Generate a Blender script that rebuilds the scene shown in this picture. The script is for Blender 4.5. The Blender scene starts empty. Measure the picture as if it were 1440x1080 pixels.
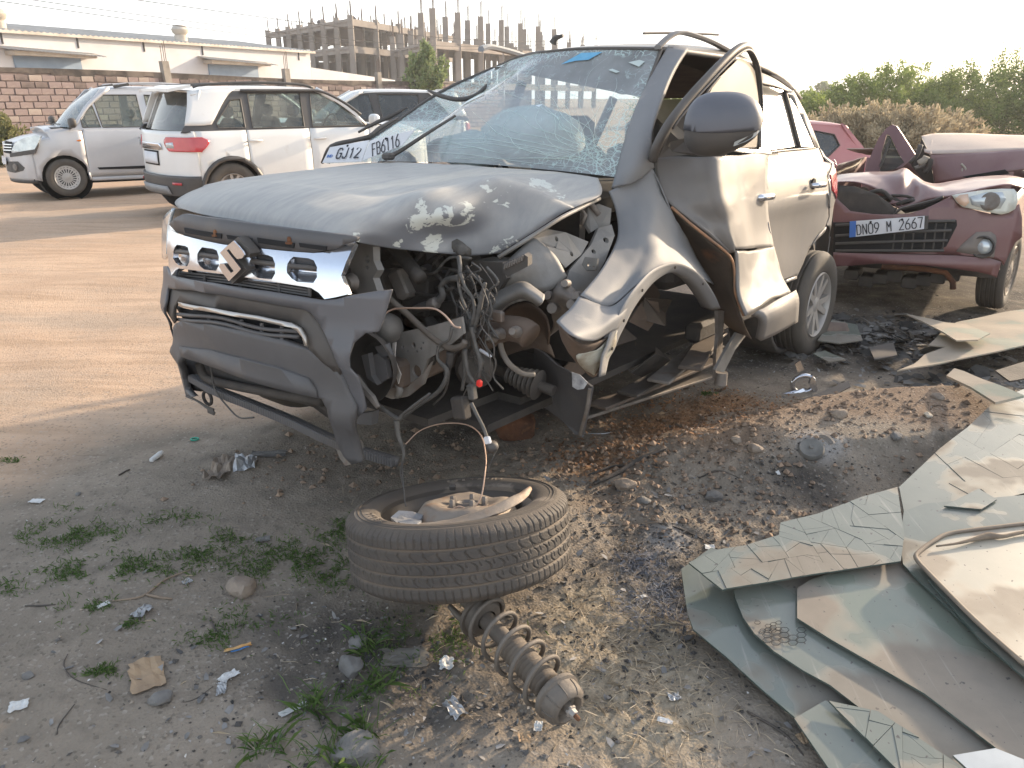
import bpy, bmesh, math, random
import numpy as np
from mathutils import Vector, Matrix, noise as mnoise
random.seed(7); RNG = np.random.default_rng(7)
D = bpy.data; C = bpy.context.scene.collection
SC = bpy.context.scene
# ---------------------------------------------------------------- camera, world, sun, exposure
FPX = 1067.0; CAMH = 1.5; PITCH = math.atan((540 - 137) / FPX)
cd = D.cameras.new('camera'); cam = D.objects.new('camera', cd); C.objects.link(cam)
cam.location = (0, 0, CAMH); cam.rotation_euler = (math.pi / 2 - PITCH, 0, 0)
cd.sensor_width = 36; cd.lens = 36 * FPX / 1440; cd.clip_end = 2000; cd.clip_start = .05
SC.camera = cam
SUN_DIR = Vector((.80, .60, 0)).normalized(); SUN_EL = math.radians(16)
w = D.worlds.new('World'); SC.world = w; w.use_nodes = True
nt = w.node_tree; nt.nodes.clear()
sky = nt.nodes.new('ShaderNodeTexSky'); sky.sky_type = 'NISHITA'; sky.sun_disc = False
sky.sun_elevation = SUN_EL; sky.sun_rotation = math.atan2(SUN_DIR.x, SUN_DIR.y)
sky.air_density = 1.0; sky.dust_density = 2.6; sky.ozone_density = 1.2; sky.altitude = 20
bg = nt.nodes.new('ShaderNodeBackground'); bg.inputs[1].default_value = .15
wo = nt.nodes.new('ShaderNodeOutputWorld')
hz = nt.nodes.new('ShaderNodeMix'); hz.data_type = 'RGBA'; hz.inputs[0].default_value = .5; hz.inputs[7].default_value = (7.0, 7.1, 7.2, 1)   # pale haze, thickest towards the horizon
tcw = nt.nodes.new('ShaderNodeTexCoord'); sxw = nt.nodes.new('ShaderNodeSeparateXYZ'); mrw = nt.nodes.new('ShaderNodeMapRange'); mrw.inputs['From Max'].default_value = .55; mrw.inputs['To Min'].default_value = .70; mrw.inputs['To Max'].default_value = .16
nt.links.new(tcw.outputs['Generated'], sxw.inputs[0]); nt.links.new(sxw.outputs[2], mrw.inputs['Value']); nt.links.new(mrw.outputs[0], hz.inputs[0])
nt.links.new(sky.outputs[0], hz.inputs[6]); nt.links.new(hz.outputs[2], bg.inputs[0]); nt.links.new(bg.outputs[0], wo.inputs[0])
sl = D.lights.new('sun', 'SUN'); sun = D.objects.new('sun', sl); C.objects.link(sun)
sl.energy = 3.3; sl.angle = math.radians(1.2); sl.color = (1, .80, .58)
sd = Vector((SUN_DIR.x * math.cos(SUN_EL), SUN_DIR.y * math.cos(SUN_EL), math.sin(SUN_EL)))
sun.rotation_euler = sd.to_track_quat('Z', 'Y').to_euler()
SC.view_settings.view_transform = 'Standard'; SC.view_settings.look = 'None'
SC.view_settings.exposure = 1.28; SC.view_settings.gamma = 1; SC.view_settings.use_curve_mapping = False

# ---------------------------------------------------------------- geometry from survey points
_c, _s = math.cos(PITCH), math.sin(PITCH)
CAM = np.array([0, 0, CAMH])
def ray(u, v):
    a = (u - 720) / FPX; b = (540 - v) / FPX
    return np.array([a, _c + b * _s, -_s + b * _c])
def G(u, v, z=0.0):
    r = ray(u, v); return Vector(CAM + r * (z - CAMH) / r[2])
def GY(u, v, y):
    r = ray(u, v); return Vector(CAM + r * y / r[1])
def rotm(yaw, pit, rol):
    return np.array((Matrix.Rotation(yaw, 3, 'Z') @ Matrix.Rotation(pit, 3, 'Y') @ Matrix.Rotation(rol, 3, 'X')))
class Frame:
    """a vehicle's own axes: x forward, y to its left, z up"""
    def __init__(s, loc, yaw, pit=0, rol=0):
        s.loc = np.array(loc, float); s.e = (rol, pit, yaw); s.R = rotm(yaw, pit, rol)
        s.o = s.R.T @ (CAM - s.loc)
    def at(s, u, v, ax, val):
        r = s.R.T @ ray(u, v); return Vector(s.o + r * (val - s.o[ax]) / r[ax])
    def x(s, u, v, val): return s.at(u, v, 0, val)
    def y(s, u, v, val): return s.at(u, v, 1, val)
    def z(s, u, v, val): return s.at(u, v, 2, val)
    def surf(s, u, v, fn, ax=1, n=0):
        other = (0, 2) if ax == 1 else (1, 2)
        lo, hi = (2.3, 1.3) if ax == 0 else (1.3, .2)
        if s.o[ax] < 0: lo, hi = -lo, -hi
        vals = np.linspace(lo, hi, 61); g = []
        for t in vals:
            p = s.at(u, v, ax, float(t)); g.append(t - fn(p[other[0]], p[other[1]]))
        g = np.array(g)
        for i in range(60):
            if g[i] * g[i + 1] <= 0 and abs(g[i]) < .2:
                t = vals[i] + (vals[i + 1] - vals[i]) * g[i] / (g[i] - g[i + 1] + 1e-12); return s.at(u, v, ax, float(t))
        return s.at(u, v, ax, float(vals[int(np.argmin(abs(g)))]))
    def w(s, p): return Vector(s.R @ np.array(p) + s.loc)

# ---------------------------------------------------------------- materials
MATS = {}
def lin(c):
    return tuple(c) + (1,)
def M(name, c1=None, c2=None, sc=6, rough=.6, metal=0, dust=0, dustc=(.36, .28, .20), bump=.0, bsc=40, coat=0, spots=None, isl=0, det=6, band=(.35, .65), spec=None, vcol=None, upd=.5, dsc=3.0, dstr=None):
    if name in MATS: return MATS[name]
    m = D.materials.new(name); m.use_nodes = True; n = m.node_tree.nodes; l = m.node_tree.links
    b = n['Principled BSDF']; tc = n.new('ShaderNodeTexCoord')
    def noise(s, d=det, r=.55):
        t = n.new('ShaderNodeTexNoise'); t.inputs['Scale'].default_value = s; t.inputs['Detail'].default_value = d
        t.inputs['Roughness'].default_value = r; l.new(tc.outputs['Object'], t.inputs['Vector']); return t
    def ramp(src, a, b2, c0=(0, 0, 0, 1), c1_=(1, 1, 1, 1)):
        r = n.new('ShaderNodeValToRGB'); r.color_ramp.elements[0].position = a; r.color_ramp.elements[1].position = b2
        r.color_ramp.elements[0].color = c0; r.color_ramp.elements[1].color = c1_; l.new(src, r.inputs[0]); return r
    def mix(fac, a, b2):
        x = n.new('ShaderNodeMix'); x.data_type = 'RGBA'
        for k, s in (('Factor', fac), ('A', a), ('B', b2)):
            i = [q for q in x.inputs if q.name == k and (q.type == 'RGBA' or k == 'Factor')][0]
            if k == 'Factor': i = x.inputs[0]
            if isinstance(s, (tuple, float, int)): i.default_value = s if not isinstance(s, tuple) else (s if len(s) == 4 else lin(s))
            else: l.new(s, i)
        return x.outputs[2]
    n1 = noise(sc)
    col = ramp(n1.outputs[0], band[0], band[1], lin(c1), lin(c2 or tuple(v * .8 for v in c1))).outputs[0]
    if isl:
        g = n.new('ShaderNodeNewGeometry'); hs = n.new('ShaderNodeHueSaturation')
        mr = n.new('ShaderNodeMapRange'); mr.inputs['To Min'].default_value = 1 - isl; mr.inputs['To Max'].default_value = 1 + isl
        l.new(g.outputs['Random Per Island'], mr.inputs['Value']); l.new(mr.outputs[0], hs.inputs['Value']); l.new(col, hs.inputs['Color']); col = hs.outputs[0]
    if vcol:
        a = n.new('ShaderNodeAttribute'); a.attribute_name = vcol; col = mix(a.outputs['Fac'] if vcol != 'Col' else 1.0, col, a.outputs['Color']) if vcol == 'Col' else col
    if spots:   # (colour, scale, lo, hi)
        for (sc_, s_, lo, hi) in spots:
            col = mix(ramp(noise(s_).outputs[0], lo, hi).outputs[0], col, sc_)
    rsock = None
    if dust:
        g = n.new('ShaderNodeNewGeometry'); sx = n.new('ShaderNodeSeparateXYZ'); l.new(g.outputs['Normal'], sx.inputs[0])
        mr = n.new('ShaderNodeMapRange'); mr.inputs['From Min'].default_value = -.3; mr.inputs['From Max'].default_value = 1
        mr.inputs['To Min'].default_value = dust * (1 - upd); mr.inputs['To Max'].default_value = dust; l.new(sx.outputs[2], mr.inputs['Value'])
        dn = noise(dsc, 8, .65)
        if dstr:
            mp = n.new('ShaderNodeMapping'); mp.inputs['Scale'].default_value = dstr; l.new(tc.outputs['Object'], mp.inputs[0]); l.new(mp.outputs[0], dn.inputs['Vector'])
        nz = ramp(dn.outputs[0], .25, .75).outputs[0]
        ma = n.new('ShaderNodeMath'); ma.operation = 'MULTIPLY_ADD'; l.new(nz, ma.inputs[0]); ma.inputs[1].default_value = .55; ma.inputs[2].default_value = .6
        mb = n.new('ShaderNodeMath'); mb.operation = 'MULTIPLY'; mb.use_clamp = True; l.new(ma.outputs[0], mb.inputs[0]); l.new(mr.outputs[0], mb.inputs[1])
        col = mix(mb.outputs[0], col, dustc)
        r2 = n.new('ShaderNodeMapRange'); r2.inputs['To Min'].default_value = rough; r2.inputs['To Max'].default_value = .85
        l.new(mb.outputs[0], r2.inputs['Value']); rsock = r2.outputs[0]
        if metal:
            r3 = n.new('ShaderNodeMapRange'); r3.inputs['To Min'].default_value = metal; r3.inputs['To Max'].default_value = 0
            l.new(mb.outputs[0], r3.inputs['Value']); l.new(r3.outputs[0], b.inputs['Metallic'])
    l.new(col, b.inputs['Base Color'])
    if rsock: l.new(rsock, b.inputs['Roughness'])
    else: b.inputs['Roughness'].default_value = rough
    if not (dust and metal): b.inputs['Metallic'].default_value = metal
    b.inputs['Coat Weight'].default_value = coat; b.inputs['Coat Roughness'].default_value = .12
    if spec is not None: b.inputs['Specular IOR Level'].default_value = spec
    if bump:
        bp = n.new('ShaderNodeBump'); bp.inputs['Strength'].default_value = min(1, bump); bp.inputs['Distance'].default_value = .01
        l.new(noise(bsc, 8, .6).outputs[0], bp.inputs['Height']); l.new(bp.outputs[0], b.inputs['Normal'])
    MATS[name] = m; m['col'] = 1
    return m
def glass(name, tint=(.8, .9, .87), alpha=.5, dirt=(.3, .27, .22), rough=.05, crack=None):
    """pane: see-through part mixed with a dusty film and a mirror-like face"""
    if name in MATS: return MATS[name]
    m = D.materials.new(name); m.use_nodes = True; n = m.node_tree.nodes; l = m.node_tree.links; n.clear()
    out = n.new('ShaderNodeOutputMaterial'); tr = n.new('ShaderNodeBsdfTransparent'); tr.inputs[0].default_value = lin(tint)
    b = n.new('ShaderNodeBsdfPrincipled'); b.inputs['Roughness'].default_value = .5
    tc = n.new('ShaderNodeTexCoord'); no = n.new('ShaderNodeTexNoise'); no.inputs['Scale'].default_value = 5; no.inputs['Detail'].default_value = 8
    l.new(tc.outputs['Object'], no.inputs['Vector'])
    r = n.new('ShaderNodeValToRGB'); l.new(no.outputs[0], r.inputs[0]); r.color_ramp.elements[0].position = .3; r.color_ramp.elements[1].position = .7
    r.color_ramp.elements[0].color = lin(tuple(x * .8 for x in dirt)); r.color_ramp.elements[1].color = lin(dirt); l.new(r.outputs[0], b.inputs['Base Color'])
    mx = n.new('ShaderNodeMixShader'); l.new(tr.outputs[0], mx.inputs[1]); l.new(b.outputs[0], mx.inputs[2])
    mr = n.new('ShaderNodeMapRange'); mr.inputs['From Min'].default_value = .25; mr.inputs['From Max'].default_value = .75
    mr.inputs['To Min'].default_value = max(0, 1 - alpha - .12); mr.inputs['To Max'].default_value = min(1, 1 - alpha + .12); l.new(no.outputs[0], mr.inputs[0]); l.new(mr.outputs[0], mx.inputs[0])
    gl = n.new('ShaderNodeBsdfGlossy'); gl.inputs['Roughness'].default_value = rough
    lw = n.new('ShaderNodeLayerWeight'); lw.inputs[0].default_value = .5; pw = n.new('ShaderNodeMath'); pw.operation = 'POWER'; l.new(lw.outputs['Facing'], pw.inputs[0]); pw.inputs[1].default_value = 4.2; fr = n.new('ShaderNodeMath'); fr.operation = 'MULTIPLY_ADD'; l.new(pw.outputs[0], fr.inputs[0]); fr.inputs[1].default_value = .9; fr.inputs[2].default_value = .05
    m2 = n.new('ShaderNodeMixShader'); l.new(fr.outputs[0], m2.inputs[0]); l.new(mx.outputs[0], m2.inputs[1]); l.new(gl.outputs[0], m2.inputs[2])
    l.new(m2.outputs[0], out.inputs[0]); MATS[name] = m; return m

# ---------------------------------------------------------------- objects and meshes
def tag(o, label=None, cat=None, group=None, kind=None):
    if label: o['label'] = label
    if cat: o['category'] = cat
    if group: o['group'] = group
    if kind: o['kind'] = kind
    return o
def empty(name, loc=(0, 0, 0), rot=(0, 0, 0), label=None, cat=None, group=None):
    o = D.objects.new(name, None); C.objects.link(o); o.location = loc; o.rotation_euler = rot; o.empty_display_size = .1
    return tag(o, label, cat, group)
def link(name, me, mat=None, parent=None, smooth=True, thick=0, label=None):
    o = D.objects.new(name, me); C.objects.link(o)
    if mat and not me.materials: me.materials.append(mat)
    if parent: o.parent = parent
    if smooth is not None:
        me.polygons.foreach_set('use_smooth', [bool(smooth)] * len(me.polygons))
    if thick:
        s = o.modifiers.new('solid', 'SOLIDIFY'); s.thickness = thick; s.offset = -1
    if label: o['label'] = label
    return o
class MB:
    def __init__(s): s.v = []; s.f = []
    def add(s, v, f):
        k = len(s.v); s.v += [tuple(p) for p in v]; s.f += [tuple(i + k for i in q) for q in f]; return s
    def box(s, c, d, rot=None):
        d = Vector(d) / 2; vs = [Vector((x * d.x, y * d.y, z * d.z)) for x in (-1, 1) for y in (-1, 1) for z in (-1, 1)]
        if rot is not None: vs = [rot @ p for p in vs]
        return s.add([p + Vector(c) for p in vs], [(0, 1, 3, 2), (4, 6, 7, 5), (0, 4, 5, 1), (2, 3, 7, 6), (0, 2, 6, 4), (1, 5, 7, 3)])
    def bbox(s, c, d, b, rot=None):   # chamfered box
        d = Vector(d) / 2; b = min(b, d.x * .9, d.y * .9, d.z * .9)
        ps = []
        for z, k in ((-d.z, b), (-d.z + b, 0), (d.z - b, 0), (d.z, b)):
            X = d.x - k; Y = d.y - k; q = b * .6 if not k else b * .3
            ps += [(X - q, -Y, z), (X, -Y + q, z), (X, Y - q, z), (X - q, Y, z), (-X + q, Y, z), (-X, Y - q, z), (-X, -Y + q, z), (-X + q, -Y, z)]
        f = [tuple(reversed(range(8))), tuple(range(24, 32))]
        for j in range(3):
            for i in range(8): f.append((j * 8 + i, j * 8 + (i + 1) % 8, j * 8 + 8 + (i + 1) % 8, j * 8 + 8 + i))
        ps = [Vector(p) for p in ps]
        if rot is not None: ps = [rot @ p for p in ps]
        return s.add([p + Vector(c) for p in ps], f)
    def tube(s, pts, r, seg=8, cap=True, smooth_path=0):
        pts = [Vector(p) for p in pts]
        if smooth_path: pts = crv(pts, smooth_path)
        n = len(pts); rs = r if isinstance(r, (list, tuple)) else [r] * n
        if len(rs) != n: rs = [float(np.interp(i / (n - 1), np.linspace(0, 1, len(rs)), rs)) for i in range(n)]
        k = len(s.v); prev = None
        for i, p in enumerate(pts):
            t = (pts[min(i + 1, n - 1)] - pts[max(i - 1, 0)]); t = t.normalized() if t.length > 1e-9 else Vector((0, 0, 1))
            if prev is None: a = t.orthogonal().normalized()
            else:
                a = prev - t * prev.dot(t); a = a.normalized() if a.length > 1e-6 else t.orthogonal().normalized()
            prev = a; b = t.cross(a)
            for j in range(seg):
                q = 2 * math.pi * j / seg; s.v.append(tuple(p + (a * math.cos(q) + b * math.sin(q)) * rs[i]))
        for i in range(n - 1):
            for j in range(seg): s.f.append((k + i * seg + j, k + i * seg + (j + 1) % seg, k + (i + 1) * seg + (j + 1) % seg, k + (i + 1) * seg + j))
        if cap: s.f.append(tuple(k + j for j in reversed(range(seg)))); s.f.append(tuple(k + (n - 1) * seg + j for j in range(seg)))
        return s
    def lathe(s, prof, c, axis, seg=24, closed=False, a0=0, a1=2 * math.pi):
        axis = Vector(axis).normalized(); a = axis.orthogonal().normalized(); b = axis.cross(a); c = Vector(c)
        k = len(s.v); n = len(prof); full = abs(a1 - a0 - 2 * math.pi) < 1e-6; ns = seg if full else seg + 1
        for j in range(ns):
            q = a0 + (a1 - a0) * j / seg; d = a * math.cos(q) + b * math.sin(q)
            for (r, h) in prof: s.v.append(tuple(c + d * r + axis * h))
        for j in range(seg):
            j2 = (j + 1) % seg if full else j + 1
            for i in range(n - 1 if not closed else n):
                i2 = (i + 1) % n; s.f.append((k + j * n + i, k + j2 * n + i, k + j2 * n + i2, k + j * n + i2))
        return s
    def prism(s, poly, dvec):     # planar or bent outline, extruded
        n = len(poly); dvec = Vector(dvec); k = len(s.v)
        s.v += [tuple(p) for p in poly] + [tuple(Vector(p) + dvec) for p in poly]
        s.f.append(tuple(k + i for i in reversed(range(n)))); s.f.append(tuple(k + n + i for i in range(n)))
        for i in range(n): s.f.append((k + i, k + (i + 1) % n, k + n + (i + 1) % n, k + n + i))
        return s
    def obj(s, name, mat, parent=None, smooth=False, label=None, fix=True, **kw):
        me = D.meshes.new(name); me.from_pydata(s.v, [], s.f)
        if fix:
            bm = bmesh.new(); bm.from_mesh(me); bmesh.ops.recalc_face_normals(bm, faces=bm.faces); bm.to_mesh(me); bm.free()
        o = link(name, me, mat, parent, smooth, label=label, **kw)
        if smooth == 'auto': autosmooth(o)
        return o
def autosmooth(o, ang=40):
    me = o.data; me.polygons.foreach_set('use_smooth', [True] * len(me.polygons))
    try: me.set_sharp_from_angle(angle=math.radians(ang))
    except Exception: pass
def crv(pts, k=6):
    """Catmull-Rom through the points"""
    P = np.array([tuple(p) for p in pts], float); n = len(P)
    if n < 3: return [Vector(P[0] + (P[-1] - P[0]) * t) for t in np.linspace(0, 1, k + 1)]
    E = np.vstack([2 * P[0] - P[1], P, 2 * P[-1] - P[-2]]); out = []
    for i in range(n - 1):
        a, b, c, d = E[i], E[i + 1], E[i + 2], E[i + 3]
        for t in np.linspace(0, 1, k, endpoint=False):
            out.append(.5 * ((2 * b) + (c - a) * t + (2 * a - 5 * b + 4 * c - d) * t * t + (3 * b - a - 3 * c + d) * t ** 3))
    out.append(P[-1]); return [Vector(p) for p in out]
def sheet(name, rows, mat, parent=None, k=6, kk=None, thick=.003, nz=0, nsc=6, smooth=True, label=None, fn=None, attr=None, close=False):
    """surface through a grid of control points"""
    A = [crv(r, k) for r in rows]
    cols = list(zip(*A)); B = [crv(c, kk or k) for c in cols]      # B[col][row]
    nc = len(B); nr = len(B[0]); V = np.array([[tuple(B[j][i]) for j in range(nc)] for i in range(nr)])
    if nz:
        for i in range(nr):
            for j in range(nc):
                p = Vector(V[i, j]); d = mnoise.fractal(p * nsc, 1, 2, 4); q = mnoise.noise_vector(p * nsc * .7)
                V[i, j] += np.array(q) * nz + nz * d * .4
    if fn:
        for i in range(nr):
            for j in range(nc): V[i, j] = fn(Vector(V[i, j]), i / (nr - 1), j / (nc - 1))
    f = [(i * nc + j, i * nc + j + 1, (i + 1) * nc + j + 1, (i + 1) * nc + j) for i in range(nr - 1) for j in range(nc - 1)]
    me = D.meshes.new(name); me.from_pydata([tuple(p) for p in V.reshape(-1, 3)], [], f)
    return link(name, me, mat, parent, smooth, thick, label)
def panel(name, poly, mat, parent=None, ax=1, fn=None, step=.08, thick=.004, smooth=True, label=None, flip=False):
    """outline (3D points) filled on the body surface val = fn(a, b) along axis ax, cut into a regular mesh"""
    oa, ob = [(1, 2), (0, 2), (0, 1)][ax]
    bm = bmesh.new(); vs = []
    for p in poly:
        q = [0, 0, 0]; q[oa] = p[oa]; q[ob] = p[ob]; vs.append(bm.verts.new(q))
    bm.faces.new(vs)
    for o_, lo, hi in ((oa, min(p[oa] for p in poly), max(p[oa] for p in poly)), (ob, min(p[ob] for p in poly), max(p[ob] for p in poly))):
        t = math.ceil(lo / step) * step
        while t < hi:
            no = [0, 0, 0]; no[o_] = 1; co = [0, 0, 0]; co[o_] = t
            bmesh.ops.bisect_plane(bm, geom=bm.verts[:] + bm.edges[:] + bm.faces[:], plane_co=co, plane_no=no, dist=1e-5); t += step
    if fn:
        for v in bm.verts: v.co[ax] = fn(v.co[oa], v.co[ob])
    else:
        # best plane through the outline
        P = np.array([tuple(p) for p in poly]); A_ = np.c_[P[:, oa], P[:, ob], np.ones(len(P))]
        k_, *_ = np.linalg.lstsq(A_, P[:, ax], rcond=None)
        for v in bm.verts: v.co[ax] = k_[0] * v.co[oa] + k_[1] * v.co[ob] + k_[2]
    bmesh.ops.recalc_face_normals(bm, faces=bm.faces)
    bm.faces.ensure_lookup_table(); n = sum((f.normal * f.calc_area() for f in bm.faces), Vector())
    cen = sum((v.co for v in bm.verts), Vector()) / len(bm.verts)
    want = 1 if cen[ax] > 0 else -1
    if (n[ax] * want < 0) != flip: bmesh.ops.reverse_faces(bm, faces=bm.faces)
    me = D.meshes.new(name); bm.to_mesh(me); bm.free()
    return link(name, me, mat, parent, smooth, thick, label)
def tri(poly):
    from mathutils.geometry import tessellate_polygon
    return tessellate_polygon([[Vector(p) for p in poly]])
def copy_tree(o, parent=None):
    c = o.copy(); C.objects.link(c); c.parent = parent
    for ch in list(o.children): copy_tree(ch, c)
    return c
# ---- numpy value noise
_perm = RNG.permutation(4096)
def vnoise(x, y, seed=0):
    xi = np.floor(x).astype(np.int64); yi = np.floor(y).astype(np.int64); xf = x - xi; yf = y - yi
    def h(a, b): return _perm[(_perm[(a * 73 + seed * 131) % 4096] + b * 57) % 4096] / 4095.
    u = xf * xf * (3 - 2 * xf); v = yf * yf * (3 - 2 * yf)
    return (h(xi, yi) * (1 - u) + h(xi + 1, yi) * u) * (1 - v) + (h(xi, yi + 1) * (1 - u) + h(xi + 1, yi + 1) * u) * v
def fbm(x, y, oct=4, seed=0):
    s = 0; a = 1; t = 0
    for o in range(oct): s = s + a * vnoise(x * 2 ** o, y * 2 ** o, seed + o); t += a; a *= .5
    return s / t * 2 - 1
# ================================================================ GROUND
def blob(x, y, lst):
    s = 0
    for (u, v, rx, ry, amp, *rest) in lst:
        g = G(u, v); a = rest[0] if rest else 0; ca, sa = math.cos(a), math.sin(a)
        dx = (x - g.x) * ca + (y - g.y) * sa; dy = -(x - g.x) * sa + (y - g.y) * ca
        s = s + amp * np.exp(-((dx / rx) ** 2 + (dy / ry) ** 2))
    return s
MOUND = [(1215, 625, .50, .27, .28, .15), (1050, 650, .36, .25, .10), (1390, 610, .5, .34, .20), (950, 640, .25, .2, .04)]
PIT = [(560, 640, .5, .3, -.03), (1230, 470, .5, .3, .03), (330, 650, .12, .06, .03), (850, 960, .3, .2, .025)]
def gz(x, y):
    x = np.asarray(x, float); y = np.asarray(y, float)
    near = np.exp(-((x / 9) ** 2 + ((y - 3) / 9) ** 2))
    z = blob(x, y, MOUND) + blob(x, y, PIT)
    z = z + .035 * fbm(x * .6, y * .6, 3, 1) * (.4 + near) + .008 * fbm(x * 3.1, y * 3.1, 3, 14) - .01
    rough = np.clip(.12 + blob(x, y, [(1150, 640, .9, .6, 1.), (880, 700, .6, .5, .8), (600, 620, .6, .5, .5), (850, 950, .8, .5, .8), (400, 900, .9, .6, .35), (1200, 460, .9, .7, 1)]), 0, 1)
    z = z + rough * (.018 * fbm(x * 5, y * 5, 3, 5) + .009 * fbm(x * 19, y * 19, 3, 8)) + (.0012 + .005 * rough) * fbm(x * 45, y * 45, 2, 11)
    # wheel ruts in the sand on the left
    t = (x * .62 - y * .78) ; sand = np.clip((-x - .8) / 1.5, 0, 1)
    z = z + sand * .012 * (np.sin(t * 5 + 2 * fbm(x * .5, y * .5, 2, 3)) * np.clip(fbm(x * .8, y * .3, 2, 9) + .4, 0, 1))
    # earth pressed flat under the glass pile
    lim = .098 * (y - 1.35) - .012; inside = 1 / (1 + np.exp(-np.clip((x - (.44 + .42 * (y - 1.3))) / .03, -40, 40))) * (y < 4.2)
    z = np.where(inside > 0, z - inside * np.maximum(z - lim, 0), z)
    return z
def gzs(x, y): return float(gz(np.array([x]), np.array([y]))[0])
def spaced(lo, c0, c1, hi, d, g=1.045):
    a = list(np.arange(c0, c1, d)); s = d; p = a[-1]
    while p < hi: s *= g; p += s; a.append(p)
    s = d; p = c0; b = []
    while p > lo: s *= g; p -= s; b.append(p)
    return np.array(b[::-1] + a)
xs = spaced(-700, -1.7, 2.6, 700, .0125); ys = spaced(-60, .95, 4.6, 900, .0125)
X, Y = np.meshgrid(xs, ys); Z = gz(X, Y)
me = D.meshes.new('ground'); nx = len(xs); ny = len(ys)
V = np.stack([X, Y, Z], -1).reshape(-1, 3); i0 = (np.arange(ny - 1)[:, None] * nx + np.arange(nx - 1)).ravel()
F = np.stack([i0, i0 + 1, i0 + nx + 1, i0 + nx], 1)
me.vertices.add(len(V)); me.vertices.foreach_set('co', V.ravel()); me.loops.add(F.size); me.loops.foreach_set('vertex_index', F.ravel().astype(np.int32))
me.polygons.add(len(F)); me.polygons.foreach_set('loop_start', np.arange(0, F.size, 4, dtype=np.int32)); me.polygons.foreach_set('loop_total', np.full(len(F), 4, np.int32)); me.update(calc_edges=True)
def setattr_(me, name, arr):
    a = me.attributes.new(name, 'FLOAT', 'POINT'); a.data.foreach_set('value', np.clip(arr, 0, 1).ravel().astype(np.float32))
wob = .22 * fbm(X * 1.6, Y * 1.6, 4, 21) + .10 * fbm(X * 7, Y * 7, 3, 25)
def msk(lst, sharp=2.2, thr=.45): return np.clip((blob(X, Y, lst) + wob - thr) * sharp + .3, 0, 1)
BURN_SHADE = [(940, 770, .22, .22, 1.1), (905, 860, .18, .2, .9), (1120, 690, .26, .16, 1.0), (600, 920, .35, .25, .55), (1220, 490, .7, .45, .95), (760, 560, .55, .5, .75), (640, 600, .4, .4, .6), (1000, 490, .5, .5, .8), (1380, 470, .8, .6, .8), (1290, 410, 1.3, 1.0, 1.0), (1120, 455, .6, .4, .6), (950, 560, .5, .3, .35), (430, 850, .25, .2, .5), (430, 930, .28, .2, .85), (620, 960, .3, .15, .6), (330, 640, .2, .12, .5), (520, 700, .3, .15, .5)]  # burnt soil and dark debris, with the maroon wreck's underside shadow painted in
CHIPS = [(840, 650, .22, .12, .9, .6), (920, 600, .28, .14, 1.1, .6), (1010, 565, .25, .13, .9, .5), (980, 640, .2, .12, .6), (1160, 575, .3, .1, .5)]
STRAWM = [(870, 880, .22, .22, 1.0), (900, 980, .25, .2, 1.0), (830, 840, .12, .1, .7), (1220, 570, .5, .12, .5)]
GRAY = [(620, 850, 1.0, .9, 1.1), (1050, 700, 1.0, .8, .9), (500, 650, .8, .7, .7), (1050, 520, 1.2, 1.0, 1.0), (250, 900, .8, .6, .9), (150, 760, 1.0, .8, .9), (60, 1020, .8, .6, .9), (220, 620, .7, .4, .5), (1500, 500, 2.5, 2.0, 1.0), (1330, 370, 2.6, 2.4, 1.2), (800, 1000, .9, .5, .8)]  # grey yard soil, extended to paint the shaded ground under the maroon wreck
setattr_(me, 'burn_shade', msk(BURN_SHADE)); setattr_(me, 'chips', msk(CHIPS)); setattr_(me, 'straw', msk(STRAWM)); setattr_(me, 'gray', msk(GRAY, 1.5, .4))
setattr_(me, 'earth', msk([(1190, 600, .55, .28, 1.1, .15), (1010, 640, .35, .25, .8), (1300, 620, .3, .2, .9), (860, 700, .25, .2, .5)]))
setattr_(me, 'ash', msk([(1150, 660, .14, .10, 1.0), (940, 750, .1, .12, .8)]))
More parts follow.
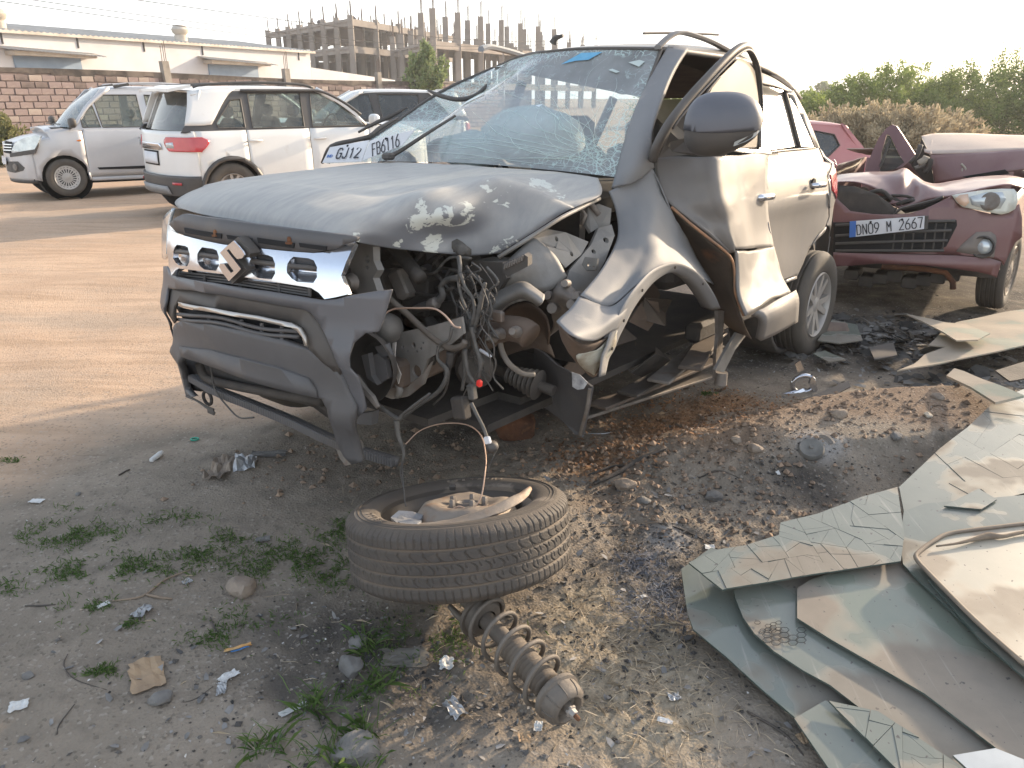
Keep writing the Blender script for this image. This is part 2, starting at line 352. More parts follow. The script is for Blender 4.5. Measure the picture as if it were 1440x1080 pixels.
def ground_mat():
    m = D.materials.new('yard_soil'); m.use_nodes = True; n = m.node_tree.nodes; l = m.node_tree.links; b = n['Principled BSDF']
    tc = n.new('ShaderNodeTexCoord')
    def noise(s, d=8, r=.6, sv=None):
        t = n.new('ShaderNodeTexNoise'); t.inputs['Scale'].default_value = s; t.inputs['Detail'].default_value = d; t.inputs['Roughness'].default_value = r
        if sv:
            mp = n.new('ShaderNodeMapping'); mp.inputs['Scale'].default_value = sv; mp.inputs['Rotation'].default_value = (0, 0, .9); l.new(tc.outputs['Object'], mp.inputs[0]); l.new(mp.outputs[0], t.inputs['Vector'])
        else: l.new(tc.outputs['Object'], t.inputs['Vector'])
        return t.outputs[0]
    def ramp(src, a, b2, c0=(0, 0, 0), c1=(1, 1, 1)):
        r = n.new('ShaderNodeValToRGB'); r.color_ramp.elements[0].position = a; r.color_ramp.elements[1].position = b2
        r.color_ramp.elements[0].color = lin(c0); r.color_ramp.elements[1].color = lin(c1); l.new(src, r.inputs[0]); return r.outputs[0]
    def mix(f, a, c):
        x = n.new('ShaderNodeMix'); x.data_type = 'RGBA'
        for i, s in ((0, f), (6, a), (7, c)):
            if isinstance(s, tuple): x.inputs[i].default_value = lin(s)
            elif isinstance(s, float): x.inputs[i].default_value = s
            else: l.new(s, x.inputs[i])
        return x.outputs[2]
    def attr(a): t = n.new('ShaderNodeAttribute'); t.attribute_name = a; return t.outputs['Fac']
    def mul(a, c):
        q = n.new('ShaderNodeMath'); q.operation = 'MULTIPLY'; l.new(a, q.inputs[0])
        if isinstance(c, float): q.inputs[1].default_value = c
        else: l.new(c, q.inputs[1])
        return q.outputs[0]
    sand = ramp(noise(.9), .3, .7, (.49, .335, .225), (.60, .43, .30))
    sand = mix(ramp(noise(3, 8, .7, (.25, 2.5, 1)), .45, .7), sand, (.40, .275, .18))
    sand = mix(mul(ramp(noise(.55, 8, .7, (.5, 1.6, 1)), .48, .62), .55), sand, (.36, .295, .23))
    sand = mix(mul(ramp(noise(26, 4, .7), .62, .70), .35), sand, (.25, .19, .14))
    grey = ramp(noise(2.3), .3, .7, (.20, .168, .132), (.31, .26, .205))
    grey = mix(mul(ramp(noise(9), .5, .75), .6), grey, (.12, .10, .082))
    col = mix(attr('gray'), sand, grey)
    brown = ramp(noise(14), .35, .65, (.20, .11, .055), (.40, .235, .12))
    col = mix(mul(attr('chips'), .85), col, brown)
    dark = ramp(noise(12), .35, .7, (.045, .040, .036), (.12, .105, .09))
    col = mix(mul(attr('earth'), .8), col, ramp(noise(17), .3, .7, (.17, .115, .08), (.29, .205, .14)))
    col = mix(mul(attr('burn_shade'), ramp(noise(6), .25, .6)), col, dark)
    col = mix(mul(attr('straw'), .5), col, ramp(noise(30), .4, .6, (.30, .25, .17), (.42, .36, .26)))
    col = mix(mul(attr('ash'), .6), col, (.33, .32, .31))
    # pale and dark grains
    vo = n.new('ShaderNodeTexVoronoi'); vo.inputs['Scale'].default_value = 110; l.new(tc.outputs['Object'], vo.inputs['Vector'])
    sx = n.new('ShaderNodeSeparateColor'); l.new(vo.outputs['Color'], sx.inputs[0])
    col = mix(mul(ramp(sx.outputs[0], .93, .96), .4), col, (.40, .36, .31))
    col = mix(mul(ramp(sx.outputs[1], .92, .95), .4), col, (.09, .08, .065))
    l.new(col, b.inputs['Base Color']); b.inputs['Roughness'].default_value = .95; b.inputs['Specular IOR Level'].default_value = .15
    bp = n.new('ShaderNodeBump'); bp.inputs['Distance'].default_value = .009; bp.inputs['Strength'].default_value = .55
    a1 = n.new('ShaderNodeMath'); a1.operation = 'ADD'; l.new(noise(38, 10, .72), a1.inputs[0]); l.new(mul(vo.outputs['Distance'], .5), a1.inputs[1])
    l.new(a1.outputs[0], bp.inputs['Height']); l.new(bp.outputs[0], b.inputs['Normal'])
    return m
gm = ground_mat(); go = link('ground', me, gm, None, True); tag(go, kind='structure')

# ================================================================ COMPOUND WALL
m_brick = M('pink_block', (.27, .215, .20), (.20, .15, .14), sc=1.1, rough=.95, bump=.5, bsc=30, isl=.0, spots=[((.34, .29, .25), 1.9, .55, .7)])
m_brick2 = M('stained_block', (.21, .16, .145), (.085, .07, .063), sc=2.0, rough=.95, bump=.5, bsc=30)
m_brick3 = M('pale_block', (.36, .31, .265), (.27, .215, .19), sc=2.0, rough=.95, bump=.5, bsc=30)
m_mortar = M('mortar', (.21, .165, .15), (.13, .10, .09), sc=3, rough=1)
m_cap = M('stained_cap', (.15, .125, .105), (.035, .03, .028), sc=1.6, rough=1, bump=.4, bsc=14)
WA = GY(-60, 137, 23.0); WA.z = 0; WB = GY(700, 137, 46.0); WB.z = 0
wd = (WB - WA); WL = wd.length; wd.normalize(); wn = Vector((wd.y, -wd.x, 0))
if wn.y > 0: wn = -wn
cw = empty('compound_wall', WA, (0, 0, math.atan2(wd.y, wd.x)), 'long block wall with black rain stains behind the parked white cars', 'wall')
def wall_top(s): return 2.27 - .006 * s + .04 * math.sin(s * .35)
mb = MB(); st = MB(); k = 0
N = 40
for i in range(N):
    a, b = WL * i / N, WL * (i + 1) / N; ta, tb = wall_top(a) - .02, wall_top(b) - .02
    mb.add([(a, .02, 0), (b, .02, 0), (b, .02, tb), (a, .02, ta), (a, .18, 0), (b, .18, 0), (b, .18, tb), (a, .18, ta)], [(0, 1, 2, 3), (5, 4, 7, 6), (3, 2, 6, 7)])
mb.obj('mortar_bed', m_mortar, cw)
mb = MB()
for i in range(N * 2):
    a, b = WL * i / N / 2, WL * (i + 1) / N / 2; ta, tb = wall_top(a), wall_top(b)
    ra, rb = random.uniform(.06, .16), random.uniform(.06, .16)
    mb.add([(a, -.02, ta - .02 - ra), (b, -.02, tb - .02 - ra), (b, -.02, tb + .05), (a, -.02, ta + .05), (a, .22, ta + .05), (b, .22, tb + .05), (b, .22, tb - .1), (a, .22, ta - .1)], [(0, 1, 2, 3), (3, 2, 5, 4), (4, 5, 6, 7)])
mb.obj('wall_coping', m_cap, cw, smooth=False)
BW, BH = .40, .195
shared = {}
def brickmesh(kind, v):
    key = (kind, v)
    if key not in shared:
        q = MB(); q.bbox((0, 0, 0), (BW - .020 - .010 * v, .07, BH - .018 - .006 * v), .014)
        shared[key] = q
    return shared[key]
cells = []
nrow = 13
for r in range(nrow):
    x = (r % 2) * BW / 2
    while x < WL:
        wj = BW * random.uniform(.92, 1.06)
        z = .10 + r * BH + random.uniform(-.006, .006)
        if z + BH / 2 < wall_top(x) - .02: cells.append((x + wj / 2, z, r))
        x += wj
vis = sorted([c for c in cells if c[1] > .7 and c[0] > 1.0], key=lambda c: c[0])[:296]
vs_ = set(vis)
bmeshes = {}
for (x, z, r) in cells:
    hi = z > wall_top(x) - .75; rr = random.random()
    dr_ = wall_top(x) - z; stn = float(fbm(np.array([x * .55]), np.array([z * .3]), 3, 50)[0]) * .5 + .42; kind = 2 if (dr_ < stn and rr < .7) else (1 if rr > .90 else 0)
    mat = (m_brick, m_brick3, m_brick2)[kind]; v = random.randrange(3)
    y = -random.uniform(-.006, .022)
    if (x, z, r) in vs_:
        if (kind, v) not in bmeshes:
            o = brickmesh(kind, v).obj('brick', mat, cw); bmeshes[(kind, v)] = o.data
        else:
            o = D.objects.new('brick', bmeshes[(kind, v)]); C.objects.link(o); o.parent = cw
        o.location = (x, y + .025, z); o.rotation_euler = (random.uniform(-.02, .02), random.uniform(-.015, .015), random.uniform(-.03, .03))
    else:
        st.bbox((x, y + .025, z), (BW - .03, .07, BH - .03), .014)
o = st.obj('brick_courses', m_brick, cw); o['kind'] = 'stuff'
m_conc = M('old_concrete', (.30, .27, .235), (.20, .18, .155), sc=3, rough=.95, bump=.3, bsc=20)
m_rebar = M('rusty_rebar', (.12, .07, .05), (.07, .045, .035), sc=20, rough=.8)
def wall_s(u):   # where along the wall does this bearing meet it
    r = ray(u, 137); a = np.array([[r[0], -wd.x], [r[1], -wd.y]]); t, s = np.linalg.solve(a, [WA.x, WA.y]); return s
for u, lean in ((241, .10), (405, 0.0), (533, 0)):
    s = wall_s(u); q = MB(); zt = wall_top(s)
    q.add([(s - .13, -.14, 0), (s + .17, -.14, 0), (s + .17, .10, 0), (s - .13, .10, 0), (s - .15 - lean, -.14, zt + .42), (s + .10 - lean, -.14, zt + .42), (s + .10 - lean, .06, zt + .42), (s - .15 - lean, .06, zt + .42)],
          [(0, 1, 5, 4), (1, 2, 6, 5), (2, 3, 7, 6), (3, 0, 4, 7), (4, 5, 6, 7), (3, 2, 1, 0)])
    p = q.obj('pillar', m_conc, cw); q = MB()
    for dx in (-.09, .0, .07): q.tube([(s + dx - lean, -.06, zt + .4), (s + dx - lean + .01, -.05, zt + 1.0 + dx)], .012, 5)
    q.obj('rebar', m_rebar, p)

# ================================================================ WAREHOUSE
m_wh = M('warehouse_plaster', (.56, .56, .57), (.48, .48, .49), sc=.5, rough=.9, spots=[((.45, .42, .40), .9, .62, .8)])
m_sheetroof = M('roof_sheet', (.52, .48, .42), (.38, .34, .29), sc=1, rough=.7, metal=.2)
m_shut = M('blue_shutter', (.20, .28, .38), (.15, .22, .31), sc=1, rough=.6, bump=.2, bsc=10)
m_dark = M('dark_gap', (.03, .03, .032), rough=.9)
HA = GY(-80, 137, 42.0); HB = GY(441, 137, 66.0); hd = (HB - HA); hd.z = 0; HL = hd.length; hd.normalize()
whz = math.atan2(hd.y, hd.x)
wh = empty('warehouse', (HA.x, HA.y, 0), (0, 0, whz), 'long pale plastered warehouse with low sheet roof behind the block wall', 'building')
def hs(u):
    r = ray(u, 137); a = np.array([[r[0], -hd.x], [r[1], -hd.y]]); t, s = np.linalg.solve(a, [HA.x, HA.y]); d = t * r[1]; return s, d
def hz_(u, v): s, d = hs(u); return s, CAMH + (GY(u, v, d).z - CAMH)
s0, z0 = hz_(0, 42); s1, z1 = hz_(435, 73)
def eave(s): return z0 + (z1 - z0) * (s - s0) / (s1 - s0)
Z0, Z1 = eave(-3), eave(HL)
q = MB(); q.add([(-3, 0, 0), (HL, 0, 0), (HL, 0, Z1), (-3, 0, Z0), (-3, 16, 0), (HL, 16, 0), (HL, 16, Z1), (-3, 16, Z0), (-3, 8, Z0 + .9), (HL, 8, Z1 + .9)], [(0, 1, 2, 3), (1, 5, 6, 9, 2), (4, 0, 3, 8, 7), (5, 4, 7, 6)]); q.obj('wall', m_wh, wh)
q = MB(); nr = 90
for i in range(nr):
    a, b = -3.3 + (HL + 3.6) * i / nr, -3.3 + (HL + 3.6) * (i + 1) / nr; h_ = .05
    mid = (a + b) / 2
    q.add([(a, -.35, eave(a) + .02), (mid, -.35, eave(mid) + .09), (b, -.35, eave(b) + .02), (b, 8, eave(b) + 1.0), (mid, 8, eave(mid) + 1.07), (a, 8, eave(a) + 1.0), (a, 16.3, eave(a)), (mid, 16.3, eave(mid) + .07), (b, 16.3, eave(b)), (a, -.35, eave(a) - .1), (b, -.35, eave(b) - .1)], [(0, 1, 4, 5), (1, 2, 3, 4), (5, 4, 7, 6), (4, 3, 8, 7), (0, 9, 10, 2, 1)])
roof = q.obj('roof', m_sheetroof, wh)
for u in (33, 280):
    s, d = hs(u); q = MB(); zz = eave(s) + .30
    q.lathe([(0, -.3), (.42, -.3), (.42, .25), (.36, .3), (.5, .42), (.56, .62), (.42, .85), (.2, .93), (0, .93)], (s, 1.0, zz), (0, 0, 1), 14); q.obj('roof_vent', m_sheetroof, roof, smooth='auto')
for (ua, va, ub, vb, vc) in ((30, 78, 122, 88, 104), (298, 90, 366, 98, 108)):
    sa, za = hz_(ua, va); sb, zb = hz_(ub, vb); zlow = 1.8
    q = MB(); q.box(((sa + sb) / 2, -.05, (za + zlow) / 2), (sb - sa, .1, za - zlow)); f = q.obj('window', m_shut, wh); q = MB()
    for j in range(5): q.box(((sa + sb) / 2, -.115, zlow + (za - zlow) * (j + .5) / 5), (sb - sa - .1, .03, .08))
    q.obj('shutter_rib', m_shut, f)
    q = MB(); sp, ep = sa - .8, sb + .9; nn = 26; zt = max(za, zb) + .45
    for i in range(nn):
        a, b = sp + (ep - sp) * i / nn, sp + (ep - sp) * (i + 1) / nn; mid = (a + b) / 2; dz = -(a - sp) * .03
        q.add([(a, 0, zt + dz), (mid, 0, zt + dz + .05), (b, 0, zt + dz), (b, -1.3, zt + dz - .22), (mid, -1.3, zt + dz - .17), (a, -1.3, zt + dz - .22)], [(0, 1, 4, 5), (1, 2, 3, 4)])
    q.box(((sp + ep) / 2, -.5, zt - .34), (ep - sp - .8, .9, .22)); q.obj('awning', m_sheetroof, wh)
s, d = hs(441)
q = MB(); a0_, d0 = hs(441); 
q.prism([(HL + .01, 0, 0), (HL + 11, 0, 0), (HL + 11, 0, 3.0), (HL + .01, 0, 3.75)], (0, 6, 0)); q.obj('lean_to', m_wh, wh)
q = MB()
for u in (20, 123, 213, 293, 425):
    s, _d = hs(u); q.box((s, -.03, eave(s) - .35), (.08, .06, .6))
q.obj('rain_bracket', m_dark, wh)

# ================================================================ CONCRETE FRAME UNDER CONSTRUCTION
m_fr = M('raw_concrete', (.27, .235, .205), (.18, .155, .135), sc=.4, rough=.95, bump=.2, bsc=4)
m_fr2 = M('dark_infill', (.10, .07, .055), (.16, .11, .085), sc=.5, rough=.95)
def frame(label, P, Q, R_, nb, nd, levels, stub, base_drop=0):
    """columns on a grid with slabs; P-Q left face, Q-R right face, real metres"""
    P, Q, R_ = [Vector((p.x, p.y, 0)) for p in (P, Q, R_)]
    e = empty('unfinished_building', Q, (0, 0, 0), label, 'building', 'raw concrete frames beyond the warehouse')
    a = (P - Q); b = (R_ - Q); cm = {}
    for zt in levels:
        q = MB(); ns = (a.cross(b)).z
        pts = [Vector((0, 0, 0)), a, a + b, b]; cc = (a + b) / 2
        pts = [cc + (p - cc) * 1.015 for p in pts]
        q.prism([p + Vector((0, 0, zt - .28)) for p in pts], (0, 0, .28)); q.obj('floor_slab', m_fr, e)
        q = MB()
        for (s, t) in ((Vector((0, 0, 0)), a), (Vector((0, 0, 0)), b)):
            d = (t - s); q.prism([s + Vector((0, 0, zt - .75)), t + Vector((0, 0, zt - .75)), t + Vector((0, 0, zt - .283)), s + Vector((0, 0, zt - .283))], d.cross(Vector((0, 0, 1))).normalized() * .3)
        q.obj('beam', m_fr, e)
    ztop = levels[-1]
    for i in range(nb + 1):
        for j in range(nd + 1):
            if i > 0 and j > 0 and (i > 3 and j > 3): continue
            p = b * (i / nb) + a * (j / nd); edge = (i == 0 or j == 0 or j == 1)
            st_ = stub(i, j); h = ztop + st_; key = round(h, 1)
            if key not in cm: cm[key] = MB().box((0, 0, h / 2), (.62, .62, h)).obj('column', m_fr, e).data; o = [x for x in e.children if x.data == cm[key]][0]
            else: o = D.objects.new('column', cm[key]); C.objects.link(o); o.parent = e
            o.location = p; kk = ('r', key)
            if kk not in cm:
                q = MB()
                for dx, dy in ((-.22, -.2), (.22, -.2), (0, .2), (.1, 0)): q.tube([(dx, dy, h - .05), (dx * .8, dy, h + 1.5 + dx)], .045, 4)
                r = q.obj('rebar', m_rebar, o); cm[kk] = r.data
            else: r = D.objects.new('rebar', cm[kk]); C.objects.link(r); r.parent = o
    return e
f1 = frame('three storey raw concrete frame with workers on its roof slab', GY(386, 137, 122), GY(500, 137, 100), GY(640, 137, 128), 5, 7, (3.9, 7.3, 10.3), lambda i, j: .35)
f2 = frame('raw concrete frame with tall column stubs nearest the tree', GY(556, 137, 104), GY(612, 137, 86), GY(835, 137, 124), 9, 4, (3.1, 7.0), lambda i, j: 3.0 if (j < 2 and i < 7) else 1.6)
q = MB(); b_ = GY(640, 137, 128) - GY(500, 137, 100); a_ = GY(386, 137, 122) - GY(500, 137, 100)
for i in range(14): 
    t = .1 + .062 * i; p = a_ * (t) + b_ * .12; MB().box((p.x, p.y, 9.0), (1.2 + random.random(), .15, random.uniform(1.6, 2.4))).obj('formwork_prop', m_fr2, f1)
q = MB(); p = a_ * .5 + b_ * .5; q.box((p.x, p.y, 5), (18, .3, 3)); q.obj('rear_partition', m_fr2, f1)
m_cloth = M('worker_dark_cloth', (.05, .04, .05), rough=.9); m_cloth2 = M('worker_red_cloth', (.25, .06, .05), rough=.9)
def person(u, v, d, label, mat, lean=0):
    p = GY(u, v, d); e = empty('person', p, (0, 0, 0), label, 'person', None)
    me = D.meshes.new('body'); js = [(0, 0, .92), (0, 0, 1.2), (0, 0, 1.45), (0, 0, 1.55), (0, 0, 1.68), (.10, 0, .88), (.12, .02, .48), (.13, 0, .05), (-.10, 0, .88), (-.13, .03, .48), (-.14, 0, .05), (.2, 0, 1.40), (.27, .03, 1.12), (.24, -.12, .9), (-.2, 0, 1.40), (-.28, .02, 1.12), (-.26, -.1, .88)]
    ed = [(0, 1), (1, 2), (2, 3), (3, 4), (0, 5), (5, 6), (6, 7), (0, 8), (8, 9), (9, 10), (2, 11), (11, 12), (12, 13), (2, 14), (14, 15), (15, 16)]
    me.from_pydata([(x + lean * z * .15, y, z) for x, y, z in js], ed, [])
    o = link('body', me, mat, e, None)
    sk = o.modifiers.new('skin', 'SKIN'); rr = [.15, .15, .16, .06, .10, .1, .07, .05, .1, .07, .05, .07, .05, .04, .07, .05, .04]
    for i, x in enumerate(me.skin_vertices[0].data): x.radius = (rr[i], rr[i]); x.use_root = (i == 0)
    o.modifiers.new('ss', 'SUBSURF').levels = 1
for u, v, mt, lb in ((441, 48.5, m_cloth, 'construction worker in dark clothes standing alone on the roof slab'), (450, 46.5, m_cloth, 'left worker of the pair standing together on the roof slab'), (454.5, 46.5, m_cloth2, 'worker in reddish clothes at the right of the pair on the roof slab'), (499, 43, m_cloth, 'worker at the front corner of the roof slab')):
    person(u, v, 104 + (500 - u) * .13 , lb, mt)
for i, (z, dz) in enumerate(((13.3, 0), (12.5, 0), (14.0, 0))):
    pa = GY([-40, -40, 150][i], [-12, -4, -6][i], 34); pb = GY([820, 780, 900][i], [58, 62, 48][i], 95)
    pts = [pa.lerp(pb, t) - Vector((0, 0, 1.2 * math.sin(math.pi * t))) for t in np.linspace(0, 1, 30)]
    o = MB().tube(pts, .022, 4).obj('power_line', m_dark); tag(o, ['uppermost overhead cable crossing the pale sky above the warehouse', 'lower overhead cable crossing the pale sky above the warehouse', 'overhead cable starting right of the other two above the concrete frame'][i], 'cable', 'overhead cables')

# ================================================================ TREES AND SHRUBS
def leaf_mat(name, a, b, tr=.35):
    m = D.materials.new(name); m.use_nodes = True; n = m.node_tree.nodes; l = m.node_tree.links; bs = n['Principled BSDF']; out = n['Material Output']
    g = n.new('ShaderNodeNewGeometry'); r = n.new('ShaderNodeValToRGB'); r.color_ramp.elements[0].color = lin(a); r.color_ramp.elements[1].color = lin(b)
    l.new(g.outputs['Random Per Island'], r.inputs[0]); l.new(r.outputs[0], bs.inputs['Base Color']); bs.inputs['Roughness'].default_value = .7; bs.inputs['Specular IOR Level'].default_value = .2
    t = n.new('ShaderNodeBsdfTranslucent'); l.new(r.outputs[0], t.inputs[0]); mx = n.new('ShaderNodeMixShader'); mx.inputs[0].default_value = tr
    l.new(bs.outputs[0], mx.inputs[1]); l.new(t.outputs[0], mx.inputs[2]); l.new(mx.outputs[0], out.inputs[0]); MATS[name] = m; return m
m_lf = leaf_mat('acacia_leaf', (.14, .20, .05), (.30, .36, .10), .5); m_lf2 = leaf_mat('dark_leaf', (.11, .16, .05), (.22, .28, .09), .5); m_dry = leaf_mat('dry_twig', (.28, .23, .15), (.50, .42, .28)); m_lf3 = leaf_mat('far_leaf', (.16, .22, .09), (.28, .33, .16)); m_olive = leaf_mat('olive_leaf', (.14, .15, .06), (.24, .23, .10))
m_bark = M('bark', (.12, .09, .07), (.07, .055, .045), sc=9, rough=.95, bump=.5, bsc=20)
def quads(name, c, d, n_, L, Wd, mat, parent=None, bend=0):
    """c centres (N,3), d unit directions, n_ side vectors, lengths, widths"""
    N_ = len(c); L = np.broadcast_to(L, (N_,))[:, None]; Wd = np.broadcast_to(Wd, (N_,))[:, None]
    a = c - n_ * Wd * .5; b = c + n_ * Wd * .5; e = c + d * L * .55 + n_ * Wd * .5; f = c + d * L * .55 - n_ * Wd * .5; t = c + d * L - np.array([0, 0, 1]) * bend * L
    V = np.stack([a, b, e, t, f], 1).reshape(-1, 3); F = np.arange(N_ * 5).reshape(N_, 5)
    me = D.meshes.new(name); me.vertices.add(len(V)); me.vertices.foreach_set('co', V.ravel()); me.loops.add(F.size); me.loops.foreach_set('vertex_index', F.ravel().astype(np.int32))
    me.polygons.add(N_); me.polygons.foreach_set('loop_start', np.arange(0, F.size, 5, dtype=np.int32)); me.polygons.foreach_set('loop_total', np.full(N_, 5, np.int32)); me.update(calc_edges=True)
    return link(name, me, mat, parent, False)
def unit(v): return v / (np.linalg.norm(v, axis=-1, keepdims=True) + 1e-9)
def tree(loc, h, wdt, label, mat, group, nclump=120, per=70, leaf=.11, dep=None, lowz=.0, name='shrub_tree', cat='tree', droop=.2, spray=1.0):
    e = empty(name, loc, (0, 0, 0), label, cat, group); dep = dep or wdt * .7
    th = RNG.uniform(0, 2 * np.pi, nclump); r = np.sqrt(RNG.uniform(0, 1, nclump)); zz = RNG.uniform(lowz, 1, nclump)
    prof = np.sqrt(np.clip(1 - np.clip((zz - .45) / .58, 0, 1) ** 2.2, 0.02, 1)) * (.75 + .25 * np.clip(zz / .3, 0, 1))
    cx = np.cos(th) * r * prof * wdt / 2; cy = np.sin(th) * r * prof * dep / 2; cz = zz * h * (.80 + .25 * RNG.uniform(0, 1, nclump) * (1 - r * .5))
    cen = np.stack([cx, cy, cz], 1); n = nclump * per; idx = np.repeat(np.arange(nclump), per)
    cd_ = unit(cen * [1, 1, .5] + RNG.normal(0, .25, (nclump, 3)) * wdt * .3 + [0, 0, .25 * h]); ln = RNG.uniform(.25, .65, nclump) * spray * (wdt / 4) ** .5
    t = RNG.uniform(-.6, 1, n)[:, None]
    pos = cen[idx] + cd_[idx] * t * ln[idx][:, None] + RNG.normal(0, .09, (n, 3)) * (1.1 - .5 * t) * (wdt / 4) ** .5
    d = unit(cd_[idx] * .7 + RNG.normal(0, .6, (n, 3)) - [0, 0, droop]); s = unit(np.cross(d, RNG.normal(0, 1, (n, 3))))
    pos[:, 2] = np.maximum(pos[:, 2], .03)
    quads('crown', pos, d, s, RNG.uniform(.7, 1.5, n) * leaf, RNG.uniform(.35, .6, n) * leaf, mat, e)
    q = MB(); 
    q.tube([(0, 0, -.2), (.05, 0, h * .25), (-.05, .03, h * .5)], [.03 * h, .02 * h, .012 * h], 7)
    for k_ in RNG.choice(nclump, min(nclump, 14), replace=False):
        p = Vector(cen[k_]); q.tube([(0, 0, h * .12), Vector((p.x * .4, p.y * .4, p.z * .55)), p], [.012 * h, .008 * h, .003 * h], 5, smooth_path=3)
    q.obj('trunk', m_bark, e, smooth=True); return e
gt = 'trees along the right edge of the yard'
def tr(u, vtop, d, wpx, label, mat, **k):
    x = GY(u, 137, d).x; h = CAMH + (137 - vtop) / FPX * d * 1.06; tree((x, d, 0), h, wpx / FPX * d * 1.05, label, mat, gt, **k)
tr(1420, 98, 36, 230, 'big dark green tree at the far right edge, tallest of the row', m_lf2, nclump=330, per=80)
tr(1330, 118, 40, 150, 'green tree just left of the tallest one, lower crown', m_lf2, nclump=200, per=70)
tr(1258, 104, 38, 150, 'feathery bright green tree rising above the dented open door', m_lf, nclump=230, per=70)
tr(1195, 124, 39, 110, 'low green tree between the pink car roof and the feathery tree', m_lf, nclump=170, per=70)
tr(1130, 136, 41, 100, 'lowest green tree showing right behind the grey wreck', m_lf, nclump=140, per=70)
tr(1158, 122, 120, 44, 'hazy distant tree top above the low green trees', m_lf3, nclump=90, per=60, leaf=.35)
tr(1520, 92, 34, 150, 'dark tree cut off by the right edge of the photo', m_lf2, nclump=220, per=70)
tr(1000, 130, 44, 200, 'green tree hidden behind the grey wreck roof', m_lf, nclump=150, per=70)
gd = 'dry bushes in front of the trees'
for i, (u, vt, d, wp, lb) in enumerate(((1185, 160, 25, 70, 'dry straw coloured bush beside the pink car roof'), (1235, 155, 24, 90, 'dry straw coloured bush behind the open maroon door'), (1290, 158, 23, 80, 'dry straw coloured bush just right of the open maroon door'), (1335, 160, 24, 80, 'rightmost dry bush above the maroon crushed roof'), (1145, 168, 27, 70, 'dry bush partly hidden by the grey wreck'))):
    x = GY(u, 137, d).x; h = CAMH - (vt - 137) / FPX * d; tree((x, d, 0), h, wp / FPX * d * 1.3, lb, m_dry, gd, nclump=110, per=70, leaf=.09, name='dry_bush', cat='bush', droop=-.5)
x = GY(0, 137, 18.5).x; tree((x - .3, 18.5, 0), 1.0, 1.3, 'olive bush at the left edge in front of the block wall', m_olive, None, nclump=60, per=70, leaf=.07, name='bush', cat='bush', droop=-.2)
g = GY(598, 137, 40); tree((g.x, g.y, 0), 3.9, 2.3, 'small young tree behind the wall in front of the concrete frame', m_lf3, None, nclump=90, per=50, leaf=.16, name='young_tree', cat='tree', lowz=.25)
# ================================================================ SHARED VEHICLE PIECES
m_rubber = M('tyre_rubber', (.040, .037, .034), (.065, .058, .05), sc=9, rough=.8, dust=.26, dustc=(.20, .16, .12), upd=.2, dsc=6, bump=.15, bsc=80)
m_alloy = M('dusty_alloy', (.45, .44, .42), (.35, .34, .33), sc=5, rough=.4, metal=.7, dust=.5, dustc=(.38, .32, .26), upd=.2)
m_steel = M('dirty_steel', (.26, .24, .22), (.15, .13, .115), sc=12, rough=.55, metal=.5, dust=.5, dustc=(.18, .15, .12), upd=.5, spots=[((.16, .08, .04), 9, .58, .72)], bump=.2, bsc=60)
m_primer = M('bare_grey_panel', (.24, .235, .225), (.15, .145, .135), sc=7, rough=.5, metal=.25, dust=.40, dustc=(.22, .19, .16), upd=.5, spots=[((.10, .085, .07), 5, .55, .75)], bump=.15, bsc=30)
m_chrome = M('chrome', (.66, .68, .72), (.60, .62, .66), sc=4, rough=.10, metal=1, dust=.12, dustc=(.4, .34, .28), upd=.3, bump=.04, bsc=9)
m_blackpl = M('black_plastic', (.025, .025, .027), (.04, .038, .037), sc=6, rough=.55, dust=.35, dustc=(.24, .20, .16), upd=.6, dsc=5)
m_charcoal = M('charcoal_plastic', (.075, .075, .080), (.058, .058, .062), sc=5, rough=.55, dust=.30, dustc=(.20, .175, .15), upd=.6, dsc=6, bump=.06, bsc=90, spots=[((.13, .11, .095), 4, .55, .8)])
m_grime = M('engine_grime', (.024, .022, .021), (.055, .047, .040), sc=9, rough=.75, dust=.28, dustc=(.13, .105, .085), upd=.6, bump=.3, bsc=50)
m_wire = M('taped_harness', (.035, .034, .033), (.09, .085, .078), sc=30, rough=.7, dust=.3, dustc=(.2, .18, .155), bump=.3, bsc=120)
m_rust = M('rust', (.16, .065, .03), (.07, .035, .022), sc=9, rough=.95, bump=.5, bsc=50, spots=[((.24, .11, .05), 14, .55, .7)])
m_brownm = M('rusty_inner_metal', (.13, .09, .065), (.07, .05, .04), sc=6, rough=.9, bump=.3, bsc=40, dust=.3, dustc=(.22, .17, .13))
m_seat = M('seat_fabric', (.10, .09, .085), (.06, .055, .05), sc=6, rough=.95)
m_beige = M('beige_trim', (.42, .37, .30), (.35, .30, .24), sc=3, rough=.85)
m_black = M('flat_black', (.012, .012, .013), rough=.9)
m_white_pl = M('plate_white', (.72, .73, .76), (.62, .62, .64), sc=5, rough=.5, dust=.25, dustc=(.45, .40, .33))
m_ink = M('plate_ink', (.02, .02, .03), (.05, .05, .055), sc=40, rough=.6)
m_bluepl = M('plate_blue', (.05, .14, .42), (.06, .16, .45), rough=.5)
m_red_lamp = M('red_lamp', (.55, .02, .035), (.42, .012, .025), sc=5, rough=.15, coat=.6, dust=.18, dustc=(.5, .3, .26))
m_clear_lamp = M('clear_lamp', (.62, .66, .66), (.40, .44, .46), sc=9, rough=.1, coat=.8, metal=.25)
m_amber = M('amber_lamp', (.75, .22, .03), rough=.25)
g_dark = glass('tinted_window', (.30, .36, .36), .55, (.10, .11, .11)); g_clear = glass('clear_window', (.70, .80, .76), .8, (.40, .40, .34), rough=.03)
g_ws = glass('hatch_windscreen', (.55, .66, .66), .55, (.36, .40, .40), rough=.06)
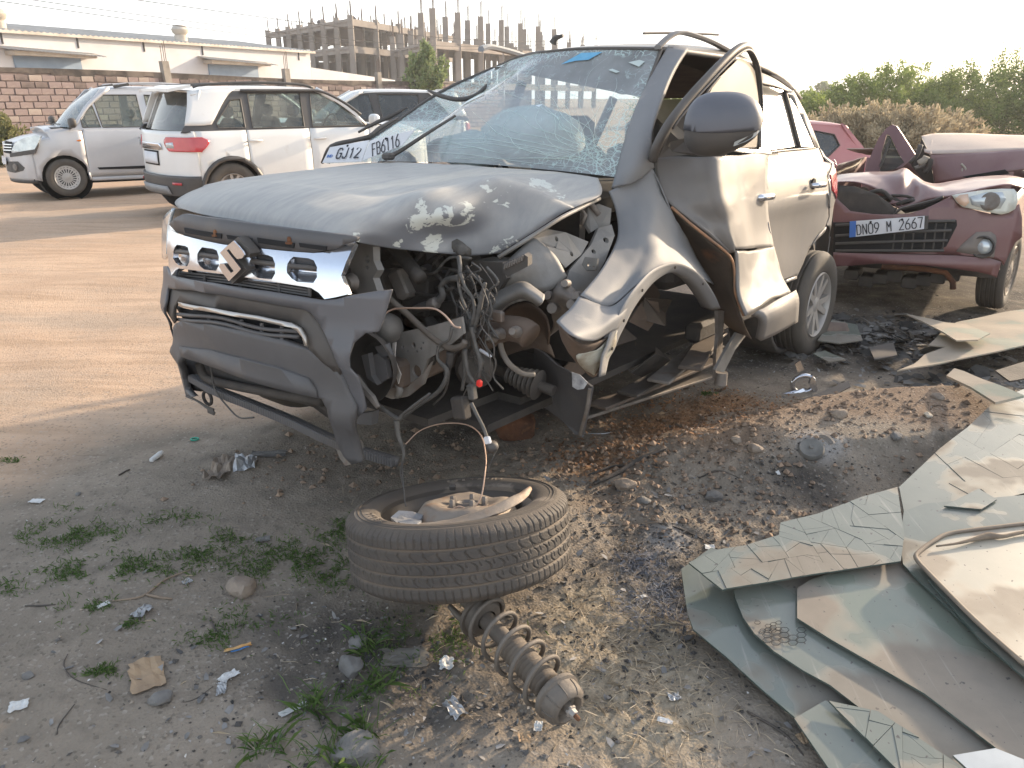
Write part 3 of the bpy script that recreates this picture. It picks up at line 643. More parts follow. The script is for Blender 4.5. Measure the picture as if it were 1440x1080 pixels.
def text_mesh(s, size, extr=.001, font_scale=(1, 1)):
    c = D.curves.new('lettering', 'FONT'); c.body = s; c.size = size; c.extrude = extr; c.align_x = 'CENTER'; c.align_y = 'CENTER'; c.resolution_u = 2; c.offset = size * .003
    o = D.objects.new('lettering', c); C.objects.link(o); dg = bpy.context.evaluated_depsgraph_get(); me = D.meshes.new_from_object(o.evaluated_get(dg)); D.objects.remove(o); D.curves.remove(c)
    for v in me.vertices: v.co.x *= font_scale[0]; v.co.y *= font_scale[1]
    me.name = 'lettering'; me.materials.clear(); return me
def put_text(s, org, ux, uy, size, mat, parent, wscale=1.0, lift=.002):
    """text centred on org, reading along ux, up along uy (parent's space)"""
    ux = Vector(ux).normalized(); uy = (Vector(uy) - ux * Vector(uy).dot(ux)).normalized(); n = ux.cross(uy)
    me = text_mesh(s, size, .0008, (wscale, 1)); mt = Matrix((ux, uy, n)).transposed()
    for v in me.vertices: v.co = mt @ v.co + Vector(org) + n * lift
    return link('lettering', me, mat, parent, False)
GLY = {'G': [[(4, 5), (3, 6), (1, 6), (0, 5), (0, 1), (1, 0), (3, 0), (4, 1), (4, 3), (2.4, 3)]], 'J': [[(3.4, 6), (3.4, 1), (2.6, 0), (1, 0), (.2, 1)]], '1': [[(1, 4.8), (2.3, 6), (2.3, 0)]], '2': [[(.2, 5), (1, 6), (3, 6), (4, 5), (4, 4), (0, 0), (4, 0)]], 'F': [[(4, 6), (.4, 6), (.4, 0)], [(.4, 3.2), (3.2, 3.2)]],
 'B': [[(.3, 0), (.3, 6), (3, 6), (4, 5), (4, 4), (3, 3.2), (.3, 3.2)], [(3, 3.2), (4, 2.3), (4, 1), (3, 0), (.3, 0)]], '6': [[(3.4, 6), (1.4, 4.4), (.1, 2.4), (.1, 1), (1, 0), (3, 0), (4, 1), (4, 2.4), (3, 3.4), (1, 3.4)]], 'D': [[(.3, 0), (.3, 6), (2.6, 6), (4, 4.8), (4, 1.2), (2.6, 0), (.3, 0)]], 'N': [[(.3, 0), (.3, 6), (3.8, 0), (3.8, 6)]],
 '0': [[(1, 0), (0, 1), (0, 5), (1, 6), (3, 6), (4, 5), (4, 1), (3, 0), (1, 0)]], '9': [[(.6, 0), (2.6, 1.6), (3.9, 3.6), (3.9, 5), (3, 6), (1, 6), (0, 5), (0, 3.6), (1, 2.6), (3, 2.6)]], 'M': [[(.2, 0), (.2, 6), (2, 2.6), (3.8, 6), (3.8, 0)]], '7': [[(0, 6), (4, 6), (1.6, 0)]]}
def strokes(s, org, ux, uy, h, adv, mat, parent, lift=.002):
    """stamped plate characters, each letter a part; org is the middle of the line"""
    ux = Vector(ux).normalized(); uy = (Vector(uy) - ux * Vector(uy).dot(ux)).normalized(); n = ux.cross(uy); w_ = adv * .70; t = min(h * .085, adv * .085)
    for i, ch in enumerate(s):
        if ch == ' ': continue
        o_ = Vector(org) + ux * ((i - len(s) / 2 + .5) * adv - w_ / 2) - uy * h / 2 + n * lift; q = MB()
        for st in GLY[ch]:
            P_ = [Vector((x_ / 4 * w_, y_ / 6 * h)) for x_, y_ in st]
            for a_, b_ in zip(P_, P_[1:]):
                d_ = (b_ - a_).normalized(); e_ = Vector((-d_.y, d_.x)) * t; a2, b2 = a_ - d_ * t * .6, b_ + d_ * t * .6
                c4_ = [o_ + ux * v_.x + uy * v_.y for v_ in (a2 - e_, b2 - e_, b2 + e_, a2 + e_)]; q.prism(c4_, n * .0012)
        q.obj('letter', mat, parent)
def cut(o, cutter):
    me = D.meshes.new('cutter'); me.from_pydata(cutter.v, [], cutter.f); bm = bmesh.new(); bm.from_mesh(me); bmesh.ops.recalc_face_normals(bm, faces=bm.faces); bm.to_mesh(me); bm.free()
    c = D.objects.new('cutter', me); C.objects.link(c); c.parent = o.parent
    m = o.modifiers.new('cut', 'BOOLEAN'); m.object = c; m.operation = 'DIFFERENCE'; m.solver = 'EXACT'
    dg = bpy.context.evaluated_depsgraph_get(); nm = D.meshes.new_from_object(o.evaluated_get(dg)); o.modifiers.clear(); old = o.data; o.data = nm; nm.name = old.name
    D.objects.remove(c); return o
def wheel(parent, c, axis, R=.33, W=.205, rr=.205, style='spoke5', mat_rim=None, label=None, detail=True):
    """axis points outward; returns the wheel part (its own tyre, rim)"""
    ax = Vector(axis).normalized(); c = Vector(c); mat_rim = mat_rim or m_alloy
    prof = [(rr, W * .40), (rr + .012, W * .46), (rr + .05, W * .5), (R - .045, W * .5), (R - .018, W * .46), (R - .004, W * .36)]
    for k_ in (-.24, -.08, .08, .24)[::-1]: prof += [(R, W * (k_ + .045)), (R - .008, W * (k_ + .03)), (R - .008, W * (k_ - .03)), (R, W * (k_ - .045))]
    prof += [(R - .004, -W * .36), (R - .018, -W * .46), (R - .045, -W * .5), (rr + .03, -W * .5), (rr, -W * .42)]
    t = MB().lathe(prof, c, ax, 48).obj('tyre', m_rubber, parent, smooth='auto')
    if label: t['label'] = label
    q = MB(); q.lathe([(rr + .002, W * .42), (rr - .004, W * .47), (rr - .012, W * .44), (rr - .02, W * .30), (rr - .022, -W * .4), (rr + .002, -W * .44)], c, ax, 40)
    a = ax.orthogonal().normalized()
    if ax.cross(a).length: b = ax.cross(a)
    if style == 'spoke5':
        q.lathe([(0, W * .40), (.035, W * .40), (.05, W * .36), (.055, W * .25), (0, W * .2)], c, ax, 20)
        for i in range(5):
            for off in (-.13, .13):
                th = 2 * math.pi * i / 5 + off; th2 = 2 * math.pi * i / 5 + off * 2.0
                d1 = a * math.cos(th) + b * math.sin(th); d2 = a * math.cos(th2) + b * math.sin(th2); t1 = ax.cross(d1)
                p0 = c + d1 * .035; p1 = c + d2 * (rr - .012)
                for (s0, s1, h0, h1) in ((.022, .017, .36, .42),):
                    vs = [p0 + ax * W * h0 - t1 * s0, p0 + ax * W * h0 + t1 * s0, p1 + ax * W * h1 + t1 * s1, p1 + ax * W * h1 - t1 * s1]
                    vs += [v - ax * .03 for v in vs]; q.add(vs, [(0, 1, 2, 3), (7, 6, 5, 4), (0, 4, 5, 1), (1, 5, 6, 2), (2, 6, 7, 3), (3, 7, 4, 0)])
    elif style == 'cover':
        q.lathe([(0, W * .47), (.03, W * .47), (.05, W * .43), (.14, W * .40), (rr - .02, W * .44), (rr, W * .46)], c, ax, 40)
    q.lathe([(0, W * .1), (rr - .02, W * .1)], c, ax, 24)
    r = q.obj('rim', mat_rim, t, smooth='auto')
    if style == 'cover' and detail:
        q = MB(); n_ = 20
        for i in range(n_):
            th = 2 * math.pi * i / n_; d1 = a * math.cos(th) + b * math.sin(th); t1 = ax.cross(d1)
            p0 = c + d1 * .075 + ax * W * .43; p1 = c + d1 * .128 + ax * W * .415; p2 = c + d1 * .150 + ax * W * .43; p3 = c + d1 * .172 + ax * W * .44
            for (A_, B_, w0, w1) in ((p0, p1, .004, .010), (p2, p3, .011, .013)):
                q.add([A_ - t1 * w0, A_ + t1 * w0, B_ + t1 * w1, B_ - t1 * w1], [(0, 1, 2, 3)])
        q.obj('cover_slot', m_black, r)['kind'] = 'stuff'
    return t

# ================================================================ THE GREY WRECK
F1 = Frame((.331, 4.055, .055), math.radians(-128.35), math.radians(-2.0), math.radians(.95))
suv = empty('wrecked_suv', F1.loc, F1.e, 'dusty grey wrecked SUV with its front corner torn open and crumpled bonnet', 'car')
PX = dict(sc=2.4, rough=.55, metal=.05)
m_paint = M('dusty_grey_paint', (.135, .147, .17), (.11, .12, .142), dust=.95, dustc=(.42, .405, .37), upd=.86, dsc=2.2, dstr=(3, 16, 6), bump=.06, bsc=14, coat=.08, sc=2.4, rough=.5, metal=.0)
m_side = M('dust_caked_side_paint', (.13, .128, .132), (.10, .099, .103), dust=.48, dustc=(.235, .205, .17), upd=.10, dsc=2.2, bump=.09, bsc=7, coat=.22, dstr=(9, 5, 2), **PX)
m_fend = M('scuffed_fender_paint', (.17, .172, .18), (.13, .132, .14), dust=.50, dustc=(.27, .26, .245), upd=.45, dsc=3, bump=.06, bsc=14, coat=.0, spots=[((.30, .28, .25), 7, .62, .72)], **PX)
m_bump = M('bumper_paint', (.092, .096, .108), (.074, .077, .087), dust=.30, dustc=(.22, .19, .165), upd=.7, dsc=4, bump=.03, bsc=40, coat=.2, **PX)
fx = lambda y, z: 2.055 - .30 * y * y - .05 * max(0, (.55 - z)) 
def fr(u, v, off=0): return F1.surf(u, v, lambda y, z: fx(y, z) + off, ax=0)
def c6(cx, cy): return 220 + cx / 3.176, 280 + cy / 3.176
def P6(lst, off=0): return [fr(*c6(*p), off) for p in lst]
def fxo(off): return lambda y, z: fx(y, z) + off
# --- paint scrape mask for the bonnet
def hood_mat():
    m = m_paint.copy(); m.name = 'scraped_bonnet_paint'; n = m.node_tree.nodes; l = m.node_tree.links; b = n['Principled BSDF']
    src = b.inputs['Base Color'].links[0].from_socket
    at = n.new('ShaderNodeAttribute'); at.attribute_name = 'scrape'; tc = n.new('ShaderNodeTexCoord')
    mp = n.new('ShaderNodeMapping'); mp.inputs['Scale'].default_value = (5, 9, 9); l.new(tc.outputs['Object'], mp.inputs[0])
    no = n.new('ShaderNodeTexNoise'); no.inputs['Scale'].default_value = 2.6; no.inputs['Detail'].default_value = 10; no.inputs['Roughness'].default_value = .62; no.inputs['Distortion'].default_value = 1.2; l.new(mp.outputs[0], no.inputs['Vector'])
    ad = n.new('ShaderNodeMath'); ad.operation = 'ADD'; l.new(at.outputs['Fac'], ad.inputs[0]); l.new(no.outputs[0], ad.inputs[1])
    r = n.new('ShaderNodeValToRGB'); r.color_ramp.elements[0].position = .98; r.color_ramp.elements[1].position = 1.0; l.new(ad.outputs[0], r.inputs[0])
    cap = n.new('ShaderNodeMath'); cap.operation = 'MULTIPLY'; l.new(r.outputs[0], cap.inputs[0]); cap.inputs[1].default_value = .9
    mx = n.new('ShaderNodeMix'); mx.data_type = 'RGBA'; l.new(cap.outputs[0], mx.inputs[0]); l.new(src, mx.inputs[6]); mx.inputs[7].default_value = (.56, .58, .53, 1); l.new(mx.outputs[2], b.inputs['Base Color'])
    return m
# --- bonnet: rows from nose to windscreen, columns from its right side to its torn left side
H = F1
hood_rows = [
 [H.x(250, 292, 1.86), H.x(300, 305, 1.95), H.x(400, 322, 1.99), H.x(478, 334, 1.95), H.x(520, 344, 1.84), H.x(575, 352, 1.70), H.x(625, 357, 1.58), H.x(668, 359, 1.48), H.x(703, 356, 1.40)],
 [H.x(246, 284, 1.82), H.x(305, 289, 1.92), H.x(400, 303, 1.96), H.x(475, 318, 1.93), H.x(525, 326, 1.84), H.x(580, 330, 1.70), H.x(632, 332, 1.56), H.x(682, 330, 1.45), H.x(730, 339, 1.36)],
 [H.x(258, 274, 1.74), H.x(320, 271, 1.84), H.x(410, 281, 1.88), H.x(480, 296, 1.87), H.x(532, 303, 1.81), H.x(588, 304, 1.70), H.x(640, 300, 1.60), H.x(695, 298, 1.42), H.x(756, 322, 1.30)],
 [H.x(285, 262, 1.62), H.x(345, 257, 1.72), H.x(430, 264, 1.76), H.x(500, 277, 1.76), H.x(545, 281, 1.72), H.x(597, 273, 1.66), H.x(650, 262, 1.50), H.x(710, 256, 1.36), H.x(800, 295, 1.17)],
 [H.x(290, 259, 1.58), H.x(352, 254, 1.68), H.x(436, 260, 1.71), H.x(505, 271, 1.69), H.x(552, 272, 1.63), H.x(602, 264, 1.55), H.x(658, 254, 1.40), H.x(716, 250, 1.28), H.x(808, 291, 1.14)],
 [H.x(330, 252, 1.45), H.x(390, 247, 1.55), H.x(465, 249, 1.56), H.x(530, 255, 1.50), H.x(590, 256, 1.42), H.x(635, 252, 1.30), H.x(685, 246, 1.20), H.x(748, 248, 1.12), H.x(820, 285, 1.10)],
 [H.x(400, 243, 1.20), H.x(455, 238, 1.28), H.x(520, 238, 1.28), H.x(580, 241, 1.24), H.x(635, 243, 1.18), H.x(690, 241, 1.09), H.x(740, 242, 1.04), H.x(790, 250, 1.02), H.x(846, 272, .98)],
 [H.x(485, 233, .95), H.x(520, 229.5, 1.0), H.x(570, 228, 1.03), H.x(615, 230, 1.02), H.x(665, 233, 1.0), H.x(710, 236, .97), H.x(755, 239, .95), H.x(800, 243, .92), H.x(841, 250, .90)],
]
hood = sheet('bonnet', hood_rows, m_paint, suv, k=8, kk=9, thick=.006, nz=.0032, nsc=11)
me = hood.data; co = np.array([tuple(v.co) for v in me.vertices]); a = np.zeros(len(co))
for (u, v, xx, r, amp) in ((628, 322, 1.66, .10, .52), (600, 300, 1.68, .06, .42), (650, 345, 1.64, .09, .46), (700, 268, 1.42, .09, .40), (745, 255, 1.2, .07, .36), (660, 300, 1.55, .07, .42), (560, 350, 1.8, .04, .3), (690, 330, 1.57, .05, .40), (500, 336, 1.9, .03, .40), (695, 352, 1.40, .05, .46), (720, 345, 1.4, .05, .42), (760, 262, 1.15, .07, .44), (780, 280, 1.15, .05, .42), (590, 315, 1.7, .05, .46), (612, 345, 1.62, .05, .5), (560, 345, 1.75, .03, .4), (575, 375, 1.7, .03, .3)):
    p = np.array(H.x(u, v, xx)); a = np.maximum(a, (amp + .09) * np.exp(-(((co - p) ** 2).sum(1) / (r * 1.15) ** 2) ** 2))
at = me.attributes.new('scrape', 'FLOAT', 'POINT'); at.data.foreach_set('value', a.astype(np.float32)); me.materials.clear(); me.materials.append(hood_mat())
# inner lip that shows along the torn edge
q = MB(); pts = [H.x(703, 358, 1.50), H.x(735, 338, 1.45), H.x(765, 319, 1.36), H.x(792, 302, 1.26), H.x(822, 287, 1.10), H.x(846, 275, .97)]
q.tube([p + Vector((-.01, -.015, -.012)) for p in pts], .008, 6, smooth_path=4); q.obj('bonnet_edge_fold', m_primer, hood, smooth=True)
# --- grille
chrome_out = [(55, 115), (70, 140), (90, 152), (190, 180), (300, 203), (400, 214), (500, 224), (600, 234), (700, 241), (750, 236), (790, 226), (840, 203), (888, 190), (868, 235), (840, 300), (825, 342), (842, 385), (856, 425), (800, 438), (750, 447), (725, 418), (690, 396), (600, 382), (500, 366), (400, 350), (300, 335), (190, 320), (100, 309), (85, 318), (68, 340), (55, 300), (48, 240), (50, 170)]
fgr = lambda y_, z_: fx(y_, z_) + .014 - 3.0 * (z_ - .835) * abs(z_ - .835) - .10 * (z_ - .835)
gr = panel('grille_surround', [F1.surf(*c6(*p), fgr, ax=0) for p in chrome_out], m_chrome, suv, ax=0, fn=fgr, step=.035, thick=.02, smooth=True)
opens = [(75, 147, 203, 300), (182, 278, 215, 320), (415, 529, 243, 358), (582, 716, 257, 375)]
ct = MB()
for (xa, xb, ya, yb) in opens:
    w_ = xb - xa; h_ = yb - ya
    poly = [F1.surf(*c6(*p_), fgr, ax=0) for p_ in ([(xa, ya + .30 * h_), (xa + .10 * w_, ya + .12 * h_), (xa + .22 * w_, ya), (xb - .28 * w_, ya + .06 * h_), (xb - .10 * w_, ya + .14 * h_), (xb, ya + .40 * h_), (xb, ya + .78 * h_), (xb - .12 * w_, yb), (xa + .34 * w_, yb - .05 * h_), (xa + .16 * w_, yb - .17 * h_), (xa, ya + .62 * h_)])]
    ct.prism([p_ + Vector((.06, 0, 0)) for p_ in poly], (-.12, 0, 0))
cut(gr, ct); autosmooth(gr, 35)
for (xa, xb, ya, yb) in opens:
    w_ = xb - xa; h_ = yb - ya; um, dm = ya + .42 * h_, ya + .52 * h_
    rows = [[F1.surf(*c6(xa + w_ * s_, y_ + s_ * .10 * h_), (lambda a_, b_: fgr(a_, b_) + o_), ax=0) for s_ in (-.04, .3, .7, 1.04)] for (y_, o_) in ((ya - 7, -.004), (ya + .12 * h_, -.020), (um, -.034), (dm, -.036), (ya + .72 * h_, -.030), (yb + 4, -.004))]
    sheet('chrome_dish', rows, m_chrome, gr, k=3, thick=0)
bar = P6([(75, 227), (147, 240), (278, 262), (415, 282), (529, 298), (716, 320), (716, 296), (582, 288), (529, 276), (415, 258), (278, 243), (147, 228)], .004)
MB().tube([F1.surf(*c6(*p), (lambda a_, b_: fgr(a_, b_) - .012), ax=0) for p in ((74, 232), (147, 240), (278, 260), (415, 276), (529, 292), (718, 311))], .0085, 8, smooth_path=4).obj('grille_bar', m_blackpl, suv, smooth=True)
# emblem
ce = lambda cx, cy: (230 + cx / 5.143, 300 + cy / 5.143)
SE = [(497, 200), (530, 232), (566, 272), (582, 300), (566, 326), (530, 330), (505, 305), (468, 258), (452, 268), (562, 402), (520, 448), (480, 490), (440, 440), (402, 385), (412, 362), (440, 366), (468, 402), (492, 430), (512, 418), (405, 285), (450, 240)]
EX = 2.088; sp_ = [H.x(*ce(*p), EX) for p in SE]; cen = sum(sp_, Vector()) / len(sp_)
for p in sp_: p.x -= .06 * (p.z - cen.z)
em = MB().prism([cen + (p - cen) * 1.17 - Vector((.014, 0, 0)) for p in sp_], (-.035, 0, 0)).obj('emblem_backing', m_blackpl, suv)
MB().prism(sp_, (-.005, 0, 0)).obj('emblem', m_chrome, em)
up = [(75, 88), (120, 66), (300, 92), (500, 120), (700, 146), (830, 160), (895, 172), (888, 189), (840, 201), (790, 224), (700, 239), (500, 222), (300, 201), (90, 149), (57, 113)]
ug = panel('upper_grille_trim', P6(up, -.02), m_charcoal, suv, ax=0, fn=fxo(-.02), step=.06, thick=.02)
for (xa, ya, xb, yb, t_) in ((122, 128, 290, 155, 22), (312, 160, 425, 176, 18), (448, 172, 615, 196, 24), (635, 196, 760, 212, 18)):
    panel('grille_slot', P6([(xa, ya), (xb, yb), (xb - 3, yb + t_), (xa + 6, ya + t_)], -.016), m_black, ug, ax=0, fn=fxo(-.016), step=.1, thick=.01, smooth=False)
q = MB()
for p in ((240, 155), (570, 188)):
    c_ = fr(*c6(*p), 0); q = MB(); q.lathe([(0, .016), (.005, .016), (.008, .010), (.008, 0), (.014, 0), (.014, -.006), (0, -.006)], c_ - Vector((.02, 0, .004)), (0, 0, 1), 8); q.obj('rusty_bolt', m_rust, ug, smooth='auto')
lo = [(75, 312), (300, 338), (500, 368), (690, 398), (745, 440), (500, 415), (250, 378), (90, 345)]
lg = panel('lower_grille', P6(lo, -.035), m_black, suv, ax=0, fn=fxo(-.035), step=.1, thick=.01, smooth=False)
for k_ in (0, 1, 2):
    o_ = 9 + 12 * k_; pts = P6([(95, 318 + o_), (300, 338 + o_), (500, 368 + o_), (690, 398 + o_)], -.018)
    MB().tube(pts, .004, 5, smooth_path=3).obj('grille_slat', m_charcoal, lg)
for cx in (215, 370, 545, 680):
    pts = P6([(cx, 325 + cx * .08), (cx + 5, 372 + cx * .09)], -.015); MB().tube(pts, .006, 5).obj('grille_post', m_charcoal, lg)
# --- bumper
bp_out = [(42, 300), (75, 342), (250, 374), (500, 412), (620, 432), (740, 452), (800, 448), (860, 432), (960, 415), (1053, 405), (1040, 450), (1020, 520), (990, 592), (930, 600), (880, 640), (860, 700), (862, 760), (900, 800), (915, 850), (935, 940), (900, 975), (880, 930), (825, 765), (790, 690), (730, 560), (690, 508), (640, 490), (450, 455), (300, 430), (150, 405), (50, 398), (42, 460), (60, 580), (72, 720), (48, 650), (24, 540), (14, 420), (20, 340), (30, 300)]
fb = lambda y, z: 2.075 - .30 * y * y - .35 * max(0, abs(y) - .62) ** 1.3 - .10 * max(0, (.60 - z)) + .03 * math.exp(-((z - .62) / .07) ** 2)
def pb(lst): return [F1.surf(*c6(*p), fb, ax=0) for p in lst]
bumper = panel('front_bumper', pb(bp_out), m_bump, suv, ax=0, fn=fb, step=.03, thick=.008)
ib = lambda y, z: fb(y, z) - .015
trim = [(50, 398), (150, 405), (300, 430), (450, 455), (640, 490), (690, 508), (725, 545), (790, 690), (828, 765), (818, 800), (780, 760), (700, 690), (672, 660), (655, 600), (600, 560), (350, 500), (95, 458), (80, 480), (85, 545), (62, 560)]
it = panel('intake_trim', [F1.surf(*c6(*p), ib, ax=0) for p in trim], m_blackpl, suv, ax=0, fn=ib, step=.05, thick=.01)
st_ = [(95, 459), (250, 487), (450, 521), (600, 553), (640, 575), (662, 612), (670, 658), (660, 655), (650, 618), (628, 590), (598, 574), (450, 541), (250, 506), (100, 478)]
panel('chrome_strip', [F1.surf(*c6(*p), lambda y, z: fb(y, z) + .006, ax=0) for p in st_], M('dulled_chrome', (.55, .53, .50), (.45, .43, .40), sc=5, rough=.25, metal=.9, dust=.35), suv, ax=0, fn=lambda y, z: fb(y, z) + .006, step=.05, thick=.012)
ig = [(82, 480), (250, 505), (450, 540), (600, 572), (650, 615), (660, 655), (600, 650), (400, 605), (200, 560), (110, 545), (80, 560)]
bk = panel('intake_backing', [F1.surf(*c6(*p), lambda y, z: fb(y, z) - .06, ax=0) for p in ig], m_black, suv, ax=0, fn=lambda y, z: fb(y, z) - .06, step=.1, thick=.01)
for dy in (20, 44):
    pts = [F1.surf(*c6(x_, 484 + dy + (x_ - 85) * .172 + 8 * math.sin(x_ / 60.)), lambda y, z: fb(y, z) - .03, ax=0) for x_ in range(95, 650, 60)]
    MB().tube(pts, .007, 6, smooth_path=3).obj('intake_slat', m_charcoal, bk, smooth=True)
for x_ in (235, 380, 470, 560):
    pts = [F1.surf(*c6(x_, 484 + d_ + (x_ - 85) * .17), lambda y, z: fb(y, z) - .035, ax=0) for d_ in (5, 80)]; MB().tube(pts, .007, 5).obj('intake_post', m_charcoal, bk)
# skid arch
fs = lambda y, z: 2.075 - .28 * y * y - .12 * max(0, (.60 - z)) + .028 * math.exp(-((z - .42) / .06) ** 2)
sk = [(72, 575), (85, 555), (112, 545), (250, 562), (400, 592), (560, 632), (700, 682), (760, 715), (800, 760), (860, 860), (888, 930), (878, 990), (880, 1060), (905, 1150), (915, 1175), (870, 1185), (835, 1150), (800, 1080), (772, 985), (760, 935), (735, 892), (600, 862), (440, 818), (300, 765), (200, 730), (128, 706), (112, 705), (118, 800), (130, 850), (160, 885), (130, 885), (100, 850), (80, 750), (70, 650)]
skid = panel('bumper_skid_arch', [F1.surf(*c6(*p), fs, ax=0) for p in sk], m_charcoal, suv, ax=0, fn=fs, step=.03, thick=.025)
rb = [(112, 655), (250, 672), (400, 712), (560, 752), (690, 800), (722, 850), (728, 884), (600, 856), (440, 812), (300, 760), (200, 725), (118, 700)]
panel('skid_step', [F1.surf(*c6(*p), lambda y, z: fs(y, z) - .002, ax=0) for p in rb], m_charcoal, skid, ax=0, fn=lambda y, z: fs(y, z) + .010, step=.05, thick=.015)
dk = [(115, 700), (300, 760), (600, 858), (738, 890), (775, 985), (700, 930), (500, 880), (300, 830), (200, 860), (130, 850)]
panel('undertray', [F1.x(*c6(*p), 1.86) for p in dk], m_grime, suv, ax=0, step=.2, thick=.01)
q = MB(); q.tube([F1.x(*c6(*p), 1.9) for p in ((190, 730), (215, 790), (280, 820), (560, 875), (740, 905))], .018, 7, smooth_path=3); q.obj('lower_crossbar', m_grime, suv, smooth=True)
lip = [F1.x(*c6(x_, y_), xx) for x_, y_, xx in ((175, 800, 1.88), (290, 862, 1.9), (450, 925, 1.9), (620, 995, 1.9), (760, 1062, 1.9), (900, 1120, 1.85), (1080, 1175, 1.78))]
cl = crv(lip, 8); q = MB(); q.tube(cl, .020, 6); lp = q.obj('lower_lip', m_charcoal, suv, smooth=True); q = MB()
for i in range(0, len(cl) - 1):
    for t_ in (.2, .7):
        p = cl[i].lerp(cl[i + 1], t_); q.bbox(p + Vector((.02, 0, .006)), (.026, .015, .032), .004)
q.obj('lip_teeth', m_charcoal, lp)['kind'] = 'stuff'
c_ = F1.x(*c6(228, 888), 1.9); pts = [c_ + Vector((0, math.cos(t_) * .030, math.sin(t_) * .028)) for t_ in np.linspace(0, 2 * math.pi, 18)]
MB().tube(pts, .007, 7).obj('tow_ring', m_grime, suv, smooth=True)
q = MB(); q.tube([F1.x(*c6(*p), 1.93) for p in ((135, 880), (180, 900), (225, 930), (262, 955))], [.006, .005, .007, .003], 6, smooth_path=3); q.box(F1.x(*c6(243, 945), 1.93), (.006, .045, .028)); q.obj('hanging_clip', m_blackpl, suv)
q = MB(); q.tube([F1.x(*c6(*p), 1.95) for p in ((240, 740), (262, 850), (320, 930), (370, 975), (435, 975))], .0035, 5, smooth_path=5); q.obj('hanging_wire', m_blackpl, suv)
# fog lamp pocket and torn corner
fc = F1.x(*c6(950, 735), 1.84); q = MB(); q.lathe([(.125, .05), (.11, .0), (.085, -.03), (.06, -.06), (.0, -.065)], fc, (1, .25, 0), 26); fg = q.obj('fog_lamp_pocket', m_blackpl, suv, smooth='auto')
q = MB()
for (pl, dd) in (([(935, 715), (985, 690), (1020, 720), (1035, 800), (1005, 820), (960, 790)], .03), ([(915, 700), (945, 690), (960, 790), (985, 830), (940, 800)], .05), ([(975, 660), (1020, 650), (1040, 700), (1000, 705)], .02)):
    q = MB(); q.prism([F1.x(*c6(*p), 1.83 + dd) for p in pl], (-.02, 0, 0)); q.obj('broken_bracket', m_charcoal, fg)
q = MB(); q.tube([F1.x(*c6(*p), 1.9) for p in ((890, 790), (930, 850), (965, 890), (990, 930))], [.012, .012, .014, .008], 6); q.obj('lamp_strut', m_steel, fg)
q = MB(); q.prism([F1.x(*c6(*p), 1.84) for p in ((900, 960), (965, 950), (960, 1010), (900, 1005), (870, 990))], (-.03, 0, 0)); q.obj('torn_tab', m_charcoal, suv)
q = MB(); q.prism([F1.x(u, v, 1.86) for u, v in ((470, 625), (503, 622), (512, 648), (486, 655), (478, 645))], (-.02, .0, 0)); q.obj('bumper_foot', m_steel, skid)
q = MB(); q.prism([F1.x(*c6(*p), 1.9) for p in ((795, 742), (818, 748), (822, 775), (812, 798), (800, 780))], (.004, 0, 0)); q.obj('torn_sponge', M('dry_foam', (.45, .36, .22), (.3, .22, .13), rough=1), bumper)
# --- engine bay
def c4(cx, cy): return 440 + cx / 2.25, 220 + cy / 2.25
def X4(lst, xx): return [F1.x(*c4(*p), xx if not isinstance(xx, (list, tuple)) else xx[i]) for i, p in enumerate(lst)]
def plate(name, poly, mat, d=(-.006, 0, 0), parent=suv, holes=(), label=None, crumple=0):
    q = MB(); q.prism(poly, d); o = q.obj(name, mat, parent)
    if holes:
        n_ = (poly[1] - poly[0]).cross(poly[2] - poly[0]).normalized(); c_ = MB()
        for (p, r) in holes: c_.lathe([(0, -.05), (r, -.05), (r, .05), (0, .05)], p, n_, 12)
        cut(o, c_)
    return o
firewall = MB().box((.93, 0, .72), (.04, 1.3, .66)).obj('firewall', m_grime, suv)
q = MB(); q.box((1.35, -.62, .70), (1.0, .03, .50)); q.obj('inner_wing', m_grime, suv)
q = MB(); q.box((1.80, -.12, .60), (.03, .86, .50)); q.obj('radiator', m_grime, suv)
for k_ in range(9): MB().box((1.817, -.12, .42 + k_ * .05), (.006, .84, .006)).obj('radiator_fin', m_steel, suv)
q = MB(); q.bbox((1.35, -.15, .62), (.50, .50, .42), .05); eb = q.obj('engine_block', m_grime, suv)
q = MB(); q.bbox((1.38, -.12, .87), (.36, .42, .06), .02); q.obj('engine_cover', m_blackpl, eb)
rr_ = random.Random(5)
for k_ in range(26):    # ribs, castings and pipes that fill the dark of the bay
    y0 = rr_.uniform(.02, .5); z0_ = rr_.uniform(.42, .88); x0 = rr_.uniform(1.25, 1.6)
    if k_ % 2:
        pts = [Vector((x0, y0 - .3, z0_))]; 
        for j in range(3): pts.append(pts[-1] + Vector((rr_.uniform(-.08, .08), rr_.uniform(.08, .2), rr_.uniform(-.09, .09))))
        MB().tube(pts, rr_.uniform(.010, .026), 7, smooth_path=5).obj('engine_hose', m_wire if k_ % 4 == 1 else m_grime, suv, smooth=True)
    else:
        R_ = Matrix.Rotation(rr_.uniform(-.6, .6), 3, 'X') @ Matrix.Rotation(rr_.uniform(-.5, .5), 3, 'Z')
        MB().bbox((x0, y0, z0_), (rr_.uniform(.06, .2), rr_.uniform(.05, .16), rr_.uniform(.05, .18)), .012, R_).obj('engine_casting', m_grime if k_ % 4 else m_steel, suv)
plate('headlamp_bracket', X4([(130, 282), (160, 272), (190, 285), (192, 330), (205, 360), (190, 385), (205, 430), (150, 440), (118, 425), (112, 360)], 1.80), m_primer, (-.02, .01, 0), holes=[(X4([(172, 325)], 1.80)[0], .012), (X4([(172, 352)], 1.80)[0], .007)])
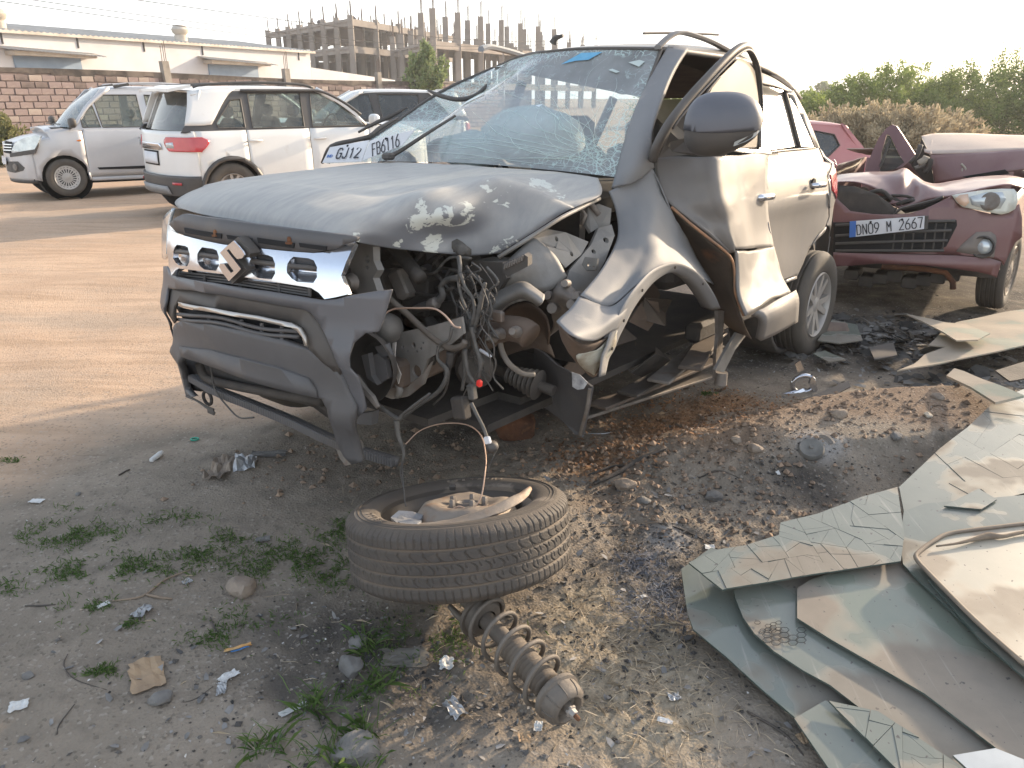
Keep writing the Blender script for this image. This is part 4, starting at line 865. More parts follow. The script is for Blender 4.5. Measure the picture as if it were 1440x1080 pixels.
q = MB(); q.lathe([(0, .02), (.02, .02), (.024, .0), (.03, -.01)], F1.x(*c4(118, 398), 1.84), (1, .2, 0), 10); q.obj('bracket_bolt', m_steel, suv, smooth='auto')
q = MB(); q.lathe([(0, .05), (.02, .046), (.04, .028), (.05, 0), (.046, -.03)], F1.x(*c4(238, 540), 1.74), (.6, .3, .7), 18); q.obj('horn_dome', m_primer, suv, smooth=True)
hl = [(F1.x(*c4(*p), 1.72), r) for p, r in (((285, 603), .006), ((318, 597), .010), ((342, 608), .005), ((300, 615), .004), ((330, 618), .004), ((328, 680), .022), ((350, 590), .004))]
plate('side_member', X4([(225, 575), (262, 560), (380, 535), (470, 508), (478, 560), (430, 600), (365, 640), (345, 690), (300, 722), (262, 700), (240, 640)], 1.72), m_primer, (-.01, 0, 0), holes=hl)
plate('crumpled_gusset', X4([(262, 700), (300, 720), (345, 690), (375, 650), (350, 720), (300, 760), (250, 768), (215, 755), (190, 700), (225, 690)], [1.74, 1.72, 1.70, 1.66, 1.70, 1.72, 1.74, 1.76, 1.78, 1.77]), m_steel, (-.01, 0, 0))
q = MB(); q.tube(X4([(235, 590), (245, 640), (262, 700), (275, 740), (265, 760)], 1.76), [.012, .014, .010, .014, .01], 6, smooth_path=3); q.obj('bent_stay', m_primer, suv, smooth=True)
plate('headlamp_mount_strip', X4([(252, 590), (262, 588), (258, 640), (278, 690), (270, 720), (250, 660)], 1.79), M('chipped_pale_paint', (.55, .52, .48), (.3, .26, .22), sc=20, rough=.6), (-.004, 0, 0))
q = MB(); q.bbox((1.50, .42, .50), (.55, .09, .10), .015, Matrix.Rotation(.12, 3, 'Z')); q.obj('chassis_rail', m_brownm, suv)
q = MB(); q.tube(X4([(540, 575), (600, 545), (660, 550), (690, 570)], 1.5), .045, 10, smooth_path=3); q.obj('subframe_arm', m_brownm, suv, smooth=True)
for p in ((565, 572), (590, 560), (640, 555)): MB().lathe([(0, .03), (.012, .03), (.014, .01), (.02, 0), (.02, -.02)], F1.x(*c4(*p), 1.56), (1, .3, .3), 8).obj('bolt', m_steel, suv, smooth='auto')
# apron and strut tower sheet metal
sheet('inner_apron', [X4([(555, 385), (625, 325), (690, 262), (730, 275)], [1.42, 1.37, 1.30, 1.28]), X4([(565, 408), (648, 372), (712, 330), (770, 318)], [1.42, 1.40, 1.32, 1.25]), X4([(580, 432), (650, 428), (745, 428), (802, 380)], [1.42, 1.38, 1.32, 1.25])], m_primer, suv, k=5, thick=.006, nz=.005, nsc=14)
plate('apron_top', X4([(690, 262), (735, 228), (800, 240), (872, 270), (850, 310), (800, 352), (740, 285)], [1.30, 1.2, 1.14, 1.06, 1.1, 1.2, 1.26]), m_primer, (0, -.01, -.006), holes=[(F1.x(*c4(770, 262), 1.19), .008), (F1.x(*c4(820, 305), 1.15), .008), (F1.x(*c4(760, 300), 1.21), .006)])
plate('strut_tower_flange', X4([(800, 395), (812, 360), (880, 280), (905, 225), (945, 215), (955, 250), (925, 330), (890, 390), (850, 440), (815, 430)], [1.2, 1.18, 1.05, .98, .95, .95, 1.02, 1.1, 1.16, 1.2]), m_primer, (0, -.012, -.006), holes=[(F1.x(*c4(905, 262), .99), .010), (F1.x(*c4(880, 300), 1.05), .008)])
plate('torn_bracket', X4([(865, 320), (905, 325), (900, 362), (868, 362), (855, 345)], 1.13), m_primer, (.01, 0, .004), holes=[(F1.x(*c4(878, 342), 1.13), .007), (F1.x(*c4(895, 350), 1.13), .005)])
plate('hinge_plate', X4([(870, 160), (905, 150), (945, 165), (940, 215), (905, 225), (880, 240), (865, 215)], [.96, .94, .92, .92, .95, .98, .98]), m_primer, (0, -.01, -.006))
q = MB(); q.tube(X4([(872, 140), (890, 165), (905, 185)], [.98, .95, .94]), .012, 7); q.tube(X4([(850, 215), (862, 185), (850, 170), (830, 150)], 1.0), .008, 6); q.obj('bonnet_hinge', m_steel, suv, smooth=True)
sh = sheet('strut_tower_lip', [X4([(540, 470), (600, 425), (660, 400), (700, 415), (735, 440)], 1.45), X4([(545, 500), (605, 450), (655, 425), (695, 438), (728, 462)], 1.50), X4([(550, 540), (600, 485), (645, 455), (690, 455), (715, 468)], 1.44)], m_primer, suv, k=5, thick=.006, nz=.006, nsc=14)
MB().tube(X4([(560, 532), (605, 478), (650, 456), (700, 452), (722, 466)], 1.455), .005, 6, smooth_path=4).obj('shiny_torn_edge', M('bright_torn_metal', (.75, .73, .70), (.4, .38, .35), sc=30, rough=.35, metal=.8), sh, smooth=True)
sheet('arch_liner', [X4([(560, 545), (620, 480), (690, 462), (740, 500), (752, 560)], 1.30), X4([(580, 590), (640, 540), (690, 520), (735, 555), (745, 600)], 1.18), X4([(600, 640), (650, 620), (700, 610), (740, 625), (760, 640)], 1.2)], m_brownm, suv, k=4, thick=.006, nz=.01)
sheet('crushed_rail_end', [X4([(740, 435), (790, 400), (830, 420)], 1.28), X4([(750, 470), (790, 440), (835, 460)], 1.33), X4([(760, 510), (800, 490), (840, 490)], 1.26), X4([(745, 560), (770, 540), (800, 520)], 1.2)], m_steel, suv, k=6, thick=.008, nz=.022, nsc=16)
for p, r in (((800, 402), .012), ((745, 440), .014), ((760, 480), .018), ((820, 468), .016), ((835, 440), .012)):
    MB().lathe([(0, .02), (r, .02), (r * 1.2, 0), (r * 1.2, -.03)], F1.x(*c4(*p), 1.33), (1, .4, .2), 10).obj('crushed_mount', m_steel, suv, smooth='auto')
# fuse box connector
q = MB(); A_ = X4([(598, 342), (668, 310), (680, 318), (680, 348), (615, 382), (600, 360)], 1.50); q.prism(A_, (-.05, -.02, 0)); fz = q.obj('connector_block', m_blackpl, suv)
for k_ in range(8):
    t_ = (k_ + .5) / 8; p = F1.x(*c4(605 + 62 * t_, 352 - 30 * t_), 1.505); MB().box(p + Vector((0, 0, .002)), (.008, .006, .018), Matrix.Rotation(-.3, 3, 'X')).obj('connector_slot', m_steel, fz)
plate('fuse_box', X4([(500, 330), (600, 335), (612, 385), (590, 420), (548, 420), (540, 395), (500, 385)], 1.44), m_blackpl, (-.12, 0, 0))
plate('slotted_cover', X4([(520, 430), (545, 425), (600, 480), (585, 500), (560, 495), (520, 450)], 1.46), m_charcoal, (-.03, 0, 0))
q = MB(); q.bbox(F1.x(*c4(400, 440), 1.40), (.14, .26, .20), .02); q.obj('battery_tray', m_grime, suv)
q = MB(); q.prism(X4([(345, 470), (455, 455), (450, 495), (330, 512)], 1.52), (-.05, 0, 0)); q.obj('tray_front', m_grime, suv)
plate('support_web', X4([(385, 330), (400, 385), (430, 460), (330, 465), (360, 400)], 1.48), m_grime, (-.02, 0, 0))
# harness
def cable(name, pts, r, mat=None, xx=1.6, parent=suv, n=6):
    P_ = [F1.x(*c4(p[0], p[1]), p[2] if len(p) > 2 else xx) for p in pts]
    return MB().tube(P_, r, 7, smooth_path=n).obj(name, mat or m_wire, parent, smooth=True)
cable('wire_bundle', [(462, 318, 1.62), (466, 360), (460, 400), (475, 460), (500, 520), (512, 560)], [.008, .007, .005, .005, .006, .005], xx=1.66)
cable('wire_bundle', [(466, 370), (480, 410), (505, 450), (510, 500), (490, 560), (478, 620), (480, 680), (472, 740)], [.007, .005, .005, .006, .009, .009, .007, .006], xx=1.67)
wr_ = random.Random(11)
for k_ in range(22):
    cx_, cy_ = wr_.uniform(455, 560), wr_.uniform(330, 560); pp_ = [(cx_, cy_)]
    for j in range(5): cx_ += wr_.uniform(-42, 42); cy_ += wr_.uniform(12, 60); pp_.append((cx_, cy_))
    cable('thin_wire', pp_, wr_.uniform(.0018, .0042), (m_wire, m_blackpl)[k_ % 2], xx=1.60 + wr_.uniform(-.06, .08), n=4)
for k_ in range(14):
    cx_, cy_ = wr_.uniform(230, 420), wr_.uniform(340, 480); pp_ = [(cx_, cy_)]
    for j in range(3): cx_ += wr_.uniform(15, 70); cy_ += wr_.uniform(-50, 50); pp_.append((cx_, cy_))
    cable('thin_wire', pp_, wr_.uniform(.003, .008), (m_wire, m_grime)[k_ % 2], xx=1.5 + wr_.uniform(-.1, .1), n=4)
cable('wire_bundle', [(545, 400), (535, 440), (522, 500), (500, 560), (484, 600)], [.006, .008, .009, .008, .006], xx=1.66)
cable('wire_bundle', [(480, 610), (490, 680), (510, 720), (505, 770)], [.008, .006, .005, .006], xx=1.69)
cable('wire_bundle', [(500, 540), (515, 600), (530, 650), (525, 700)], [.008, .006, .008, .005], xx=1.68)
cable('coolant_hose', [(205, 370, 1.6), (235, 440), (300, 500), (370, 565), (430, 605), (470, 600), (482, 585)], .011, M('black_hose', (.03, .03, .032), (.055, .052, .05), rough=.5, dust=.35), xx=1.72)
cable('air_hose', [(290, 500, 1.5), (340, 478), (385, 465), (410, 440), (405, 410), (425, 390), (460, 385)], [.014, .016, .018, .012, .009, .009, .012], xx=1.6)
cable('hose_clip', [(372, 470, 1.615), (392, 462, 1.615)], .021, m_steel)
cable('copper_wire', [(222, 500, 1.80), (260, 482), (330, 480), (385, 482), (420, 505), (445, 535), (466, 542)], .0032, M('bare_copper', (.55, .38, .28), rough=.5, metal=.3), xx=1.78)
cable('thin_wire', [(440, 540), (430, 580), (400, 600), (395, 640), (425, 680), (400, 740), (330, 790), (285, 825)], [.006, .005, .004, .005, .008, .008, .007, .008], xx=1.74)
cable('thin_wire', [(395, 600), (400, 650), (420, 675)], .004, xx=1.72)
cable('relay_plug', [(435, 620), (432, 655), (420, 690)], [.014, .013, .008], m_grime, xx=1.72)
cable('lamp_pigtail', [(150, 690), (185, 760), (225, 800), (270, 830), (285, 815), (330, 780), (370, 750)], [.005, .006, .007, .008, .005, .005, .004], xx=1.86)
cable('lamp_pigtail', [(265, 835), (270, 880), (288, 940), (278, 1000), (290, 1060)], [.010, .008, .005, .003, .002], xx=1.86)
cable('brake_line', [(590, 580, 1.5), (600, 620, 1.5), (620, 655, 1.5), (660, 685, 1.45), (700, 690, 1.4)], .010, M('grey_hose', (.13, .12, .11), (.2, .18, .16), rough=.6), xx=1.5)
cable('abs_lead', [(500, 780), (520, 820), (540, 860), (552, 895)], [.007, .006, .006, .006], xx=1.75)
cable('abs_lead', [(548, 905), (570, 920), (575, 940), (560, 975), (552, 1000)], [.006, .010, .003, .002, .002], xx=1.76)
q = MB(); q.lathe([(0, .015), (.016, .012), (.020, 0), (.016, -.015), (0, -.018)], F1.x(*c4(568, 918), 1.76), (.2, .3, 1), 12); q.obj('rubber_grommet', m_blackpl, suv, smooth=True)
q = MB(); q.bbox(F1.x(*c4(553, 898), 1.77), (.012, .022, .024), .003, Matrix.Rotation(.4, 3, 'X')); q.obj('white_tag', m_white_pl, suv)
for (p, d_, mt, xx) in (((527, 718), (.016, .018, .026), M('red_plastic', (.75, .04, .03), rough=.35), 1.70), ((504, 745), (.024, .026, .055), m_wire, 1.70), ((468, 795), (.035, .055, .075), m_grime, 1.72), ((545, 622), (.012, .055, .012), m_white_pl, 1.62), ((580, 505), (.02, .06, .04), m_steel, 1.56)):
    MB().bbox(F1.x(*c4(*p), xx), d_, .006, Matrix.Rotation(rr_.uniform(-.3, .3), 3, 'X')).obj('plug_connector', mt, suv)
# axle stub and boot
ax_c = F1.x(*c4(650, 700), 1.25); prof = [(0, -.16), (.02, -.16), (.02, -.10)]
for k_ in range(7): prof += [(.060 - .004 * k_, -.09 + k_ * .022), (.045 - .003 * k_, -.079 + k_ * .022)]
prof += [(.02, .07), (.016, .3), (0, .3)]
MB().lathe(prof, ax_c, (0.1, -1, .15), 20).obj('axle_boot', m_blackpl, suv, smooth='auto')
q = MB(); q.lathe([(0, .03), (.05, .03), (.075, 0), (.06, -.05), (0, -.05)], F1.x(*c4(510, 672), 1.45), (1, .4, .1), 16); q.obj('pulley', m_blackpl, suv, smooth='auto')
q = MB(); q.box((1.2, .36, .30), (.12, .5, .03)); q.tube([(1.25, -.5, .24), (1.22, .1, .22), (1.15, .5, .26)], .03, 8); q.obj('control_arm', m_grime, suv)
plate('hanging_liner', X4([(700, 606), (730, 622), (770, 660), (828, 690), (882, 728), (872, 790), (852, 882), (830, 880), (790, 838), (740, 800), (706, 782), (694, 700)], [1.12, 1.14, 1.17, 1.20, 1.22, 1.2, 1.12, 1.12, 1.1, 1.08, 1.06, 1.08]), m_charcoal, (-.008, .004, 0))
MB().tube(X4([(876, 735), (866, 800), (845, 880)], [1.225, 1.2, 1.125]), .007, 6, smooth_path=3).obj('liner_rim', m_steel, suv)
plate('liner_scuff', X4([(820, 682), (845, 690), (870, 715), (858, 735), (838, 738), (822, 728)], 1.225), M('torn_white_edge', (.55, .55, .55), (.25, .25, .26), sc=30, rough=.7), (.002, 0, 0))
q = MB(); q.box((.2, -.05, .27), (2.6, 1.4, .03)); q.box((1.2, 0, .3), (.9, 1.0, .03)); q.obj('underbody', m_grime, suv)
# --- left front wing
S1 = lambda u, v, y: F1.y(u, v, y)
fend_rows = [
 [S1(855, 270, .70), S1(872, 262, .71), S1(895, 248, .74), S1(914, 234, .77), S1(924, 249, .80), S1(933, 272, .83)],
 [S1(866, 300, .73), S1(885, 290, .76), S1(905, 280, .79), S1(924, 272, .81), S1(938, 285, .83), S1(945, 300, .85)],
 [S1(868, 328, .78), S1(887, 325, .82), S1(906, 318, .85), S1(923, 308, .86), S1(942, 312, .86), S1(958, 325, .86)],
 [S1(860, 355, .83), S1(881, 358, .87), S1(902, 355, .90), S1(926, 340, .905), S1(948, 343, .89), S1(973, 350, .87)],
 [S1(843, 383, .90), S1(866, 390, .94), S1(888, 390, .96), S1(920, 370, .965), S1(956, 366, .95), S1(990, 378, .90)],
 [S1(813, 417, .96), S1(838, 428, 1.0), S1(862, 430, 1.02), S1(898, 402, 1.03), S1(947, 376, 1.0), S1(1004, 400, .93)],
]
fender = sheet('front_wing', fend_rows, m_fend, suv, k=6, kk=7, thick=.004, nz=.010, nsc=7)
fend2 = [
 [S1(813, 417, .962), S1(838, 428, 1.002), S1(862, 430, 1.022), S1(893, 406, 1.032)],
 [S1(800, 437, .98), S1(822, 455, 1.05), S1(848, 458, 1.07), S1(880, 436, 1.06)],
 [S1(783, 453, 1.0), S1(803, 472, 1.08), S1(832, 480, 1.08), S1(868, 462, 1.06)],
]
sheet('wing_front_corner', fend2, m_fend, fender, k=6, thick=.004, nz=.006, nsc=10)
sheet('wing_underside_flap', [[S1(783, 454, 1.0), S1(803, 476, 1.05), S1(823, 484, 1.06), S1(858, 473, 1.05)], [S1(790, 475, .98), S1(806, 497, 1.0), S1(828, 500, 1.02), S1(850, 492, 1.03)], [S1(800, 492, .97), S1(812, 512, .99), S1(832, 530, 1.0), S1(848, 510, 1.02)]], m_brownm, fender, k=5, thick=.004, nz=.008, nsc=12)
sheet('torn_wing_tip', [[S1(858, 473, 1.055), S1(868, 464, 1.06)], [S1(838, 492, 1.05), S1(866, 484, 1.06)], [S1(812, 500, 1.02), S1(848, 508, 1.05)], [S1(822, 520, 1.0), S1(836, 528, 1.02)]], M('torn_pale_metal', (.42, .42, .36), (.24, .20, .15), sc=16, rough=.6), fender, k=5, thick=.003, nz=.006, nsc=20)
arch = [(855, 527), (860, 505), (867, 493), (874, 475), (883, 457), (893, 437), (907, 416), (925, 395), (947, 383), (967, 389), (983, 403), (995, 420), (1004, 436)]
ai = [S1(u, v, 1.05 - .0009 * max(0, u - 900)) for u, v in arch]; ao = [S1(u + dx, v + dy, 1.065 - .0009 * max(0, u - 900)) for (u, v), (dx, dy) in zip(arch, ((-13, 3), (-15, -3), (-16, -6), (-16, -10), (-15, -13), (-13, -15), (-11, -16), (-6, -17), (2, -14), (7, -11), (9, -8), (10, -5), (9, -3)))]
sheet('wheel_arch_lip', [ao, [p - Vector((0, .012, 0)) for p in ai], [p - Vector((0, .06, -.008)) for p in ai]], m_fend, fender, k=4, thick=.003)
for t_ in (2, 4, 6, 8, 10): MB().lathe([(0, .003), (.006, .002), (.006, 0)], (ai[t_] + ao[t_]) / 2 + Vector((0, .004, 0)), (0, 1, 0), 8).obj('arch_rivet', m_black, fender)
# --- A pillar, roof, rail
pil = [[S1(938, 69, .57), S1(952, 70, .60), S1(966, 74, .64)], [S1(915, 118, .60), S1(932, 108, .64), S1(950, 100, .68)], [S1(893, 166, .64), S1(914, 152, .69), S1(934, 138, .73)], [S1(879, 214, .67), S1(898, 200, .73), S1(917, 187, .76)], [S1(869, 252, .69), S1(890, 236, .75), S1(912, 216, .77)], [S1(862, 268, .69), S1(885, 256, .74), S1(914, 234, .76)]]
sheet('a_pillar', pil, m_fend, suv, k=5, thick=.02, nz=.002)
sheet('rusty_scrape', [[S1(893, 168, .655), S1(898, 172, .68)], [S1(888, 190, .665), S1(894, 196, .69)], [S1(886, 202, .67), S1(890, 206, .69)]], M('orange_rust', (.42, .17, .07), (.3, .12, .06), sc=30, rough=.9), suv, k=3, thick=.006)
rf = [
 [H.x(700, 91, .02), H.x(735, 77, .12), H.x(780, 69.5, .20), H.x(830, 66.5, .24), H.x(880, 66, .25), S1(930, 67, .56), S1(946, 66, .60)],
 [Vector((-.10, -.60, 1.62)), Vector((-.05, -.42, 1.65)), Vector((-.02, -.2, 1.675)), Vector((0, .05, 1.685)), Vector((0, .3, 1.675)), Vector((.05, .54, 1.655)), Vector((.05, .61, 1.63))],
 [Vector((-.6, -.60, 1.63)), Vector((-.6, -.42, 1.70)), Vector((-.6, -.2, 1.725)), Vector((-.6, .05, 1.735)), Vector((-.6, .3, 1.72)), Vector((-.6, .54, 1.68)), Vector((-.6, .62, 1.63))],
 [Vector((-1.2, -.58, 1.60)), Vector((-1.2, -.42, 1.68)), Vector((-1.2, -.2, 1.70)), Vector((-1.2, .05, 1.705)), Vector((-1.2, .3, 1.69)), Vector((-1.2, .52, 1.64)), Vector((-1.2, .60, 1.58))],
 [Vector((-1.72, -.54, 1.50)), Vector((-1.74, -.40, 1.54)), Vector((-1.75, -.2, 1.55)), Vector((-1.75, .05, 1.555)), Vector((-1.75, .3, 1.55)), Vector((-1.72, .5, 1.52)), Vector((-1.70, .55, 1.49))]]
roof1 = sheet('roof', rf, m_side, suv, k=4, thick=.02)
rail = [S1(925, 66, .56), S1(934, 57, .555), S1(945, 49, .555), S1(956, 45.5, .56), S1(972, 48, .57), S1(1000, 58, .58), S1(1030, 74, .585), S1(1062, 92, .585), S1(1095, 112, .58), S1(1111, 124, .57)]
def ribbon(pts, w_, h_, name, mat, parent, k=5):
    P_ = crv(pts, k); q = MB(); rows = []
    for i, p in enumerate(P_):
        t_ = i / (len(P_) - 1); s_ = 1.0
        rows.append([p + Vector((0, -w_, 0)), p + Vector((0, -w_ * .6, h_)), p + Vector((0, w_ * .5, h_)), p + Vector((0, w_, 0)), p + Vector((0, w_ * .8, -h_ * 1.2)), p + Vector((0, -w_ * .8, -h_ * 1.2))])
    q.v = [tuple(p) for r in rows for p in r]; n_ = len(rows)
    q.f = [(i * 6 + j, i * 6 + (j + 1) % 6, (i + 1) * 6 + (j + 1) % 6, (i + 1) * 6 + j) for i in range(n_ - 1) for j in range(6)] + [tuple(range(6)), tuple((n_ - 1) * 6 + j for j in range(6))]
    return q.obj(name, mat, parent, smooth='auto')
ribbon(rail, .018, .008, 'roof_rail', m_side, suv)
ribbon([Vector((p.x, -p.y, p.z)) for p in rail[2:]], .022, .012, 'roof_rail', m_paint, suv)
q = MB(); q.tube([S1(905, 47, -.1), S1(955, 46, -.1), S1(1010, 49, -.1)], .008, 5); q.tube([S1(985, 50, -.1), S1(985, 56, -.1)], .006, 5); q.obj('bent_antenna', m_blackpl, roof1)
MB().tube([H.x(777, 61, .0), H.x(781, 54, .0), H.x(792, 50, .0)], [.02, .014, .008], 6, smooth_path=3).obj('torn_moulding', m_blackpl, roof1)
# --- windscreen
def w3(a_, b_, s_, bul): return a_.lerp(b_, s_) + Vector((.75, 0, .65)) * bul
Lf = [H.x(700, 93, .02), H.x(625, 127, .24), H.x(562, 168, .52), H.x(502, 207, .80), H.x(458, 230, .90)]
Rt = [S1(930, 70, .565), S1(912, 118, .60), S1(893, 166, .64), S1(879, 212, .67), S1(868, 249, .69)]
top = [H.x(700, 93, .02), H.x(740, 77, .12), H.x(785, 71, .20), H.x(835, 68.5, .24), H.x(885, 68.5, .25), S1(930, 70, .565)]
ws_rows = []
for i in range(5):
    row = []
    for j, s_ in enumerate((0, .16, .34, .54, .77, 1)):
        b_ = .12 * math.sin(math.pi * s_) * (.35 if i == 0 else (1, .6, .65, .7, .72)[i])
        p = top[j] if i == 0 else w3(Lf[i], Rt[i], s_, b_ * .55)
        row.append(p)
    ws_rows.append(row)
ws_rows[1][1] += Vector((-.05, 0, -.05)); ws_rows[2][1] += Vector((-.04, 0, -.05)); ws_rows[2][2] += Vector((.03, 0, .02))
def ws_mat():
    m = glass('cracked_windscreen', (.80, .90, .88), .50, (.47, .49, .48), rough=.12); n = m.node_tree.nodes; l = m.node_tree.links
    out = [x for x in n if x.type == 'OUTPUT_MATERIAL'][0]; src = out.inputs[0].links[0].from_socket; tc = [x for x in n if x.type == 'TEX_COORD'][0]
    nz = n.new('ShaderNodeTexNoise'); nz.inputs['Scale'].default_value = 9; nz.inputs['Detail'].default_value = 4; l.new(tc.outputs['Object'], nz.inputs['Vector'])
    ad = n.new('ShaderNodeVectorMath'); ad.operation = 'MULTIPLY_ADD'; l.new(nz.outputs['Color'], ad.inputs[0]); ad.inputs[1].default_value = (.09, .09, .09); l.new(tc.outputs['Object'], ad.inputs[2])
    fac = None
    for sc_, wd_ in ((13, .022), (34, .035)):
        vo = n.new('ShaderNodeTexVoronoi'); vo.feature = 'DISTANCE_TO_EDGE'; vo.inputs['Scale'].default_value = sc_; l.new(ad.outputs[0], vo.inputs['Vector'])
        lt = n.new('ShaderNodeMath'); lt.operation = 'LESS_THAN'; lt.inputs[1].default_value = wd_; l.new(vo.outputs['Distance'], lt.inputs[0])
        if fac is None: fac = lt
        else:
            a2 = n.new('ShaderNodeMath'); a2.operation = 'MAXIMUM'; l.new(fac.outputs[0], a2.inputs[0]); l.new(lt.outputs[0], a2.inputs[1]); fac = a2
    at = n.new('ShaderNodeAttribute'); at.attribute_name = 'crack'; n2 = n.new('ShaderNodeTexNoise'); n2.inputs['Scale'].default_value = 22; n2.inputs['Detail'].default_value = 5; l.new(tc.outputs['Object'], n2.inputs['Vector'])
    s_ = n.new('ShaderNodeMath'); s_.operation = 'ADD'; l.new(at.outputs['Fac'], s_.inputs[0]); l.new(n2.outputs[0], s_.inputs[1])
    r = n.new('ShaderNodeValToRGB'); r.color_ramp.elements[0].position = .75; r.color_ramp.elements[1].position = 1.05; l.new(s_.outputs[0], r.inputs[0])
    mu = n.new('ShaderNodeMath'); mu.operation = 'MULTIPLY'; l.new(r.outputs[0], mu.inputs[0]); l.new(fac.outputs[0], mu.inputs[1])
    m2 = n.new('ShaderNodeMath'); m2.operation = 'MULTIPLY'; l.new(mu.outputs[0], m2.inputs[0]); m2.inputs[1].default_value = .6
    df = n.new('ShaderNodeBsdfDiffuse'); df.inputs[0].default_value = (.52, .66, .62, 1); mx = n.new('ShaderNodeMixShader'); l.new(m2.outputs[0], mx.inputs[0]); l.new(src, mx.inputs[1]); l.new(df.outputs[0], mx.inputs[2]); l.new(mx.outputs[0], out.inputs[0]); return m
ws = sheet('windscreen', ws_rows, ws_mat(), suv, k=6, kk=7, thick=0, nz=.003, nsc=4)
me = ws.data; ncol = 5 * 6 + 1; nrow_ = 4 * 7 + 1; co = np.array([tuple(v.co) for v in me.vertices]).reshape(nrow_, ncol, 3); tt, ss = np.meshgrid(np.linspace(0, 1, nrow_), np.linspace(0, 1, ncol), indexing='ij')
ck = .20 + .85 * np.exp(-((ss - .0) / .24) ** 2) + .55 * np.exp(-((ss - .22) / .2) ** 2 - ((tt - .05) / .18) ** 2) + .6 * np.exp(-((ss - 1) / .07) ** 2) * np.clip(tt * 1.3, 0, 1) + .3 * np.exp(-((ss - .97) / .16) ** 2 - ((tt - .85) / .16) ** 2) + .3 * np.exp(-((tt - 0) / .05) ** 2)
at = me.attributes.new('crack', 'FLOAT', 'POINT'); at.data.foreach_set('value', np.clip(ck, 0, 1).ravel().astype(np.float32))
def WS(s_, t_, off=.003):
    i = min(max(t_, 0), 1) * (nrow_ - 1); j = min(max(s_, 0), 1) * (ncol - 1); i0, j0 = min(int(i), nrow_ - 2), min(int(j), ncol - 2); a_, b_ = i - i0, j - j0
    p = (co[i0, j0] * (1 - a_) * (1 - b_) + co[i0 + 1, j0] * a_ * (1 - b_) + co[i0, j0 + 1] * (1 - a_) * b_ + co[i0 + 1, j0 + 1] * a_ * b_)
    return Vector(p) + Vector((.6, 0, .8)) * off
m_crk = M('crack_line', (.62, .72, .68), (.45, .55, .50), sc=20, rough=.4); q = MB(); rr_ = random.Random(3)
def crackline(q, s0, t0, s1, t1, amp, r=.0011, n=14):
    ph = rr_.uniform(0, 6); bow = rr_.uniform(-amp, amp); pts = []
    for i in range(n + 1):
        f = i / n; s_ = s0 + (s1 - s0) * f + bow * math.sin(math.pi * f) * (t1 - t0) + .006 * math.sin(f * 17 + ph); t_ = t0 + (t1 - t0) * f - bow * math.sin(math.pi * f) * (s1 - s0) + .006 * math.sin(f * 13 + ph)
        if 0 <= s_ <= 1 and 0 <= t_ <= 1: pts.append(WS(s_, t_))
    if len(pts) > 3: q.tube(pts, [r * .5, r, r, r * .4], 3)
for i in range(22): crackline(q, rr_.uniform(.93, 1.0), rr_.uniform(.75, .98), rr_.uniform(.45, .95), rr_.uniform(.05, .6), .16, rr_.uniform(.0005, .0010))
for i in range(9): crackline(q, rr_.uniform(.55, 1), rr_.uniform(.8, .99), rr_.uniform(.2, .8), rr_.uniform(.72, .98), .2, .0008)
for i in range(14): crackline(q, rr_.uniform(.05, .3), rr_.uniform(0, .4), rr_.uniform(.25, .95), rr_.uniform(.0, .5), .3, .0008)
for i in range(16): crackline(q, rr_.uniform(.0, .15), rr_.uniform(.3, 1), rr_.uniform(.1, .5), rr_.uniform(.3, 1), .3, .0009)
o = q.obj('crack_lines', m_crk, ws, fix=False); o['kind'] = 'stuff'
q = MB(); q.tube([WS(0, t_, .0) for t_ in np.linspace(.02, .98, 12)], .009, 6); q.tube([WS(s_, 0, 0) for s_ in np.linspace(0, 1, 14)], .008, 6); q.tube([WS(1, t_, 0) for t_ in np.linspace(0, 1, 12)], .009, 6); q.obj('windscreen_seal', m_blackpl, suv, smooth=True)
MB().add([WS(.585, .04, .006), WS(.69, .035, .006), WS(.685, .095, .006), WS(.63, .10, .006), WS(.585, .125, .006)], [(0, 1, 2, 3, 4)]).obj('blue_sticker', M('faded_blue_sticker', (.10, .33, .52), (.16, .40, .58), sc=20, rough=.6), ws)
for pl in (((.88, .11), (.92, .09), (.95, .10), (.94, .14)), ((.84, .16), (.88, .18), (.87, .19), (.83, .17)), ((.385, .42), (.42, .36), (.43, .37), (.39, .50))):
    MB().add([WS(a_, b_, .006) for a_, b_ in pl], [tuple(range(len(pl)))]).obj('glass_splinter', M('pale_splinter', (.55, .62, .58), rough=.3), ws)
# wipers and torn moulding on the glass
wp = [H.x(548, 221, 1.04), H.x(600, 186, .80), H.x(650, 150, .48)]
q = MB(); q.tube([H.x(541, 222, 1.06), H.x(560, 214, 1.0), H.x(600, 188, .86), H.x(640, 163, .66)], [.014, .009, .008, .006], 7, smooth_path=4); wa = q.obj('wiper_arm', m_blackpl, suv, smooth=True)
MB().bbox(H.x(546, 220, 1.05), (.04, .05, .03), .008).obj('wiper_pivot', m_blackpl, wa)
MB().tube([H.x(602, 127, .36), H.x(620, 135, .36), H.x(645, 140, .34), H.x(668, 135, .27), H.x(683, 122, .18), H.x(692, 112, .10)], [.006, .012, .012, .012, .010, .005], 7, smooth_path=4).obj('loose_wiper_blade', m_blackpl, suv, smooth=True)
MB().tube([H.x(453, 229, .98), H.x(466, 206, .98), H.x(500, 197, .92), H.x(520, 192, .88), H.x(535, 180, .80), H.x(560, 166, .66)], [.008, .011, .010, .012, .012, .006], 6, smooth_path=4).obj('torn_screen_moulding', m_blackpl, suv, smooth=True)
